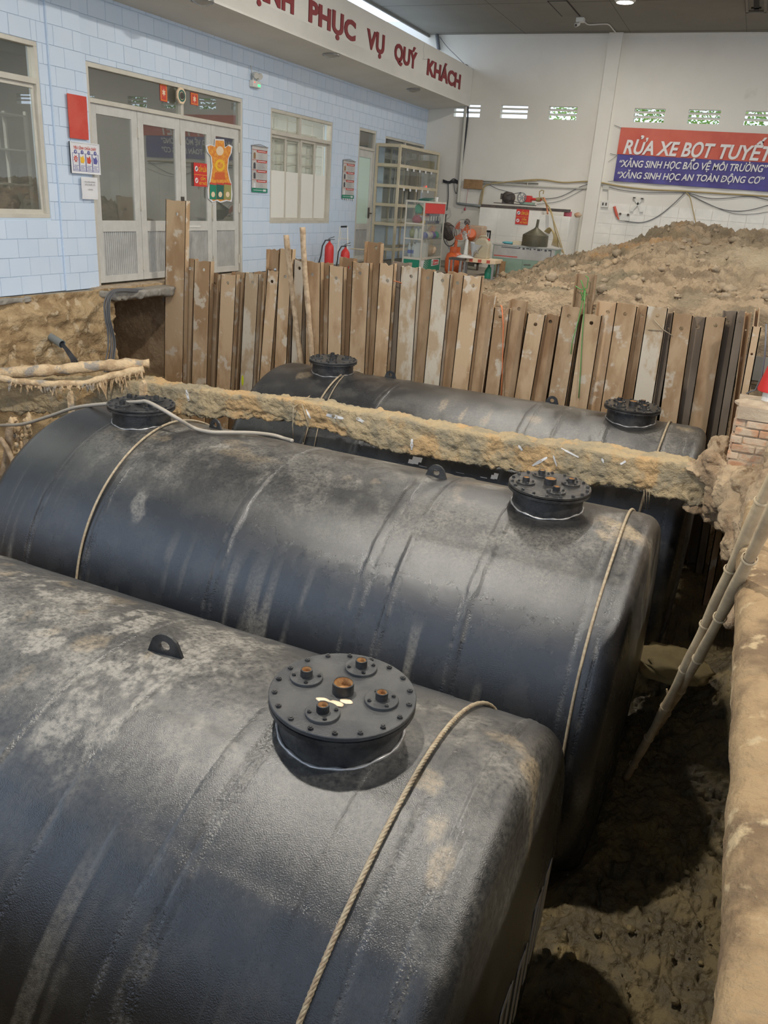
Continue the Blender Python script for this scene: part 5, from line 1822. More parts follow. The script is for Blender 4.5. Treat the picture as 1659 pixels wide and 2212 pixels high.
npmesh('wall_pit_far', np.stack([Xl, 11.34 + 0.1 * (fbm(Pn * 2, 4) - .5), Zl + 0.1], -1).reshape(-1, 3), gridquads(150, 50, flip=True), M['mud_red'], kind='structure')
# earth rising from the beam to the pier
ec = MB()
for (x, y, Yw, rx_, ry_, rz_, s_) in ((1545, 1000, 7.8, .16, .2, .12, 1), (1515, 1015, 7.85, .16, .18, .06, 2), (1552, 975, 7.95, .11, .2, .13, 3), (1588, 1040, 7.6, .16, .2, .14, 4), (1600, 1085, 7.5, .17, .2, .16, 5), (1570, 1090, 7.7, .15, .16, .12, 6), (1540, 1115, 7.8, .11, .13, .07, 7), (1575, 1130, 7.6, .13, .14, .09, 8), (1610, 1140, 7.3, .16, .2, .15, 9), (1630, 1060, 7.3, .18, .2, .16, 10), (1500, 1095, 7.85, .1, .12, .05, 11), (1590, 1180, 6.9, .11, .2, .12, 12), (1600, 1230, 6.4, .09, .2, .1, 13), (1598, 1290, 5.6, .07, .18, .09, 14), (1588, 1330, 5.1, .06, .14, .07, 15), (1640, 1035, 7.5, .2, .2, .08, 16), (1556, 1025, 7.8, .22, .22, .12, 17), (1602, 1062, 7.45, .24, .26, .2, 18), (1612, 1118, 7.15, .2, .3, .2, 19), (1578, 1075, 7.65, .2, .2, .15, 20), (1555, 1095, 7.75, .14, .15, .08, 22)):
    p = ony(x, y, Yw)
    n0 = 22
    ec.ell(p, rx_, ry_, rz_, n=22, m=16, jit=0.5, seed=s_)
eco = obj('earth_clump', ec, M['mud_red'], smooth=True, label='clumps of earth and rubble where the beam meets the brick pier', cat='earth', kind='stuff')

md = eco.modifiers.new('remesh', 'REMESH')
md.mode = 'VOXEL'
md.voxel_size = 0.015
md.use_smooth_shade = True
for sc_, st_ in ((0.12, 0.055), (0.035, 0.03)):
    tx_ = bpy.data.textures.new('earth_clouds', 'CLOUDS')
    tx_.noise_scale = sc_
    tx_.noise_depth = 4
    dm = eco.modifiers.new('displace', 'DISPLACE')
    dm.texture = tx_
    dm.texture_coords = 'LOCAL'
    dm.strength = st_
# brick pier with a worn concrete cap
pr = ony(1585, 1000, 7.62)
px0, px1 = ony(1580, 960, 7.62)[0], 1.05
pier = thing('brick_pier', 'worn brick pier on the right where the concrete beam ends', 'pier', (0.6, 7.9, -0.85))
zt_ = ony(1600, 862, 7.62)[2]
obj('mortar_core', MB().box(px0 + 0.015, px1, 7.635, 8.2, -1.05, zt_ - 0.1), M['mortar'], pier)
z0 = -0.78
kx = 0
while z0 < zt_ - 0.16:
    x0 = px0 + (0 if kx % 2 else -0.02)
    j = 0
    while x0 < px1:
        L = 0.2 if (j or kx % 2) else 0.1
        d_ = rnd.uniform(-0.008, 0.012)
        b_ = MB()
        b_.box(x0 + 0.004, min(x0 + L, px1) - 0.004, 7.622 + d_, 7.72, z0 + 0.004, z0 + 0.067)
        obj('brick', b_, M['brick'], pier, bevel=0.008)
        x0 += L
        j += 1
    for j in range(3):
        obj('brick', MB().box(px0 - 0.012 + rnd.uniform(-.006, .006), px0 + 0.08, 7.73 + 0.16 * j, 7.88 + 0.16 * j, z0 + 0.004, z0 + 0.067), M['brick'], pier, bevel=0.008)
    z0 += 0.075
    kx += 1
cap = MB()
cap.ell((0.64, 7.9, zt_ - 0.08), 0.50, 0.30, 0.08, n=26, m=14, jit=0.12, seed=5)
cap.box(px0 - 0.01, px1, 7.61, 8.2, zt_ - 0.17, zt_ - 0.06)
obj('cap', cap, M['mortar'], pier, smooth='auto')
q = ony(1652, 855, 7.85)
cone = thing('warning_cone', 'bright red plastic cone on a white post, cut by the right frame edge', 'cone', (q[0] + 0.03, 7.85, q[2] - 0.05))
c0 = np.array([q[0] + 0.05, 7.85, 0])
obj('post', MB().lathe([(0.0, q[2] - 0.07), (0.075, q[2] - 0.07), (0.07, q[2] + 0.06), (0, q[2] + 0.06)], c0, n=20), M['lwhite'], cone, smooth='auto')
zb = ony(1640, 842, 7.85)[2]
obj('cone', MB().lathe([(0.12, zb), (0.125, zb + 0.02), (0.05, zb + 0.38), (0.02, zb + 0.62), (0, zb + 0.62)], c0, n=24), M['red'], cone, smooth='auto')
obj('wire', MB().tube([ony(1612, 850, 7.9), ony(1632, 842, 7.9), ony(1645, 815, 7.9), ony(1652, 770, 7.95), ony(1655, 700, 8.0)], 0.008, 5), M['cable_grey'], smooth=True, label='thin grey wire beside the red cone', cat='wire')

# bamboo poles leaning from the pit floor on the right bank
for (b0, t0, r, lab) in (((1351, 1682), (1659, 1057), 0.033, 'long muddy bamboo pole leaning from pit floor over the right bank, the left one'), ((1400, 1600), (1600, 1230), 0.032, 'muddy bamboo pole leaning over the right bank, the right one of two, nearer the slab')):
    B = onz(*b0, PIT_Z + 0.62)
    Tt = ony(*t0, 4.1 if lab.startswith('long') else 3.8)
    Tt = B + (Tt - B) * (1.35 if lab.startswith('long') else 1.7)
    root = thing('bamboo_pole', lab, 'pole', tuple(B), 'bamboo poles leaning on the right bank')
    n = 46
    pts = [B * (1 - f) + Tt * f + np.array([0.02 * math.sin(f * 5), 0, -0.05 * math.sin(math.pi * f)]) for f in np.linspace(0, 1, n)]
    obj('culm', MB().tube(pts, [r * (0.9 + 0.1 * math.cos(i)) for i in range(n)], 12), M['bamboo'], root, smooth=True)
    for i in range(3, n - 1, 5):
        dd_ = pts[i + 1] - pts[i]
        dd_ /= np.linalg.norm(dd_)
        obj('node_ring', MB().lathe([(r * 0.95, -0.012), (r * 1.14, -0.004), (r * 1.14, 0.004), (r * 0.95, 0.012)], pts[i], dd_, 12), M['bamboo'], root, smooth=True)
    i = 14
    obj('twig_stub', MB().tube([pts[i], pts[i] + np.array([-0.03, -0.02, 0.09])], [0.012, 0.006], 6), M['bamboo'], root)

# stones and lumps on the pit floor
p = onz(1445, 1425, -2.6)
p = ony(1450, 1425, 7.4)
obj('stone', MB().ell((p[0], p[1], p[2] - 0.04), 0.34, 0.34, 0.055, n=30, m=16, jit=0.6, seed=11), M['stone'], smooth=True, label='flat yellowish stone slab on the dark pit side behind the bamboo poles', cat='stone')
pb = MB()
for k in range(300):
    x, y = rnd.uniform(-0.45, 1.0), rnd.uniform(2.2, 7.2)
    r = 0.006 + 0.03 * rnd.random() ** 5
    i = int((x + 9.0) / 10.6 * 229)
    j = int((y - 0.25) / 11.15 * 229)
    pb.ell((x, y, Z_PIT[i, j] + r * 0.3), r, r * rnd.uniform(.7, 1.2), r * 0.7, n=7, m=5, jit=0.4, seed=k)
obj('pebble', pb, M['mud'], smooth=True, kind='stuff', label='small stones strewn on the muddy pit floor', cat='pebbles')

# grey hose over the middle tank
hp = []
def onT2(x, y):
    u, th = T2.hit(x, y, R0 + 0.03)
    return T2.p(u, th, R0 + 0.03)
zlid = T2.zt + LIDH
pts = [ony(-60, 925, 6.6), ony(0, 919, 6.5), ony(50, 916, 6.4), ony(110, 898, 6.3), ony(165, 880, 6.2), ony(235, 872, 6.12), onz(300, 868, zlid + 0.03), onz(318, 868, zlid + 0.06), onz(350, 884, zlid + 0.05), onz(385, 905, zlid - 0.02), onT2(420, 925), onT2(455, 933), onT2(490, 934), onT2(545, 935), onT2(590, 938), T2.p(T2.hit(612, 943)[0], T2.hit(612, 943)[1] - 0.03, R0 + 0.02), T2.p(T2.hit(625, 948)[0] + 0.1, -0.25, R0 + 0.02)]
for i in range(len(pts) - 1):
    p0, p1, p2, p3 = pts[max(i - 1, 0)], pts[i], pts[i + 1], pts[min(i + 2, len(pts) - 1)]
    for f in np.linspace(0, 1, 6, endpoint=False):
        hp.append(0.5 * (2 * p1 + (p2 - p0) * f + (2 * p0 - 5 * p1 + 4 * p2 - p3) * f * f + (3 * p1 - p0 - 3 * p2 + p3) * f ** 3))
obj('hose', MB().tube(hp + [pts[-1]], 0.018, 8), M['hose'], smooth=True, label='grey-beige hose crossing the left manhole of the middle tank', cat='hose')

# ------------------------------------------------------------------ smaller things on the blue wall
def wq(x, y, lift=0.012):
    return onx(x, y, XW + lift)


def sheet(mb, y0, y1, z0, z1, x, th=0.004, mi=0, sag=0.0):
    n = 6
    vs, fs = [], []
    for i in range(n + 1):
        for j in range(n + 1):
            f, g_ = i / n, j / n
            vs.append((x + sag * math.sin(f * 5 + g_ * 3) * (1 - g_) + sag * 0.5 * math.sin(g_ * 9), y0 + (y1 - y0) * f, z0 + (z1 - z0) * g_))
    for i in range(n):
        for j in range(n):
            a = i * (n + 1) + j
            fs.append((a, a + n + 1, a + n + 2, a + 1))
    k = len(vs)
    vs2 = [(v[0] - th, v[1], v[2]) for v in vs]
    mb.add(vs + vs2, fs + [tuple(q + k for q in f[::-1]) for f in fs], mi)
    return mb


def plate(mb, y0, y1, z0, z1, x, mi=0):
    return mb.add([(x, y0, z0), (x, y1, z0), (x, y1, z1), (x, y0, z1)], [(0, 1, 2, 3)], mi)


Yv, Zv = (0, 1, 0), (0, 0, 1)
XP = XW + 0.055
rp = sheet(MB(), 9.26, 9.62, 1.98, 2.52, XP + 0.008, sag=0.004)
ro = obj('poster', rp, M['redp'], smooth=True, label='plain bright red paper sheet pasted on the pilaster left of the door', cat='poster')
for k in range(3):
    text_mb = text(MB(), ('NỘI QUY', 'CỬA HÀNG', 'XĂNG DẦU')[k] if False else '— — —', (XP + 0.014, 9.31, 2.44 - 0.035 * k), Yv, Zv, 0.12, 0.012)
    obj('faint_print', text_mb, M['bred'], ro)
fs_ = thing('fire_notice', 'white fire-drill notice with red heading and four picture panels beside the door', 'sign', (XP, 9.5, 1.53))
obj('board', framebars(MB().box(XP, XP + 0.015, 9.24, 9.8, 1.54, 1.94), 9.24, 9.8, 1.54, 1.94, 0.012, XP, XP + 0.022), M['paper'], fs_)
tx = text(MB(), 'TIÊU LỆNH CHỮA CHÁY', (XP + 0.019, 9.30, 1.85), Yv, Zv, 0.44, 0.035, bold=0.02)
obj('heading', tx, M['redp'], fs_)
for k in range(4):
    y0 = 9.275 + 0.126 * k
    obj('panel_frame', framebars(MB(), y0, y0 + 0.118, 1.57, 1.80, 0.004, XP + 0.016, XP + 0.019), M['inkblue'], fs_)
    num = MB().lathe([(0.026, 0), (0.026, 0.003), (0, 0.003)], (XP + 0.016, y0 + 0.06, 1.815), (1, 0, 0), 16)
    obj('number_disc', num, M['inkblue'], fs_)
    obj('number', text(MB(), str(k + 1), (XP + 0.021, y0 + 0.052, 1.803), Yv, Zv, 0.014, 0.026, bold=0.02), M['paper'], fs_)
    st_ = [(0.045 * (1.0 if i % 2 else 0.55) * math.cos(i * math.pi / 8), 0.05 * (1.0 if i % 2 else 0.55) * math.sin(i * math.pi / 8)) for i in range(16)] if k == 0 else [(-.035, -.045), (.02, -.05), (.04, -.01), (.015, .05), (-.01, .02), (-.04, .035)]
    pic = MB().prism(st_, (XP + 0.0165, y0 + 0.058, 1.725), Yv, Zv, (0.003, 0, 0))
    obj('picture', pic, M[('redp', 'yellow', 'redp', 'inkblue')[k]], fs_)
    if k == 0:
        obj('picture_text', text(text(MB(), 'BÁO', (XP + 0.021, y0 + 0.04, 1.727), Yv, Zv, 0.036, 0.014, bold=.03), 'ĐỘNG', (XP + 0.021, y0 + 0.037, 1.706), Yv, Zv, 0.042, 0.014, bold=.03), M['paper'], fs_)
    ln = MB()
    for j in range(4):
        plate(ln, y0 + 0.012 + 0.01 * (j % 2), y0 + 0.106 - 0.012 * (j % 3), 1.585 + 0.018 * j, 1.591 + 0.018 * j, XP + 0.017)
    obj('small_print', ln, M['inkblue'], fs_, kind='stuff')
wp = sheet(MB(), 9.41, 9.73, 1.21, 1.50, XP + 0.012, sag=0.008)
wpo = obj('notice', wp, M['paper'], smooth=True, label='creased white paper notice with three printed lines under the fire-drill notice', cat='sign')
tt = MB()
for k, s_ in enumerate(('VUI LÒNG KHÔNG', 'ĐỂ XE TRƯỚC CỬA', 'CẢM ƠN')):
    text(tt, s_, (XP + 0.024, 9.57, 1.43 - 0.035 * k - (0.03 if k == 2 else 0)), Yv, Zv, (0.21, 0.2, 0.09)[k], 0.017, center=True)
obj('print', tt, M['ink'], wpo)


def price_poster(y0, y1, z0, z1, lab, torn=False):
    x = XW + 0.008
    root = thing('product_poster', lab, 'poster', (x, (y0 + y1) / 2, z0), 'hanging product posters on the blue wall')
    obj('sheet', sheet(MB(), y0, y1, z0, z1, x + 0.012, sag=0.004), M['gpaper'], root, smooth=True)
    w, h = y1 - y0, z1 - z0
    obj('hanger', MB().tube([(x + 0.012, y0, z1), (x + 0.02, (y0 + y1) / 2, z1 + 0.035), (x + 0.012, y1, z1)], 0.005, 5).box(x, x + 0.022, y0 - 0.01, y1 + 0.01, z1 - 0.012, z1 + 0.006), M['steel'], root)
    for k in range(4):
        zz = z1 - 0.055 - h * 0.215 * k
        obj('heading_band', MB().prism([(0, 0), (w * 0.62, 0), (w * 0.66, 0.042), (0, 0.042)], (x + 0.017, y0 + w * 0.30, zz - 0.05), Yv, Zv, (0.003, 0, 0)).box(x + 0.017, x + 0.02, y0 + 0.02, y1 - 0.02, zz - 0.014, zz - 0.008), M['redp'], root)
        obj('band_print', plate(MB(), y0 + w * 0.36, y0 + w * 0.86, zz - 0.034, zz - 0.024, x + 0.0215), M['paper'], root)
        hb = 0.105
        obj('bottle_picture', MB().prism([(0, 0), (.065, 0), (.065, hb * .75), (.05, hb), (.02, hb), (0, hb * .8)], (x + 0.017, y0 + w * 0.10, zz - 0.05 - hb - 0.008), Yv, Zv, (0.003, 0, 0)), M[('brown_board', 'ink', 'ink', 'paper')[k]], root)
        ln = MB()
        for j in range(4):
            plate(ln, y0 + w * 0.36, y0 + w * (0.82 - 0.08 * (j % 2)), zz - 0.075 - 0.025 * j, zz - 0.068 - 0.025 * j, x + 0.0185)
        obj('small_print', ln, M['lgrey'], root, kind='stuff')
    obj('green_band', MB().box(x + 0.014, x + 0.02, y0, y1, z0, z0 + 0.075), M['green'], root)
    obj('band_print', plate(plate(MB(), y0 + w * .08, y0 + w * .66, z0 + .034, z0 + .042, x + 0.0215), y0 + w * .70, y0 + w * .9, z0 + .022, z0 + .056, x + 0.0215), M['paper'], root)
    if torn:
        tb = MB()
        for j in range(6):
            yy = y0 + w * (j + 0.2) / 6
            tb.prism([(0, 0), (w / 7, 0), (w / 9, -0.03 - 0.02 * (j % 3)), (w / 20, -0.02)], (x + 0.013, yy, z0), Yv, Zv, (0.003, 0, 0))
        obj('torn_edge', tb, M['paper'], root)


price_poster(13.87, 14.42, 1.44, 2.24, 'grey and red product poster with green foot between door and window')
price_poster(17.66, 18.28, 1.43, 2.23, 'product poster with torn lower edge between window and narrow door', True)

em = thing('emergency_light', 'twin-head emergency light with green indicator high on the blue wall', 'lamp', (XW, 13.88, 3.2))
obj('body', MB().box(XW + 0.002, XW + 0.09, 13.80, 14.06, 3.19, 3.30), M['lwhite'], em, bevel=0.012)
for yy in (13.86, 13.99):
    obj('lamp_head', MB().lathe([(0.0, -0.05), (0.04, -0.045), (0.055, 0.03), (0.05, 0.045), (0.0, 0.04)], (XW + 0.09, yy, 3.385), (0.8, -0.35, -0.3), 18), M['lampglass'], em, smooth='auto')
obj('bracket', MB().bar((XW + 0.04, 13.86, 3.29), (XW + 0.07, 13.87, 3.38), 0.02, 0.02).bar((XW + 0.04, 13.99, 3.29), (XW + 0.07, 13.98, 3.38), 0.02, 0.02).tube([(XW + 0.01, 13.9, 3.3), (XW + 0.02, 13.86, 3.46), (XW + 0.01, 13.84, 3.53)], 0.007, 6), M['lwhite'], em)
obj('green_light', MB().box(XW + 0.09, XW + 0.096, 13.95, 14.03, 3.215, 3.245), M['led_green'], em)
obj('red_light', MB().box(XW + 0.09, XW + 0.096, 13.83, 13.85, 3.26, 3.275), M['led_red'], em)

# octagonal mirror and red stickers on the transom
mc = onx(395, 207, XW + 0.06)
mr_ = thing('octagonal_mirror', 'small octagonal mirror with dark centre hung over the middle of the double door', 'mirror', tuple(mc - np.array([0.05, 0, 0.12])))
oc = [(0.115 * math.cos(math.pi / 8 + i * math.pi / 4), 0.125 * math.sin(math.pi / 8 + i * math.pi / 4)) for i in range(8)]
obj('plate', MB().prism(oc, mc - np.array([.05, 0, 0]), Yv, Zv, (0.03, 0, 0)), M['skin'], mr_, bevel=0.004)
obj('rim_marks', MB().lathe([(0.085, 0.0), (0.085, 0.004), (0.06, 0.004), (0.06, 0)], mc - np.array([.02, 0, 0]), (1, 0, 0), 24), M['dgreen'], mr_)
obj('mirror_disc', MB().lathe([(0.05, 0), (0.05, 0.008), (0.03, 0.012), (0, 0.013)], mc - np.array([.02, 0, 0]), (1, 0, 0), 24), M['cast'], mr_, smooth='auto')
for (x, y, w, h, lab) in ((353.5, 200, 0.17, 0.25, 'upright red and gold sticker on the left transom pane'), (420, 214, 0.2, 0.18, 'square red and gold sticker on the right transom pane')):
    q = onx(x, y, XW - 0.06)
    s_ = obj('sticker', MB().box(XW - 0.064, XW - 0.058, q[1] - w / 2, q[1] + w / 2, q[2] - h / 2, q[2] + h / 2), M['redp'], label=lab, cat='sticker')
    obj('gold_border', framebars(MB(), q[1] - w / 2 + .015, q[1] + w / 2 - .015, q[2] - h / 2 + .015, q[2] + h / 2 - .015, 0.006, XW - 0.058, XW - 0.056), M['yellow'], s_)
    obj('gold_motif', MB().prism([(.05 * (1 if i % 2 else .5) * math.cos(i * math.pi / 6), .055 * (1 if i % 2 else .5) * math.sin(i * math.pi / 6)) for i in range(12)], (XW - 0.058, q[1], q[2]), Yv, Zv, (0.002, 0, 0)), M['skin'], s_)

# die-cut advertising sticker: plain golden robed figure over three oil cans
SX = XW - 0.03


def D(x, y, lift=0.0):
    q = onx(x, y, SX)
    return (q[1], q[2])


ad = thing('door_sticker', 'large die-cut golden sticker with three oil cans on the right door leaves', 'sticker', (SX, 12.87, 1.2))
edge = [(452, 392), (448, 410), (449, 428), (458, 437), (468, 434), (476, 438), (490, 434), (500, 436), (502, 420), (500, 396), (497, 388), (492, 365), (494, 342), (500, 330), (502, 316), (495, 312), (486, 318), (484, 301), (464, 300), (463, 315), (452, 311), (444, 314), (447, 328), (455, 338), (457, 360), (454, 382)]
shp = lambda pts, lift, m_, n_: obj(n_, MB().prism([(a, b) for a, b in [D(*p) for p in pts]], (SX + lift, 0, 0), Yv, Zv, (0.003, 0, 0)), M[m_], ad)
shp(edge[::-1], 0.0, 'paper', 'white_backing')
cxm, cym = 475, 370
shp([(cxm + (x - cxm) * 0.88, cym + (y - cym) * 0.955) for x, y in edge][::-1], 0.004, 'gold', 'golden_figure')


def ellp(x, y, rx, ry, n=18):
    return [(x + rx * math.cos(-2 * math.pi * i / n), y + ry * math.sin(-2 * math.pi * i / n)) for i in range(n)]


shp(ellp(474, 326, 8, 10), 0.008, 'skin', 'pale_oval')
shp(ellp(474, 357, 11, 13), 0.008, 'yellow', 'gold_disc')
shp(ellp(474, 357, 6, 7), 0.011, 'gold', 'disc_centre')
shp([(462, 388), (486, 388), (484, 372), (464, 372)], 0.007, 'orange', 'robe_front')
for k, (a, b, m_) in enumerate(((452, 466, 'green'), (467, 482, 'dgreen'), (483, 498, 'olive'))):
    shp([(a, 430), (b, 431), (b + 0.5, 396), (a, 394)], 0.009, m_, 'oil_can')
    shp([(a, 398), (b, 400), (b, 396), (a, 394)], 0.012, 'redp', 'can_top')
    shp(ellp((a + b) / 2, 420, 4, 6), 0.012, 'skin', 'can_label')


def no_fire(name, P0, u, n, w, h, lab, cat='sign'):
    """red board, two rows: CẤM LỬA / CẤM HÚT THUỐC with a round pictogram"""
    P0, u, n = np.array(P0, float), np.array(u, float), np.array(n, float)
    v = np.array([0, 0, 1.0])
    root = thing(name, lab, cat, tuple(P0))
    obj('board', MB().obox(P0 + u * w / 2 + v * h / 2, u * w / 2, v * h / 2, n * 0.004), M['red'], root)
    lf_ = n * 0.006
    obj('yellow_line', MB().obox(P0 + u * w / 2 + v * h * 0.5, u * w / 2, v * h * 0.008, n * 0.006), M['yellow'], root)
    for zc_ in (0.75, 0.25):
        obj('pictogram', MB().lathe([(h * 0.115, 0.004), (h * 0.115, 0.007), (0, 0.007)], P0 + u * w * 0.18 + v * h * zc_, n, 20), M['paper'], root)
        obj('pictogram_mark', MB().obox(P0 + u * w * 0.18 + v * h * zc_, (u + v) * h * 0.055, (v - u) * h * 0.02, n * 0.009), M['redp' if zc_ < .5 else 'ink'], root)
    t_ = text(MB(), 'CẤM LỬA', P0 + u * w * 0.36 + v * h * 0.64, u, v, w * 0.6, h * 0.2, bold=0.02, lift=lf_)
    text(t_, 'CẤM', P0 + u * w * 0.48 + v * h * 0.28, u, v, w * 0.38, h * 0.12, bold=0.02, lift=lf_)
    text(t_, 'HÚT THUỐC', P0 + u * w * 0.38 + v * h * 0.08, u, v, w * 0.58, h * 0.12, bold=0.02, lift=lf_)
    obj('lettering', t_, M['yellow'], root)
    return root


q0, q1 = onx(420, 402, XW - 0.035), onx(447, 354, XW - 0.035)
no_fire('warning_sign', (XW - 0.04, q0[1], q0[2]), (0, 1, 0), (1, 0, 0), q1[1] - q0[1], q1[2] - q0[2], 'red no-fire and no-smoking sign stuck on the door glass beside the golden sticker')

# soffit lamps
for (x, y, lab) in ((437, 8, 'nearest round ribbed lamp under the eave, cut by the top frame edge'), (715, 122, 'middle round ribbed lamp under the lettered eave'), (893, 195, 'farthest round ribbed lamp under the eave, near the white wall')):
    zz = SOF0 + (SOF1 - SOF0) * 0.66
    q = onz(x, y, zz - 0.03)
    zz = SOF0 + (SOF1 - 0.02 - SOF0) * (q[0] - XW) / (XF - XW)
    root = thing('soffit_lamp', lab, 'lamp', (q[0], q[1], zz - 0.08), 'lamps under the eave')
    obj('rim', MB().lathe([(0, zz + 0.01), (0.16, zz + 0.01), (0.165, zz - 0.02), (0.15, zz - 0.03), (0.14, zz - 0.02)], (q[0], q[1], 0), n=28), M['steel'], root, smooth='auto')
    gl = MB().lathe([(0.142, zz - 0.02), (0.13, zz - 0.035), (0.12, zz - 0.03), (0.105, zz - 0.05), (0.095, zz - 0.045), (0.075, zz - 0.062), (0.065, zz - 0.058), (0.04, zz - 0.07), (0, zz - 0.072)], (q[0], q[1], 0), n=28)
    obj('ribbed_glass', gl, M['lampglass'], root, smooth=True)


def extinguisher(x, y, z1, r, lab, tag, bend):
    root = thing('fire_extinguisher', lab, 'extinguisher', (x, y, -0.05))
    top = z1
    obj('cylinder', MB().lathe([(0, -0.05), (r * .95, -0.05), (r, -0.03), (r, top - 0.16), (r * .9, top - 0.09), (r * .5, top - 0.035), (r * .25, top - 0.02), (r * .25, top + 0.01), (0, top + 0.01)], (x, y, 0), n=28), M['red'], root, smooth='auto')
    obj('valve', MB().lathe([(0.018, top), (0.022, top + 0.05), (0, top + 0.055)], (x, y, 0), n=12).bar((x - .03, y, top + .04), (x + .13, y - .02, top + .055), .02, .012).bar((x - .02, y, top + .06), (x + .12, y - .02, top + .11), .02, .01), M['cast'], root)
    obj('hose', MB().tube([(x - .02, y, top + .03), (x - .09, y - .02, top + .02), (x - r - .05, y - .04, top - .1), (x - r - .06 - bend * .4, y - .05, top - .3), (x - r - .1 - bend, y - .05, top - .5)], 0.014, 8), M['cable'], root, smooth=True)
    if tag:
        c_ = MB()
        for a in np.linspace(-2.3, -1.0, 7):
            pass
        P = np.array([[(x + (r + .003) * math.cos(a), y + (r + .003) * math.sin(a), z) for z in (top - .30, top - .19)] for a in np.linspace(-2.4, -1.1, 9)])
        obj('label', c_.grid(P), M['paper'], root)
        obj('label_print', MB().grid(np.array([[(x + (r + .005) * math.cos(a), y + (r + .005) * math.sin(a), z) for z in (top - .25, top - .235)] for a in np.linspace(-2.1, -1.4, 6)])), M['redp'], root)


e1 = ony(712, 520, 16.2)
extinguisher(e1[0], 16.2, ony(712, 522, 16.2)[2], 0.098, 'taller red fire extinguisher by the blue wall under the window', False, .03)
extinguisher(ony(746, 545, 16.5)[0], 16.5, ony(746, 535, 16.5)[2], 0.10, 'shorter red fire extinguisher with a white label beside the white trolley', True, .0)
ht = thing('hand_trolley', 'white tubular hand trolley frame leaning on the blue wall behind the extinguishers', 'trolley', (-8.3, 17.0, -0.05))
tb = MB()
yq = 17.0
L0, L1 = ony(731, 575, yq), ony(735, 490, yq)
R0_, R1_ = ony(758, 575, yq), ony(751, 490, yq)
tb.tube([L0 - np.array([0, .15, .15]), L1, R1_, R0_ - np.array([0, .15, .15])], 0.014, 8)
tb.tube([ony(733, 515, yq), ony(755, 517, yq)], 0.012, 8).tube([ony(737, 500, yq - .1), ony(735, 520, yq - .1)], 0.01, 6)
obj('frame', tb, M['lwhite'], ht)
obj('grip', MB().tube([L1 + np.array([.02, 0, .004]), R1_ - np.array([.02, 0, -.004])], 0.02, 8), M['cable'], ht)
obj('handle_bar', MB().tube([ony(757, 537, yq), ony(800, 540, yq)], 0.012, 8), M['cream'], ht)

# ------------------------------------------------------------------ tall cream shelf and oil cabinet
SH0, SH1, SD0, SD1 = 19.45, 22.15, -8.75, -8.16
kz = (SH0 / 19.74)
zr = [1.5 + (v - 1.5) * kz for v in (2.71, 2.265, 1.797, 1.352, 0.90, 0.30)]
sf_ = thing('glass_shelf', 'tall chipped cream steel shelf with glass sides in the far corner', 'shelf', ((SD0 + SD1) / 2, (SH0 + SH1) / 2, -0.05))
for (xx, yy) in ((SD0, SH0), (SD1, SH0), (SD0, SH1), (SD1, SH1)):
    obj('post', MB().box(xx - .03, xx + .03, yy - .03, yy + .03, -0.05, zr[0] + 0.02), M['cream'], sf_, bevel=.004)
for z_ in zr:
    rb = MB().box(SD0, SD1, SH0 - .02, SH0 + .02, z_ - .045, z_ + .025).box(SD0, SD1, SH1 - .02, SH1 + .02, z_ - .045, z_ + .025)
    rb.box(SD1 - .02, SD1 + .02, SH0, SH1, z_ - .045, z_ + .025).box(SD0 - .02, SD0 + .02, SH0, SH1, z_ - .045, z_ + .025)
    obj('rail', rb, M['cream'], sf_)
    obj('shelf_board', MB().box(SD0, SD1, SH0, SH1, z_ - .012, z_ - .004), M['lgrey' if z_ == zr[0] else 'cglass'], sf_)
obj('glass_side', MB().box(SD0 + .03, SD1 - .03, SH0 + .005, SH0 + .009, zr[-1], zr[0] - .04), M['cglass'], sf_)
obj('glass_front', MB().box(SD1 - .006, SD1 - .002, SH0 + .03, SH1 - .03, zr[2] + .03, zr[0] - .04), M['cglass'], sf_)
obj('mullion', MB().box(SD0 - .01, SD0 + .02, 20.3, 20.34, 0, zr[0]).box(SD0 - .01, SD0 + .02, 21.2, 21.24, 0, zr[0]), M['cream'], sf_)
pt_ = MB()
for k in range(5):
    yy = SH0 + 0.3 + 0.42 * k
    pt_.box(SD1 + .021, SD1 + .026, yy, yy + .1, zr[2] - .105, zr[2] - .04).box(SD1 + .021, SD1 + .026, yy + .15, yy + .25, zr[1] - .1, zr[1] - .04)
obj('price_tag', pt_, M['paper'], sf_, kind='stuff')
obj('indicator', MB().box(SD1 + .02, SD1 + .03, 21.3, 21.36, zr[2] + .03, zr[2] + .07), M['led_red'], sf_)
obj('cardboard_sheet', MB().box(-8.7, -8.2, 21.5, 22.0, zr[1] + .0, zr[1] + .22), M['stone'], label='small ochre carton on the second board of the cream shelf', cat='carton')

CY0, CY1, CX0, CX1 = 18.0, 19.34, -7.3, -6.87
oc_ = thing('oil_cabinet', 'glass oil display cabinet with red header and green base', 'cabinet', ((CX0 + CX1) / 2, (CY0 + CY1) / 2, -0.05))
czs = [ony(845 + 0, y, CY0)[2] for y in (551, 511, 478, 431)]
cz0, cz1, cz2, cz3 = czs
for (xx, yy) in ((CX0, CY0), (CX1, CY0), (CX0, CY1), (CX1, CY1)):
    obj('post', MB().box(xx - .016, xx + .016, yy - .016, yy + .016, -0.05, cz3), M['alu'], oc_)
obj('base', MB().box(CX0, CX1, CY0, CY1, -0.05, cz0 - .05), M['green'], oc_, bevel=.004)
obj('base_rim', MB().box(CX0 - .012, CX1 + .012, CY0 - .012, CY1 + .012, cz0 - .05, cz0), M['alu'], oc_)
obj('top', MB().box(CX0 - .02, CX1 + .03, CY0 - .02, CY1 + .02, cz3 - .02, cz3 + .02), M['alu'], oc_)
obj('header', MB().box(CX1, CX1 + .02, CY0 + .01, CY1 - .01, cz3 - .24, cz3 - .02), M['red'], oc_)
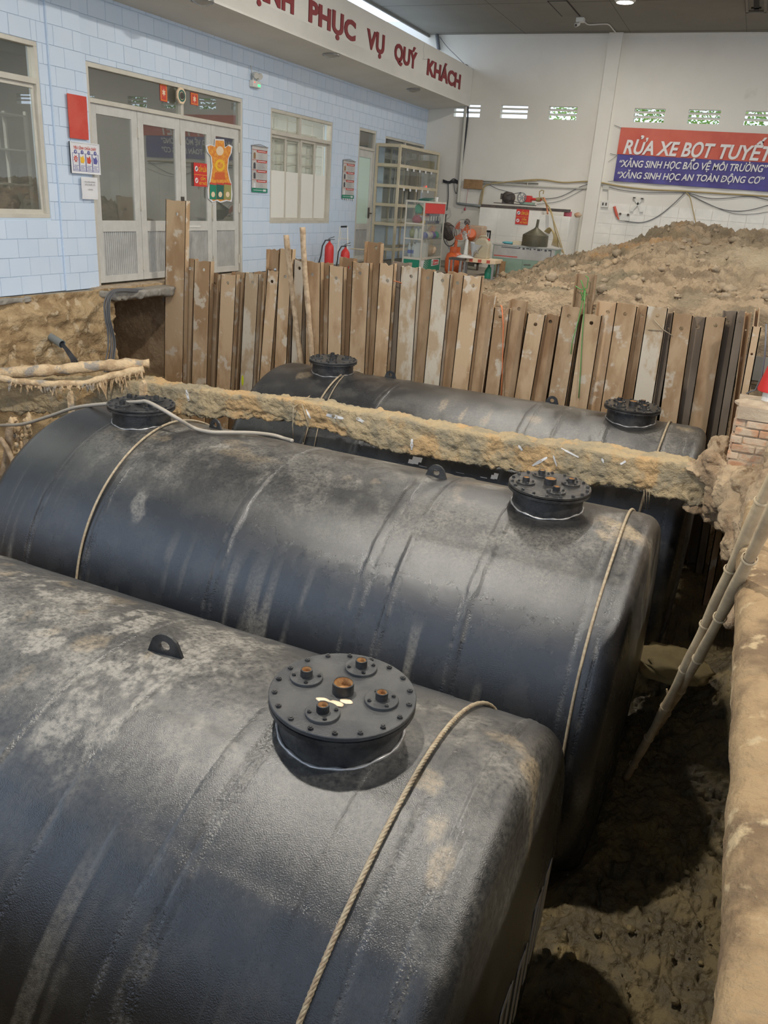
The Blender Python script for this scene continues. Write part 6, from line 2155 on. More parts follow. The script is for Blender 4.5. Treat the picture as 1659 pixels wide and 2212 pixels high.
for z_ in (cz1, cz2):
    obj('shelf_board', MB().box(CX0, CX1, CY0, CY1, z_ - .012, z_), M['cglass'], oc_)
    obj('shelf_edge', MB().box(CX0, CX1, CY0 - .012, CY0 + .004, z_ - .02, z_ + .006), M['alu'], oc_)
obj('glass_side', MB().box(CX0 + .016, CX1 - .016, CY0 - .004, CY0, cz0, cz3 - .02), M['cglass'], oc_)
obj('glass_front', MB().box(CX1 - .002, CX1 + .002, CY0 + .016, CY1 - .016, cz0, cz3 - .24), M['cglass'], oc_)
ck = MB()
for i in range(5):
    for j in range(9):
        if (i + j) % 2 == 0 and i > 0:
            s_ = 0.026 * (1 - i * .13)
            zz = 0.0 + j * (cz0 - .06) / 9 + .01
            ck.add([(CX1 + .003, CY0 + .16 + i * .075 + .02 * j / 4, zz), (CX1 + .003, CY0 + .16 + i * .075 + s_ * 1.6 + .02 * j / 4, zz), (CX1 + .003, CY0 + .16 + i * .075 + s_ * 1.6 + .012 + .02 * j / 4, zz + s_), (CX1 + .003, CY0 + .16 + i * .075 + .012 + .02 * j / 4, zz + s_)], [(0, 1, 2, 3)])
ck.add([(CX1 + .003, CY0 + .02, -.04), (CX1 + .003, CY0 + .16, -.04), (CX1 + .003, CY0 + .26, cz0 - .055), (CX1 + .003, CY0 + .02, cz0 - .055)], [(0, 1, 2, 3)])
obj('chequer_print', ck, M['paper'], oc_)
lgy = CY0 + .72
lz = (cz0 - .05) * 0.62
obj('logo_plate', MB().prism([(0.02, -.075), (.5, -.06), (.52, .06), (.05, .08), (0, .06), (0, -.06)], (CX1 + .002, lgy, lz), Yv, Zv, (0.006, 0, 0)), M['paper'], oc_)
obj('logo_red', MB().prism([(.1, -.055), (.46, -.045), (.47, .05), (.12, .062)], (CX1 + .006, lgy, lz), Yv, Zv, (0.006, 0, 0)), M['red'], oc_)
obj('logo_lettering', text(MB(), 'Castrol', (CX1 + .0135, lgy + .13, lz - .025), Yv, Zv, 0.30, 0.06, bold=.02), M['paper'], oc_)
obj('logo_bars', MB().box(CX1 + .006, CX1 + .011, lgy + .015, lgy + .07, lz + .02, lz + .045).box(CX1 + .006, CX1 + .011, lgy + .015, lgy + .07, lz - .015, lz + .008).box(CX1 + .006, CX1 + .011, lgy + .015, lgy + .07, lz - .05, lz - .025), M['green'], oc_)


def bottle(x, y, z, w, d, h, m_, lab, capm='lwhite', kind='jug', grp=None, labm=None):
    root = thing('oil_bottle' if kind == 'jug' else 'bottle', lab, 'bottle', (x, y, z), grp)
    if kind == 'jug':
        mb = MB().prism([(-w / 2, 0), (w / 2, 0), (w / 2, h * .6), (w * .28, h * .86), (w * .05, h * .9), (-w * .2, h * .86), (-w / 2, h * .7)], (x, y - d / 2, z), (1, 0, 0), (0, 0, 1), (0, d, 0))
        obj('body', mb, M[m_], root, bevel=.012)
        obj('cap', MB().lathe([(.028, h * .85), (.028, h), (0, h)], (x + w * .12, y, z), n=14), M[capm], root)
    else:
        obj('body', MB().lathe([(0, 0), (w * .5, 0), (w * .5, h * .62), (w * .42, h * .74), (w * .18, h * .88), (w * .17, h * .93), (0, h * .93)], (x, y, z), n=18), M[m_], root, smooth='auto')
        obj('cap', MB().lathe([(w * .2, h * .91), (w * .2, h), (0, h)], (x, y, z), n=14), M[capm], root)
    if labm:
        if kind == 'jug':
            obj('label', MB().box(x - w * .36, x + w * .36, y - d / 2 - .003, y + d / 2 + .003, z + h * .2, z + h * .5).box(x + w / 2, x + w / 2 + .003, y - d * .3, y + d * .3, z + h * .2, z + h * .5), M[labm], root)
        else:
            obj('label', MB().lathe([(w * .51, h * .25), (w * .51, h * .5)], (x, y, z), n=18), M[labm], root)
    return root


bottle(-7.02, 18.26, cz2, .16, .14, .34, 'ybottle', 'yellow oil jug on the upper board of the oil cabinet', 'lwhite', labm='paper')
for k in range(4):
    bottle(-6.98, 18.58 + .17 * k, cz2, .15, .13, .33, 'navy', ('nearest', 'second nearest', 'third', 'farthest')[k] + ' dark blue jug on the upper board of the oil cabinet', 'lwhite', grp='dark blue jugs in the oil cabinet', labm='lwhite')
obj('bag', MB().ell((-7.05, 18.12, cz2 + .30), .10, .08, .10, jit=.4, seed=1), M['gbottle'], smooth=True, label='green plastic bag wedged high in the oil cabinet', cat='bag')
obj('cloth', MB().ell((-7.08, 18.1, cz2 + .085), .11, .07, .09, jit=.4, seed=3), M['mag'], smooth=True, label='dull pink cloth bundle below the green bag in the oil cabinet', cat='cloth')
obj('bag', MB().ell((-7.16, 18.1, cz1 + .11), .07, .06, .11, jit=.3, seed=5), M['olive'], smooth=True, label='olive and yellow bag on the middle board of the oil cabinet', cat='bag')
bottle(-7.06, 18.1, cz1, .10, .1, .22, 'lwhite', 'white round bottle on the middle board of the oil cabinet', kind='round')
bottle(-6.97, 18.12, cz1, .08, .08, .24, 'lwhite', 'slim white bottle on the middle board of the oil cabinet, by its front post', kind='round', capm='lgrey')
for k, (m_, nm) in enumerate((('bluelab', 'blue'), ('lwhite', 'white'), ('clearp', 'clear grey'), ('bluelab', 'blue'), ('gbottle', 'green'))):
    obj('packet', MB().ell((-6.97, 18.34 + .19 * k, cz1 + .07), .10, .085, .08, jit=.35, seed=20 + k), M[m_], smooth=True, label='%s packet on the middle board, %s behind the front glass' % (nm, ('first', 'second', 'third', 'fourth', 'fifth')[k]), cat='packet', group='packets in the oil cabinet')
for k in range(2):
    bottle(-7.2 + .085 * k, 18.1 + .03 * k, cz0, .085, .085, .30, 'clearp', ('left', 'right')[k] + ' clear bottle with a blue label on the lowest board of the oil cabinet', 'lwhite', 'round', labm='bluelab')
bottle(-7.17, 18.3, cz0 + 0.0, .09, .09, .33, 'bluelab', 'blue bottle at the back of the lowest board of the oil cabinet', 'lwhite', 'round')
for k in range(4):
    obj('carton', MB().box(-7.08 + .0 * k, -6.9, 18.07 + .12 * k, 18.18 + .12 * k, cz0, cz0 + .29 + .02 * (k % 2)).box(-7.083, -6.897, 18.068 + .12 * k, 18.182 + .12 * k, cz0 + .03, cz0 + .055), [M['paper'], M['redp']], label=('nearest', 'second nearest', 'third', 'farthest')[k] + ' white carton with red foot stripe on the lowest board of the oil cabinet', cat='carton', group='white cartons in the oil cabinet', bevel=.003)
obj('cloth', MB().ell((-7.0, 18.85, cz0 + .12), .16, .22, .12, jit=.35, seed=9), M['brick'], smooth=True, label='brown cloth heap on the lowest board of the oil cabinet', cat='cloth')
obj('folder', MB().box(-7.15, -6.9, 18.3, 18.7, cz3 + .021, cz3 + .035).obox((-7.02, 18.5, cz3 + .06), (.12, 0, 0), (0, .18, .02), (0, -.002, .008)), M['dgreen'], label='dark green folder lying on top of the oil cabinet', cat='folder')
obj('cup', MB().lathe([(0, 0), (.035, 0), (.045, .1), (.04, .1), (.03, .01), (0, .01)], (-6.95, 18.95, cz3 + .02), n=16), M['lwhite'], smooth='auto', label='small white cup on top of the oil cabinet', cat='cup')

# ------------------------------------------------------------------ clutter by the far corner
FY = 18.0
# table
tq0, tq1 = ony(982, 556, FY), ony(1070, 566, FY)
tz = ony(1040, 563, FY)[2]
tbl = thing('low_table', 'low table with yellowish striped edge below the desk fan', 'table', ((tq0[0] + tq1[0]) / 2, FY + .25, -0.05))
obj('tabletop', MB().box(tq0[0] + .1, tq1[0], FY, FY + .6, tz - .055, tz + .03), M['skin'], tbl, bevel=.006)
eg = MB()
for k in range(3):
    eg.box(tq0[0] + .35 + .2 * k, tq0[0] + .43 + .2 * k, FY - .003, FY, tz - .045, tz + .02)
obj('edge_stripe', eg, M['bred'], tbl, label='faded pink edge stripes')
for xx in (tq0[0] + .14, tq1[0] - .05):
    for yy in (FY + .03, FY + .5):
        obj('leg', MB().box(xx - .022, xx + .022, yy - .022, yy + .022, -.05, tz - .035), M['steel'], tbl)
stl = thing('stool', 'small dark steel stool left of the low table, under the fan', 'stool', (tq0[0], FY - .15, -0.05))
sx_ = ony(990, 556, FY - .2)[0]
obj('seat', MB().box(sx_ - .17, sx_ + .14, FY - .35, FY - .03, tz - .02, tz + .03), M['cast'], stl, bevel=.006)
for xx in (sx_ - .15, sx_ + .12):
    for yy in (FY - .33, FY - .06):
        obj('leg', MB().box(xx - .015, xx + .015, yy - .015, yy + .015, -.05, tz - .02), M['steel'], stl)
# desk fan
fz = tz + .05
fx = ony(1003, 540, FY - .1)[0]
fh = ony(990, 498, FY - .2)
fan = thing('desk_fan', 'white desk fan with orange blades standing on the low table', 'fan', (fx, FY - .05, fz))
obj('base', MB().lathe([(0, 0), (.2, 0), (.2, .015), (.12, .05), (.04, .07), (0, .07)], (fx, FY + .02, fz - .02), n=28), M['lwhite'], fan, smooth='auto')
obj('column', MB().tube([(fx, FY + .02, fz + .03), (fx + .0, FY + .02, fz + .36)], [.05, .035], 14), M['lwhite'], fan, smooth='auto')
fc = np.array([fh[0] + 0.02, FY - .05, fh[2]])
fn = np.array([-.30, -.93, .12])
fn /= np.linalg.norm(fn)
obj('motor_housing', MB().lathe([(0, -.24), (.06, -.22), (.08, -.1), (.05, -.03), (0, -.02)], fc, fn, 18).tube([(fx, FY + .02, fz + .33), tuple(fc - fn * .12)], .03, 10), M['lwhite'], fan, smooth='auto')
gd = MB()
fu = np.cross(fn, (0, 0, 1))
fu /= np.linalg.norm(fu)
fv = np.cross(fu, fn)
Rg = .235
for rr, off in ((Rg, 0), (.16, .05), (.08, .06), (.16, -.03)):
    gd.tube([fc + fn * (off - .02) + rr * (math.cos(a) * fu + math.sin(a) * fv) for a in np.linspace(0, 2 * math.pi, 33)], .006 if rr == Rg else .003, 5, caps=False)
for a in np.linspace(0, 2 * math.pi, 25)[:-1]:
    d_ = math.cos(a) * fu + math.sin(a) * fv
    gd.tube([fc + fn * .05, fc + fn * .035 + d_ * Rg * .7, fc - fn * .02 + d_ * Rg], .0025, 4)
obj('guard', gd, M['steel'], fan)
obj('hub', MB().lathe([(.045, -.02), (.04, .02), (0, .03)], fc, fn, 16), M['orange'], fan, smooth='auto')
for k in range(3):
    a0 = k * 2 * math.pi / 3 + .5
    P = []
    for i, rr in enumerate(np.linspace(.035, .2, 6)):
        row_ = []
        for j, da in enumerate(np.linspace(-.5, .5, 6)):
            a = a0 + da * (0.7 + .5 * i / 5) + .25 * i / 5
            row_.append(fc + rr * (math.cos(a) * fu + math.sin(a) * fv) + fn * (.025 * da))
        P.append(row_)
    obj('blade', MB().grid(np.array(P)), M['orange'], fan, smooth=True)
# jerrycan
jx = ony(1042, 540, FY + .3)
jz0 = tz + .02
jy = FY + .3
jc = thing('jerrycan', 'yellowed plastic jerrycan on the low table', 'jerrycan', (jx[0], jy, jz0))
jw, jh = .34, ony(1042, 512, jy)[2] - jz0
obj('body', MB().prism([(-jw / 2, 0), (jw / 2, 0), (jw / 2, jh * .72), (jw * .32, jh * .93), (-jw * .2, jh * .96), (-jw * .42, jh * .85), (-jw / 2, jh * .7)], (jx[0], jy - .11, jz0), (1, 0, 0), (0, 0, 1), (0, .22, 0)), M['jerry'], jc, bevel=.035)
obj('handle', MB().tube([(jx[0] - .1, jy, jz0 + jh * .92), (jx[0] - .06, jy, jz0 + jh * 1.05), (jx[0] + .06, jy, jz0 + jh * 1.05), (jx[0] + .1, jy, jz0 + jh * .92)], .02, 8), M['jerry'], jc, smooth=True)
obj('cap', MB().lathe([(.032, 0), (.032, .04), (0, .045)], (jx[0] + .12, jy, jz0 + jh * .86), n=14), M['red'], jc)
# smoky plastic funnel on the table
fq = ony(1020, 535, FY + .12)
obj('funnel', MB().lathe([(.015, 0), (.02, .07), (.06, .14), (.14, .33), (.135, .33), (.055, .14), (.012, .07)], (fq[0], FY + .14, tz + .02), (.25, 0, 1), 24), M['clearp'], smooth='auto', label='smoky plastic funnel standing between desk fan and jerrycan', cat='funnel')
obj('tap', MB().tube([ony(1022, 556, FY + .05), ony(1024, 545, FY + .05), ony(1029, 541, FY + .05), ony(1033, 548, FY + .05)], .012, 8), M['steel'], smooth=True, label='small bent steel pipe lying on the low table', cat='pipe')
# orange gas cylinder and red-brown machine
gq = ony(979, 568, 18.5)
gy = 18.55
gt = ony(979, 541, gy)[2]
gcyl = thing('gas_cylinder', 'round orange gas cylinder on the floor behind the low table', 'cylinder', (gq[0], gy, -0.05))
obj('tank', MB().lathe([(0, -.05), (.15, -.05), (.2, .02), (.21, .1), (.21, gt - .2), (.18, gt - .08), (.08, gt - .01), (0, gt)], (gq[0], gy, 0), n=28), M['orange'], gcyl, smooth=True)
obj('collar', MB().lathe([(.12, gt - .05), (.12, gt + .08), (.11, gt + .08), (.11, gt - .05)], (gq[0], gy, 0), n=24).tube([(gq[0] + .0, gy, gt), (gq[0] + .01, gy, gt + .32)], .035, 10), M['orange'], gcyl, smooth='auto')
mq = ony(1020, 500, 20.2)
mac = thing('spraying_machine', 'red-brown machine with an orange drum beside the white block', 'machine', (mq[0], 20.3, -0.05))
mw = .26
obj('body', MB().box(mq[0] - .18, mq[0] + mw, 20.2, 20.6, ony(1020, 520, 20.2)[2] - .5, ony(1020, 487, 20.2)[2]), M['brick'], mac, bevel=.03)
obj('drum', MB().lathe([(0, -.1), (.11, -.1), (.13, -.06), (.13, .08), (.1, .12), (0, .12)], ony(1017, 507, 20.1), (.3, -.9, .3), 22), M['orange'], mac, smooth='auto')
obj('stand', MB().box(mq[0] - .15, mq[0] - .1, 20.25, 20.3, -.05, .9).box(mq[0] + .18, mq[0] + .23, 20.25, 20.3, -.05, .9).box(mq[0] - .15, mq[0] + .23, 20.25, 20.55, .1, .14), M['cast'], mac)
obj('motor_head', MB().ell(ony(1009, 480, 20.0), .07, .1, .08, n=16, m=12), M['cast'], mac, smooth=True)
# old fan with slanting steel arm
oq = ony(970, 508, 19.6)
of_ = thing('old_fan', 'black old fan with a slanting steel arm behind the oil cabinet', 'fan', (oq[0], 19.6, -0.05))
obj('drum', MB().lathe([(0, -.06), (.2, -.06), (.22, -.02), (.22, .04), (.16, .1), (0, .12)], ony(968, 500, 19.6), (-.5, -.75, -.35), 24), M['cast'], of_, smooth='auto')
obj('arm', MB().bar(ony(963, 520, 19.5), ony(975, 545, 19.5), .06, .03).bar(ony(975, 545, 19.5), ony(982, 590, 19.5), .06, .03), M['steel'], of_)
obj('guard', MB().tube([ony(972, 509, 19.4) + .24 * (math.cos(a) * np.array([.85, -.5, 0]) + math.sin(a) * np.array([0, 0, 1.0])) for a in np.linspace(0, 2 * math.pi, 31)], .012, 6, caps=False), M['cast'], of_)
obj('bottle', MB().lathe([(0, 0), (.09, 0), (.09, .16), (.03, .26), (.03, .3), (0, .3)], (tq0[0] + .72, FY + .35, -.05), n=18), M['green'], smooth='auto', label='green bottle on the floor under the low table', cat='bottle')
obj('plank', MB().obox((tq0[0] + .95, FY + .5, .14), (.1, 0, 0), (0, .012, .0), (0, .0, .2)), M['brown_board'], label='brown board standing under the low table', cat='board')

# green steel cabinet with the drab funnel on top
GY = 19.0
ga, gb_ = ony(1066, 527, GY), ony(1202, 535, GY)
gz = (ga[2] + gb_[2]) / 2
gc_ = thing('steel_cabinet', 'pale green steel cabinet with grey top, half buried behind the spoil heap', 'cabinet', ((ga[0] + gb_[0]) / 2, GY + .3, -0.05))
obj('body', MB().box(ga[0], gb_[0], GY, GY + .55, -.05, gz - .03), M['jade'], gc_, bevel=.008)
obj('top', MB().box(ga[0] - .02, gb_[0] + .03, GY - .02, GY + .57, gz - .03, gz), M['lgrey'], gc_)
obj('panel', MB().box(ga[0] + .02, gb_[0] - .02, GY - .006, GY, gz - .3, gz - .04), M['lgrey'], gc_, label='grey panel with faded print')
mid = (ga[0] + gb_[0]) / 2
obj('door', MB().box(ga[0] + .03, mid - .01, GY - .012, GY, .0, gz - .32), M['jade'], gc_, bevel=.004)
dr_ = obj('door', MB().box(mid + .01, gb_[0] - .03, GY - .012, GY, .0, gz - .32), M['jade'], gc_, bevel=.004)
obj('handle', MB().tube([(mid + .05, GY - .012, gz - .40), (mid + .05, GY - .04, gz - .40), (mid + .2, GY - .04, gz - .395)], .01, 6), M['steel'], dr_)
tp = MB()
for k in range(9):
    x0 = mid - .12 + k * .085
    tp.box(x0, x0 + .03 + .02 * (k % 3), GY - .010, GY - .006, gz - .07 - .015 * (k % 2), gz - .045)
tp.box(mid + .62, mid + .635, GY - .010, GY - .006, gz - .18, gz - .05).box(ga[0] + .2, ga[0] + .62, GY - .010, GY - .006, gz - .075, gz - .06)
obj('faded_print', tp, M['ink'], gc_)
obj('red_print', MB().box(ga[0] + .04, ga[0] + .6, GY - .010, GY - .006, gz - .27, gz - .25), M['redp'], gc_)
fy2 = GY + .22
f0, f1 = ony(1128, 525, fy2), ony(1182, 528, fy2)
fr2 = (f1[0] - f0[0]) / 2
fcx = (f0[0] + f1[0]) / 2
ftop = ony(1155, 508, fy2)[2] - gz
fcone = ony(1158, 493, fy2)[2] - gz
fsp = ony(1160, 474, fy2)[2] - gz
dfn = thing('metal_funnel', 'big drab upturned metal funnel on the green cabinet', 'funnel', (fcx, fy2, gz))
obj('body', MB().lathe([(fr2, 0), (fr2 * 1.01, ftop * .5), (fr2, ftop)], (fcx, fy2, gz), n=30), M['drab'], dfn, smooth='auto')
obj('cone', MB().lathe([(fr2, ftop), (fr2 * .16, fcone), (fr2 * .12, fcone + .02)], (fcx, fy2, gz), n=30), M['drab'], dfn, smooth='auto')
obj('spout', MB().tube([(fcx, fy2, gz + fcone - .02), (fcx + .015, fy2, gz + fsp)], [.032, .028], 14), M['drab'], dfn, smooth='auto')
obj('cloth', MB().ell(ony(1100, 523, GY + .2) * np.array([1, 1, 0]) + np.array([0, 0, gz + .025]), .16, .1, .03, jit=.4, seed=2), mat('turquoise_cloth', (0.10, 0.36, 0.40), .7), smooth=True, label='turquoise cloth lying on the green cabinet', cat='cloth')
obj('box', MB().obox(ony(1118, 522, GY + .2) * np.array([1, 1, 0]) + np.array([0, 0, gz + .04]), (.1, .02, 0), (-.02, .1, 0), (0, 0, .04)), M['cream'], label='cream box on the green cabinet beside the metal funnel', cat='box', bevel=.005)

# white block unit with the pump on top
BYf = 21.5
b0, b1 = ony(1037, 447, BYf), ony(1232, 470, BYf)
bst = ony(1168, 455, BYf)[0]
bz0, bz1 = ony(1100, 452, BYf)[2], ony(1200, 466, BYf)[2]
wb_ = thing('white_block', 'white glazed masonry block against the back wall, pump on its top', 'block', ((b0[0] + b1[0]) / 2, 22.1, -0.05))
obj('main_block', MB().box(b0[0], bst, BYf, YB - .02, -.05, bz0), M['white2'], wb_, bevel=.006)
obj('low_block', MB().box(bst, b1[0], BYf, YB - .02, -.05, bz1), M['white2'], wb_, bevel=.006)
jn = MB().box(b0[0], b1[0], BYf - .001, BYf + .01, .78, .785)
for xx in np.arange(b0[0] + .5, b1[0], .55):
    jn.box(xx, xx + .004, BYf - .001, BYf + .01, 0, bz1 - .02)
obj('joint', jn, M['lgrey'], wb_, kind='stuff')
g0, g1 = ony(1034, 520, BYf), ony(1061, 498, BYf)
obj('dark_vent_plate', MB().box(b0[0] - .0, g1[0], BYf - .006, BYf + .01, g0[2] - .1, g1[2]), M['dark'], wb_)  # flat dark plate on the block; the opening's shade is its colour
vb = MB()
for k in range(6):
    xx = b0[0] + .05 + k * (g1[0] - b0[0] - .06) / 6
    vb.box(xx, xx + .022, BYf - .012, BYf - .006, g0[2] - .1, g1[2] - .05)
obj('vent_bar', vb, M['paper'], wb_)
s0, s1 = ony(1113, 484, BYf), ony(1144, 453, BYf)
no_fire('warning_sign', (s0[0], BYf - .012, s0[2]), (1, 0, 0), (0, -1, 0), s1[0] - s0[0], s1[2] - s0[2], 'red no-fire and no-smoking sign on the white block under the pump')
PY = 22.0
pump = thing('pump', 'dark motor and flywheel pump on rails on top of the white block', 'pump', (ony(1115, 440, PY)[0], PY, bz0))
rl = MB().bar(ony(1040, 444, PY - .25), ony(1232, 456, PY - .25), .07, .07).bar(ony(1069, 438, PY), ony(1156, 444, PY), .25, .02)
obj('rail', rl, M['cast'], pump)
mcx = ony(1099, 427, PY)
obj('motor', MB().lathe([(0, -.16), (.09, -.16), (.13, -.12), (.14, -.05), (.14, .12), (.09, .16), (0, .17)], mcx, (-.25, -.95, 0), 24).box(mcx[0] - .2, mcx[0] - .1, PY - .1, PY + .1, mcx[2] - .05, mcx[2] + .09).box(mcx[0] - .14, mcx[0] + .12, PY - .12, PY + .12, ony(1099, 439, PY)[2] - .01, mcx[2] - .08), M['cast'], pump, smooth='auto')
wcx = ony(1127, 427, PY - .15)
wh = MB().lathe([(.125, -.02), (.125, .02), (.105, .02), (.105, -.02), (.125, -.02)], wcx, (-.1, -1, 0), 28)
for k in range(6):
    a = k * math.pi / 3
    wh.bar(wcx, wcx + .11 * np.array([math.cos(a), 0, math.sin(a)]), .02, .02, (0, 1, 0))
wh.lathe([(0, -.03), (.035, -.03), (.035, .03), (0, .03)], wcx, (0, -1, 0), 14)
obj('flywheel', wh, M['steel'], pump, smooth='auto')
obj('pump_head', MB().box(wcx[0] + .05, wcx[0] + .22, PY - .1, PY + .1, wcx[2] - .1, wcx[2] + .06).tube([wcx + np.array([.2, .1, -.02]), wcx + np.array([.5, .1, -.02])], .035, 10), M['red'], pump, bevel=.01)
obj('pump_base', MB().box(wcx[0] - .05, wcx[0] + .3, PY - .1, PY + .12, ony(1127, 441, PY)[2], wcx[2] - .1), M['jade'], pump)
obj('valve', MB().lathe([(.045, -.06), (.055, 0), (.045, .06)], wcx + np.array([.42, .1, -.02]), (1, 0, 0), 12).tube([wcx + np.array([.44, .1, .04]), wcx + np.array([.42, .1, .17]), wcx + np.array([.47, .1, .21]), wcx + np.array([.53, .1, .2]), wcx + np.array([.52, .1, .12])], .014, 8), M['stone'], pump, smooth='auto')
obj('belt', MB().tube([mcx + np.array([0, -.2, .05]), wcx + np.array([-.02, -.05, .125])], .008, 5).tube([mcx + np.array([0, -.2, -.05]), wcx + np.array([-.02, -.05, -.125])], .008, 5), M['cable'], pump)
obj('paint_can', MB().lathe([(0, 0), (.1, 0), (.1, .12), (.09, .12), (.09, .02), (0, .02)], (ony(1226, 466, 21.9)[0], 21.9, bz1), n=18), M['mag'], smooth='auto', label='small red tub on the lower right part of the white block', cat='tub')
obj('stone', MB().ell((ony(1248, 465, 22.2)[0], 22.2, bz1 + .05), .09, .08, .06, jit=.3, seed=6), M['brick'], smooth=True, label='brown lump at the right end of the white block top', cat='stone')


def curve(pts, k=6):
    out = []
    pts = [np.array(p, float) for p in pts]
    for i in range(len(pts) - 1):
        p0, p1, p2, p3 = pts[max(i - 1, 0)], pts[i], pts[i + 1], pts[min(i + 2, len(pts) - 1)]
        for f in np.linspace(0, 1, k, endpoint=False):
            out.append(0.5 * (2 * p1 + (p2 - p0) * f + (2 * p0 - 5 * p1 + 4 * p2 - p3) * f * f + (3 * p1 - p0 - 3 * p2 + p3) * f ** 3))
    return out + [pts[-1]]


BW = YB - .035
bwp = lambda *ps: curve([ony(x, y, BW) for x, y in ps])
hs = MB()
hs.tube(curve([wcx + np.array([.5, .1, -.02]), ony(1175, 428, 21.9), ony(1181, 445, 21.6), ony(1183, 462, 21.45)]), .022, 7)
obj('hose', hs, M['ohose'], smooth=True, label='orange hose hanging from the pump down the white block', cat='hose')
obj('hose', MB().tube(curve([wcx + np.array([.5, .1, .0]), ony(1170, 428, 21.8), ony(1190, 455, 21.4), ony(1200, 500, 21.2), ony(1215, 545, 20.9)]), .016, 7).tube(curve([ony(1186, 450, 21.4), ony(1204, 500, 21.1), ony(1218, 548, 20.9)]), .012, 7), M['yhose'], smooth=True, label='pale yellow hoses looping from the pump to the floor', cat='hose')
coil = MB()
for k in range(6):
    coil.tube(curve([ony(1176 + 2 * k, 500 + k, 21.2), ony(1188 + k, 492 + k, 21.15), ony(1196 + k, 510, 21.1), ony(1192 + 3 * k, 530 + k, 21.1)]), .012, 6)
obj('hose_coil', coil, M['yhose'], smooth=True, label='tangle of pale yellow hose beside the metal funnel', cat='hose')

# banner
bp = lambda x, y: ony(x, y, BW - .01)
TLb, BLb, MLb = bp(1342, 275), bp(1325, 391), bp(1334, 333)
slope = np.array([1.0, 0, -0.012])
slope /= np.linalg.norm(slope)
bn = thing('banner', 'red and blue cloth banner with white lettering on the back wall', 'banner', tuple(BLb))
Wb = 4.3


def cloth(z0l, z1l, x0, x1, m_, name):
    nx_, nz__ = 60, 10
    P = np.zeros((nx_, nz__, 3))
    for i, f in enumerate(np.linspace(0, 1, nx_)):
        for j, g_ in enumerate(np.linspace(0, 1, nz__)):
            z_ = z0l + (z1l - z0l) * g_ - 0.012 * f * Wb
            x_ = x0 + (x1 - x0) * f
            P[i, j] = (x_, BW - .012 - .012 * math.sin(f * 31 + g_ * 4) * (0.4 + .6 * (1 - g_)), z_)
    return obj(name, MB().grid(P), m_, bn, smooth=True)


cloth(MLb[2], TLb[2], TLb[0] - .005, TLb[0] + Wb, M['bred'], 'red_cloth')
cloth(BLb[2], MLb[2], BLb[0] + .0, TLb[0] + Wb - .15, M['bblue'], 'blue_cloth')
txt = MB()
lift = (0, -.028, 0)


def bline(s, x0, y0, x1, y1, xt, yt, shear, bold, m_=None, mb=None):
    a, b, c_ = bp(x0, y0), bp(x1, y1), bp(xt, yt)
    u = b - a
    w = np.linalg.norm(u)
    text(mb, s, a + np.array(lift), u / w, (0, 0, 1), w, c_[2] - a[2], bold=bold, shear=shear)


bline('RỬA XE BỌT', 1346, 331, 1541, 341, 1350, 301, .22, .028, mb=txt)
a_, b_ = bp(1551, 341), bp(1541, 341)
uu_ = (bp(1541, 341) - bp(1346, 331))
uu_ /= np.linalg.norm(uu_)
text(txt, 'TUYẾT', bp(1551, 342) + np.array(lift), uu_, (0, 0, 1), 1.2, bp(1350, 301)[2] - bp(1346, 331)[2] - 0.0, bold=.028, shear=.22)
bline('“XĂNG SINH HỌC BẢO VỆ MÔI TRƯỜNG”', 1337, 360, 1656, 372, 1339, 345, .18, .02, mb=txt)
bline('“XĂNG SINH HỌC AN TOÀN ĐỘNG CƠ”', 1333, 384, 1649, 397, 1335, 370, .18, .02, mb=txt)
obj('lettering', txt, M['wprint'], bn, label='white banner lettering')
obj('cord', MB().tube([bp(1343, 277), bp(1327, 270)], .006, 5).tube([bp(1333, 335), bp(1318, 332)], .006, 5).tube([bp(1326, 391), bp(1313, 392)], .006, 5).tube([bp(1333, 336), bp(1314, 350)], .005, 5), M['cable_grey'], bn)

# pipes, cables and fittings on the back wall
vp_ = thing('drain_pipe', 'cream vertical pipe in the far corner crossing the first vent', 'pipe', tuple(ony(989, 440, BW)))
a, b = ony(1008, 205, BW - .03), ony(989, 437, BW - .03)
obj('pipe', MB().tube([a, b], .045, 12), M['pvc_cream'], vp_, smooth='auto')
obj('lower_pipe', MB().tube(curve([b, ony(988, 436, BW - .03), ony(994, 440, BW - .03), ony(1038, 445, BW - .03)], 3), .035, 10), M['pvc'], vp_, smooth=True)
obj('pipe', MB().tube([ony(944, 75, BW - .05), ony(948, 108, BW - .05)], .05, 12), M['cable_grey'], label='dark stub pipe above the fascia end', cat='pipe', smooth='auto')
cbm = MB()
for k in range(3):
    cbm.tube(bwp((1004, 139), (1012, 146 + k), (1012.5 + k * .6, 180), (1010 + k, 215), (1009 + k * .8, 260), (1000 + k, 330), (993 + k * .5, 385)), .012, 6)
obj('cable_bundle', cbm, M['cable'], smooth=True, label='black cables coming over the fascia end and down beside the corner pipe', cat='cables')
tg = MB()
for k in range(7):
    tg.tube(bwp((957, 388 + k), (970, 392 + 2 * (k % 3)), (980, 386 + 3 * (k % 4)), (990, 391 + k), (996, 388)), .01, 5)
tg.tube(bwp((968, 392), (968, 430), (963, 470), (964, 490), (972, 505)), .012, 6).tube(bwp((980, 392), (982, 410), (986, 418), (988, 405)), .008, 5)
obj('cable_tangle', tg, M['cable'], smooth=True, label='tangle of black cables behind the cream shelf on the back wall', cat='cables')
bd = ony(1022, 398, BW - .03)
obj('junction_board', MB().obox(bd, (.27, 0, .0), (0, .02, 0), (0, 0, .12)), M['brown_board'], label='brown wooden junction board on the back wall', cat='board', bevel=.01)
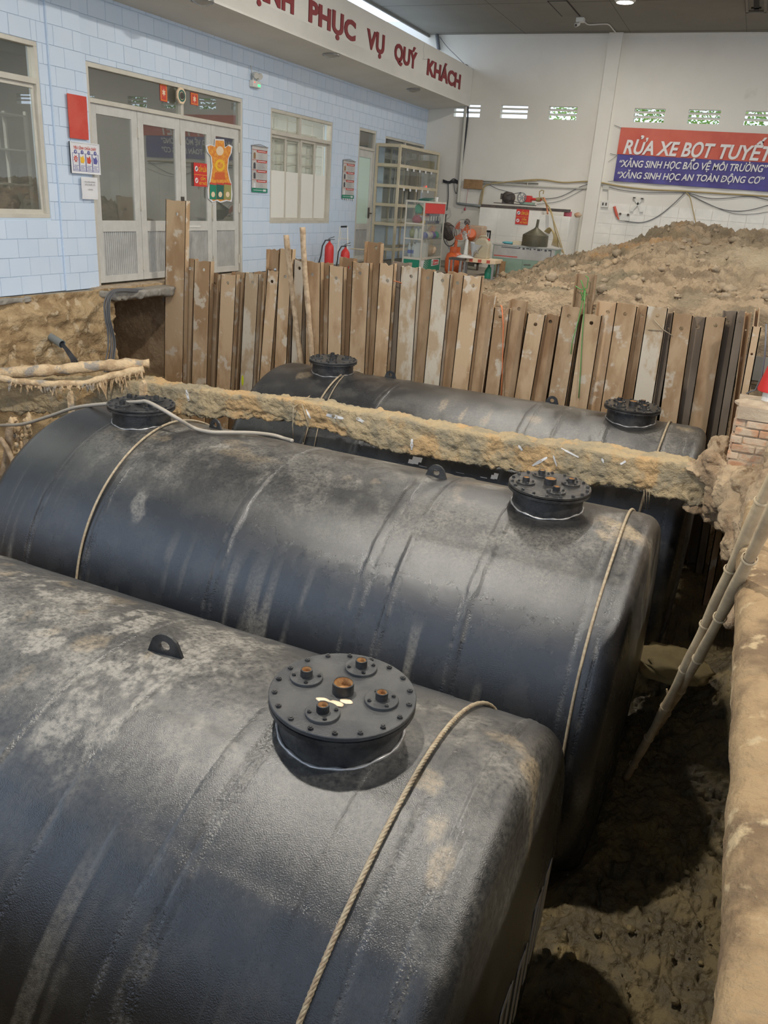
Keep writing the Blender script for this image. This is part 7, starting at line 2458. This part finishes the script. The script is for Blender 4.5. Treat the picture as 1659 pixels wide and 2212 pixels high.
obj('pipe', MB().tube([ony(1003, 389, BW), ony(1003 + 160, 397, BW), ony(1144, 396, BW)], .016, 8).tube([ony(1042, 396, BW), ony(1140, 402, BW), ony(1285, 408, BW)], .02, 8).tube([ony(1140, 394, BW), ony(1139, 402, BW)], .02, 8), M['pvc_cream'], smooth=True, label='thin cream conduits running along the back wall over the pump', cat='pipe')
obj('hose', MB().tube(bwp((1037, 458), (1043, 420), (1048, 402), (1070, 396), (1160, 388), (1215, 394), (1262, 392), (1290, 393), (1340, 402), (1400, 409), (1482, 413), (1560, 418), (1659, 424), (1700, 428)), .018, 8).tube(bwp((1034, 450), (1041, 415), (1052, 399), (1080, 394), (1160, 390)), .014, 7), M['yhose'], smooth=True, label='long yellowish hose slung along the back wall under the banner', cat='hose')
cw = MB()
cw.tube(bwp((1170, 430), (1210, 425), (1260, 401), (1290, 398), (1340, 410), (1400, 416), (1480, 416), (1481, 415)), .009, 5)
cw.tube(bwp((1160, 441), (1210, 434), (1262, 408)), .006, 5)
cw.tube(bwp((1481, 415), (1450, 445), (1420, 468), (1390, 480), (1360, 479), (1337, 473)), .011, 6)
cw.tube(bwp((1481, 415), (1520, 436), (1560, 452), (1600, 456), (1640, 449), (1700, 430)), .009, 5)
cw.tube(bwp((1481, 415), (1530, 428), (1570, 428), (1620, 424), (1659, 432), (1700, 436)), .009, 5)
cw.tube(bwp((1481, 415), (1530, 440), (1580, 460), (1630, 462), (1700, 450)), .006, 5)
cw.tube(bwp((1055, 398), (1075, 408), (1105, 416)), .007, 5)
obj('cable', cw, M['cable_grey'], smooth=True, label='grey cables sagging along the back wall below the banner', cat='cables')
obj('rope', MB().tube(bwp((1482, 416), (1490, 425), (1497, 455), (1504, 485)), .013, 6), M['yhose'], smooth=True, label='yellowish rope hanging down the back wall behind the heap crest', cat='rope')
sk = ony(1308, 441, BW)
so = thing('power_socket', 'double wall socket right of the white pilaster', 'socket', tuple(sk))
obj('box', MB().box(sk[0] - .11, sk[0] + .08, BW - .04, BW + .03, sk[2] - .08, sk[2] + .07), M['lwhite'], so, bevel=.008)
obj('socket_face', MB().box(sk[0] - .08, sk[0] - .04, BW - .045, BW - .04, sk[2] - .035, sk[2] + .035).box(sk[0] + .0, sk[0] + .04, BW - .045, BW - .04, sk[2] - .035, sk[2] + .035), M['cast'], so)
obj('pipe', MB().tube([ony(1314, 409, BW), ony(1313, 432, BW)], .014, 6).box(*(lambda q: (q[0] - .08, q[0] + .08, BW - .02, BW + .02, q[2] - .05, q[2] + .04))(ony(1309, 405, BW))), M['pvc_cream'], so)
rk = ony(1330, 457, BW)
obj('red_handle', MB().tube([ony(1327, 446, BW - .03), ony(1333, 467, BW - .03)], .034, 12).tube([ony(1333, 467, BW - .03), ony(1337, 474, BW - .03)], .018, 10), M['bred'], smooth='auto', label='red hose nozzle handle hanging on the back wall', cat='handle')
bk = ony(1348, 468, BW)
b1_ = thing('wall_bracket', 'white two-eyed bracket beside the red nozzle handle', 'bracket', tuple(bk))
obj('plate', MB().box(bk[0] - .12, bk[0] + .14, BW - .03, BW + .03, bk[2] - .1, bk[2] + .08), M['lwhite'], b1_, bevel=.01)
obj('stud', MB().lathe([(.03, 0), (.03, .03), (0, .03)], ony(1340, 462, BW - .03), (0, -1, 0), 12).lathe([(.03, 0), (.03, .03), (0, .03)], ony(1357, 464, BW - .03), (0, -1, 0), 12), M['cast'], b1_)
xk = ony(1378, 440, BW)
xb = thing('wall_bracket', 'white X-shaped bracket on the back wall above the heap', 'bracket', tuple(xk))
mbx = MB()
for (x, y) in ((1370, 427), (1387, 429), (1364, 455), (1385, 456)):
    mbx.bar(xk, ony(x, y, BW), .05, .03, (0, 1, 0))
    mbx.obox(ony(x, y, BW - .01), (.045, 0, 0), (0, .02, 0), (0, 0, .022))
obj('arms', mbx, M['lwhite'], xb)
obj('foot', MB().obox(ony(1370, 427, BW - .035), (.03, 0, 0), (0, .01, 0), (0, 0, .015)).obox(ony(1387, 429, BW - .035), (.03, 0, 0), (0, .01, 0), (0, 0, .015)), M['cast'], xb)
obj('cable', MB().tube(curve([ony(950, 80, BW), ony(965, 100, BW - .1), ony(985, 120, BW - .2), ony(1003, 138, BW - .2)]), .008, 5), M['cable_grey'], smooth=True, label='thin cable slanting from the ceiling to the fascia end', cat='cable')
wf = ony(966, 459, BW)
obj('wall_clock', MB().tube([wf + .13 * np.array([math.cos(a), 0, math.sin(a) * 1.2]) for a in np.linspace(0, 2 * math.pi, 25)], .008, 5, caps=False).lathe([(.05, 0), (.05, .03), (0, .03)], wf, (0, -1, 0), 14), M['lwhite'], smooth='auto', label='small white wall ring with dark centre beside the oil cabinet', cat='fitting')
obj('string', MB().tube([ony(1011, 407, BW - .03), ony(1005, 452, BW - .03)], .005, 5).ell(ony(1004, 452, BW - .03), .03, .02, .04, n=8, m=6), M['mag'], smooth=True, label='dark string with a red toggle hanging below the junction board', cat='string')

# ceiling fittings
h_ = [onz(x, y, CE) for x, y in ((1182, 2), (1222, 1), (1253, 33), (1220, 35))]
hx0, hx1 = min(q[0] for q in h_), max(q[0] for q in h_)
hy0, hy1 = min(q[1] for q in h_), max(q[1] for q in h_)
hatch = thing('ceiling_hatch', 'square hatch with dark joint in the grey ceiling, left of the lit lamp', 'hatch', ((hx0 + hx1) / 2, (hy0 + hy1) / 2, CE - .02))
obj('panel', MB().box(hx0 + .03, hx1 - .03, hy0 + .03, hy1 - .03, CE - .012, CE + .002), M['ceiling'], hatch)
fb = MB().box(hx0, hx1, hy0, hy0 + .025, CE - .006, CE).box(hx0, hx1, hy1 - .025, hy1, CE - .006, CE).box(hx0, hx0 + .025, hy0, hy1, CE - .006, CE).box(hx1 - .025, hx1, hy0, hy1, CE - .006, CE)
obj('joint', fb, M['dark'], hatch)
r_ = [onz(x, y, CE) for x, y in ((1605, 2), (1646, 0), (1645, 22), (1612, 25))]
rx0, rx1 = r_[0][0] + .05, r_[2][0] + .1
ry1 = r_[3][1]
rc_ = thing('light_recess', 'open empty light recess in the grey ceiling at the top right', 'recess', ((rx0 + rx1) / 2, ry1 - .6, CE - .03))
obj('frame', MB().box(rx0, rx1, ry1 - .06, ry1, CE - .03, CE).box(rx0, rx0 + .05, ry1 - 1.2, ry1, CE - .03, CE).box(rx1 - .05, rx1, ry1 - 1.2, ry1, CE - .03, CE).box(rx0, rx1, ry1 - 1.2, ry1 - 1.15, CE - .03, CE), M['ceiling'], rc_)
obj('dark_recess_sheet', MB().box(rx0 + .05, rx1 - .05, ry1 - 1.15, ry1 - .06, CE - .003, CE - .001), M['drab'], rc_)  # flat sheet under the ceiling, coloured dark for the shade inside the recess
obj('fixture', MB().box(rx0 + .15, rx0 + .25, ry1 - 1.1, ry1 - .1, CE - .02, CE - .003).box(rx0 + .1, rx1 - .1, ry1 - .4, ry1 - .3, CE - .02, CE - .003), M['dark'], rc_)
cq = onz(1254, 45, CE - .06)
cm_ = thing('security_camera', 'small white camera on the ceiling edge with a curling cable', 'camera', (cq[0], cq[1], CE - .2))
obj('base', MB().box(cq[0] - .09, cq[0] + .09, cq[1] - .09, cq[1] + .09, CE - .09, CE), M['lwhite'], cm_, bevel=.012)
obj('body', MB().tube([(cq[0] - .03, cq[1] - .02, CE - .12), (cq[0] - .06, cq[1] - .14, CE - .17)], .042, 14), M['lwhite'], cm_, smooth='auto')
obj('lens', MB().tube([(cq[0] - .06, cq[1] - .14, CE - .17), (cq[0] - .063, cq[1] - .15, CE - .174)], .03, 14), M['cast'], cm_)
obj('cable', MB().tube(curve([onz(x, y, CE - .02) for x, y in ((1262, 46), (1272, 53), (1300, 52), (1315, 53), (1324, 63), (1330, 70))]) + curve([ony(1330, 71, BW), ony(1350, 67, BW), ony(1366, 71, BW)]), .014, 6), M['lwhite'], cm_, smooth=True)

for _b in (BOLT, SBOLT, NUT):
    bpy.data.objects.remove(_b)
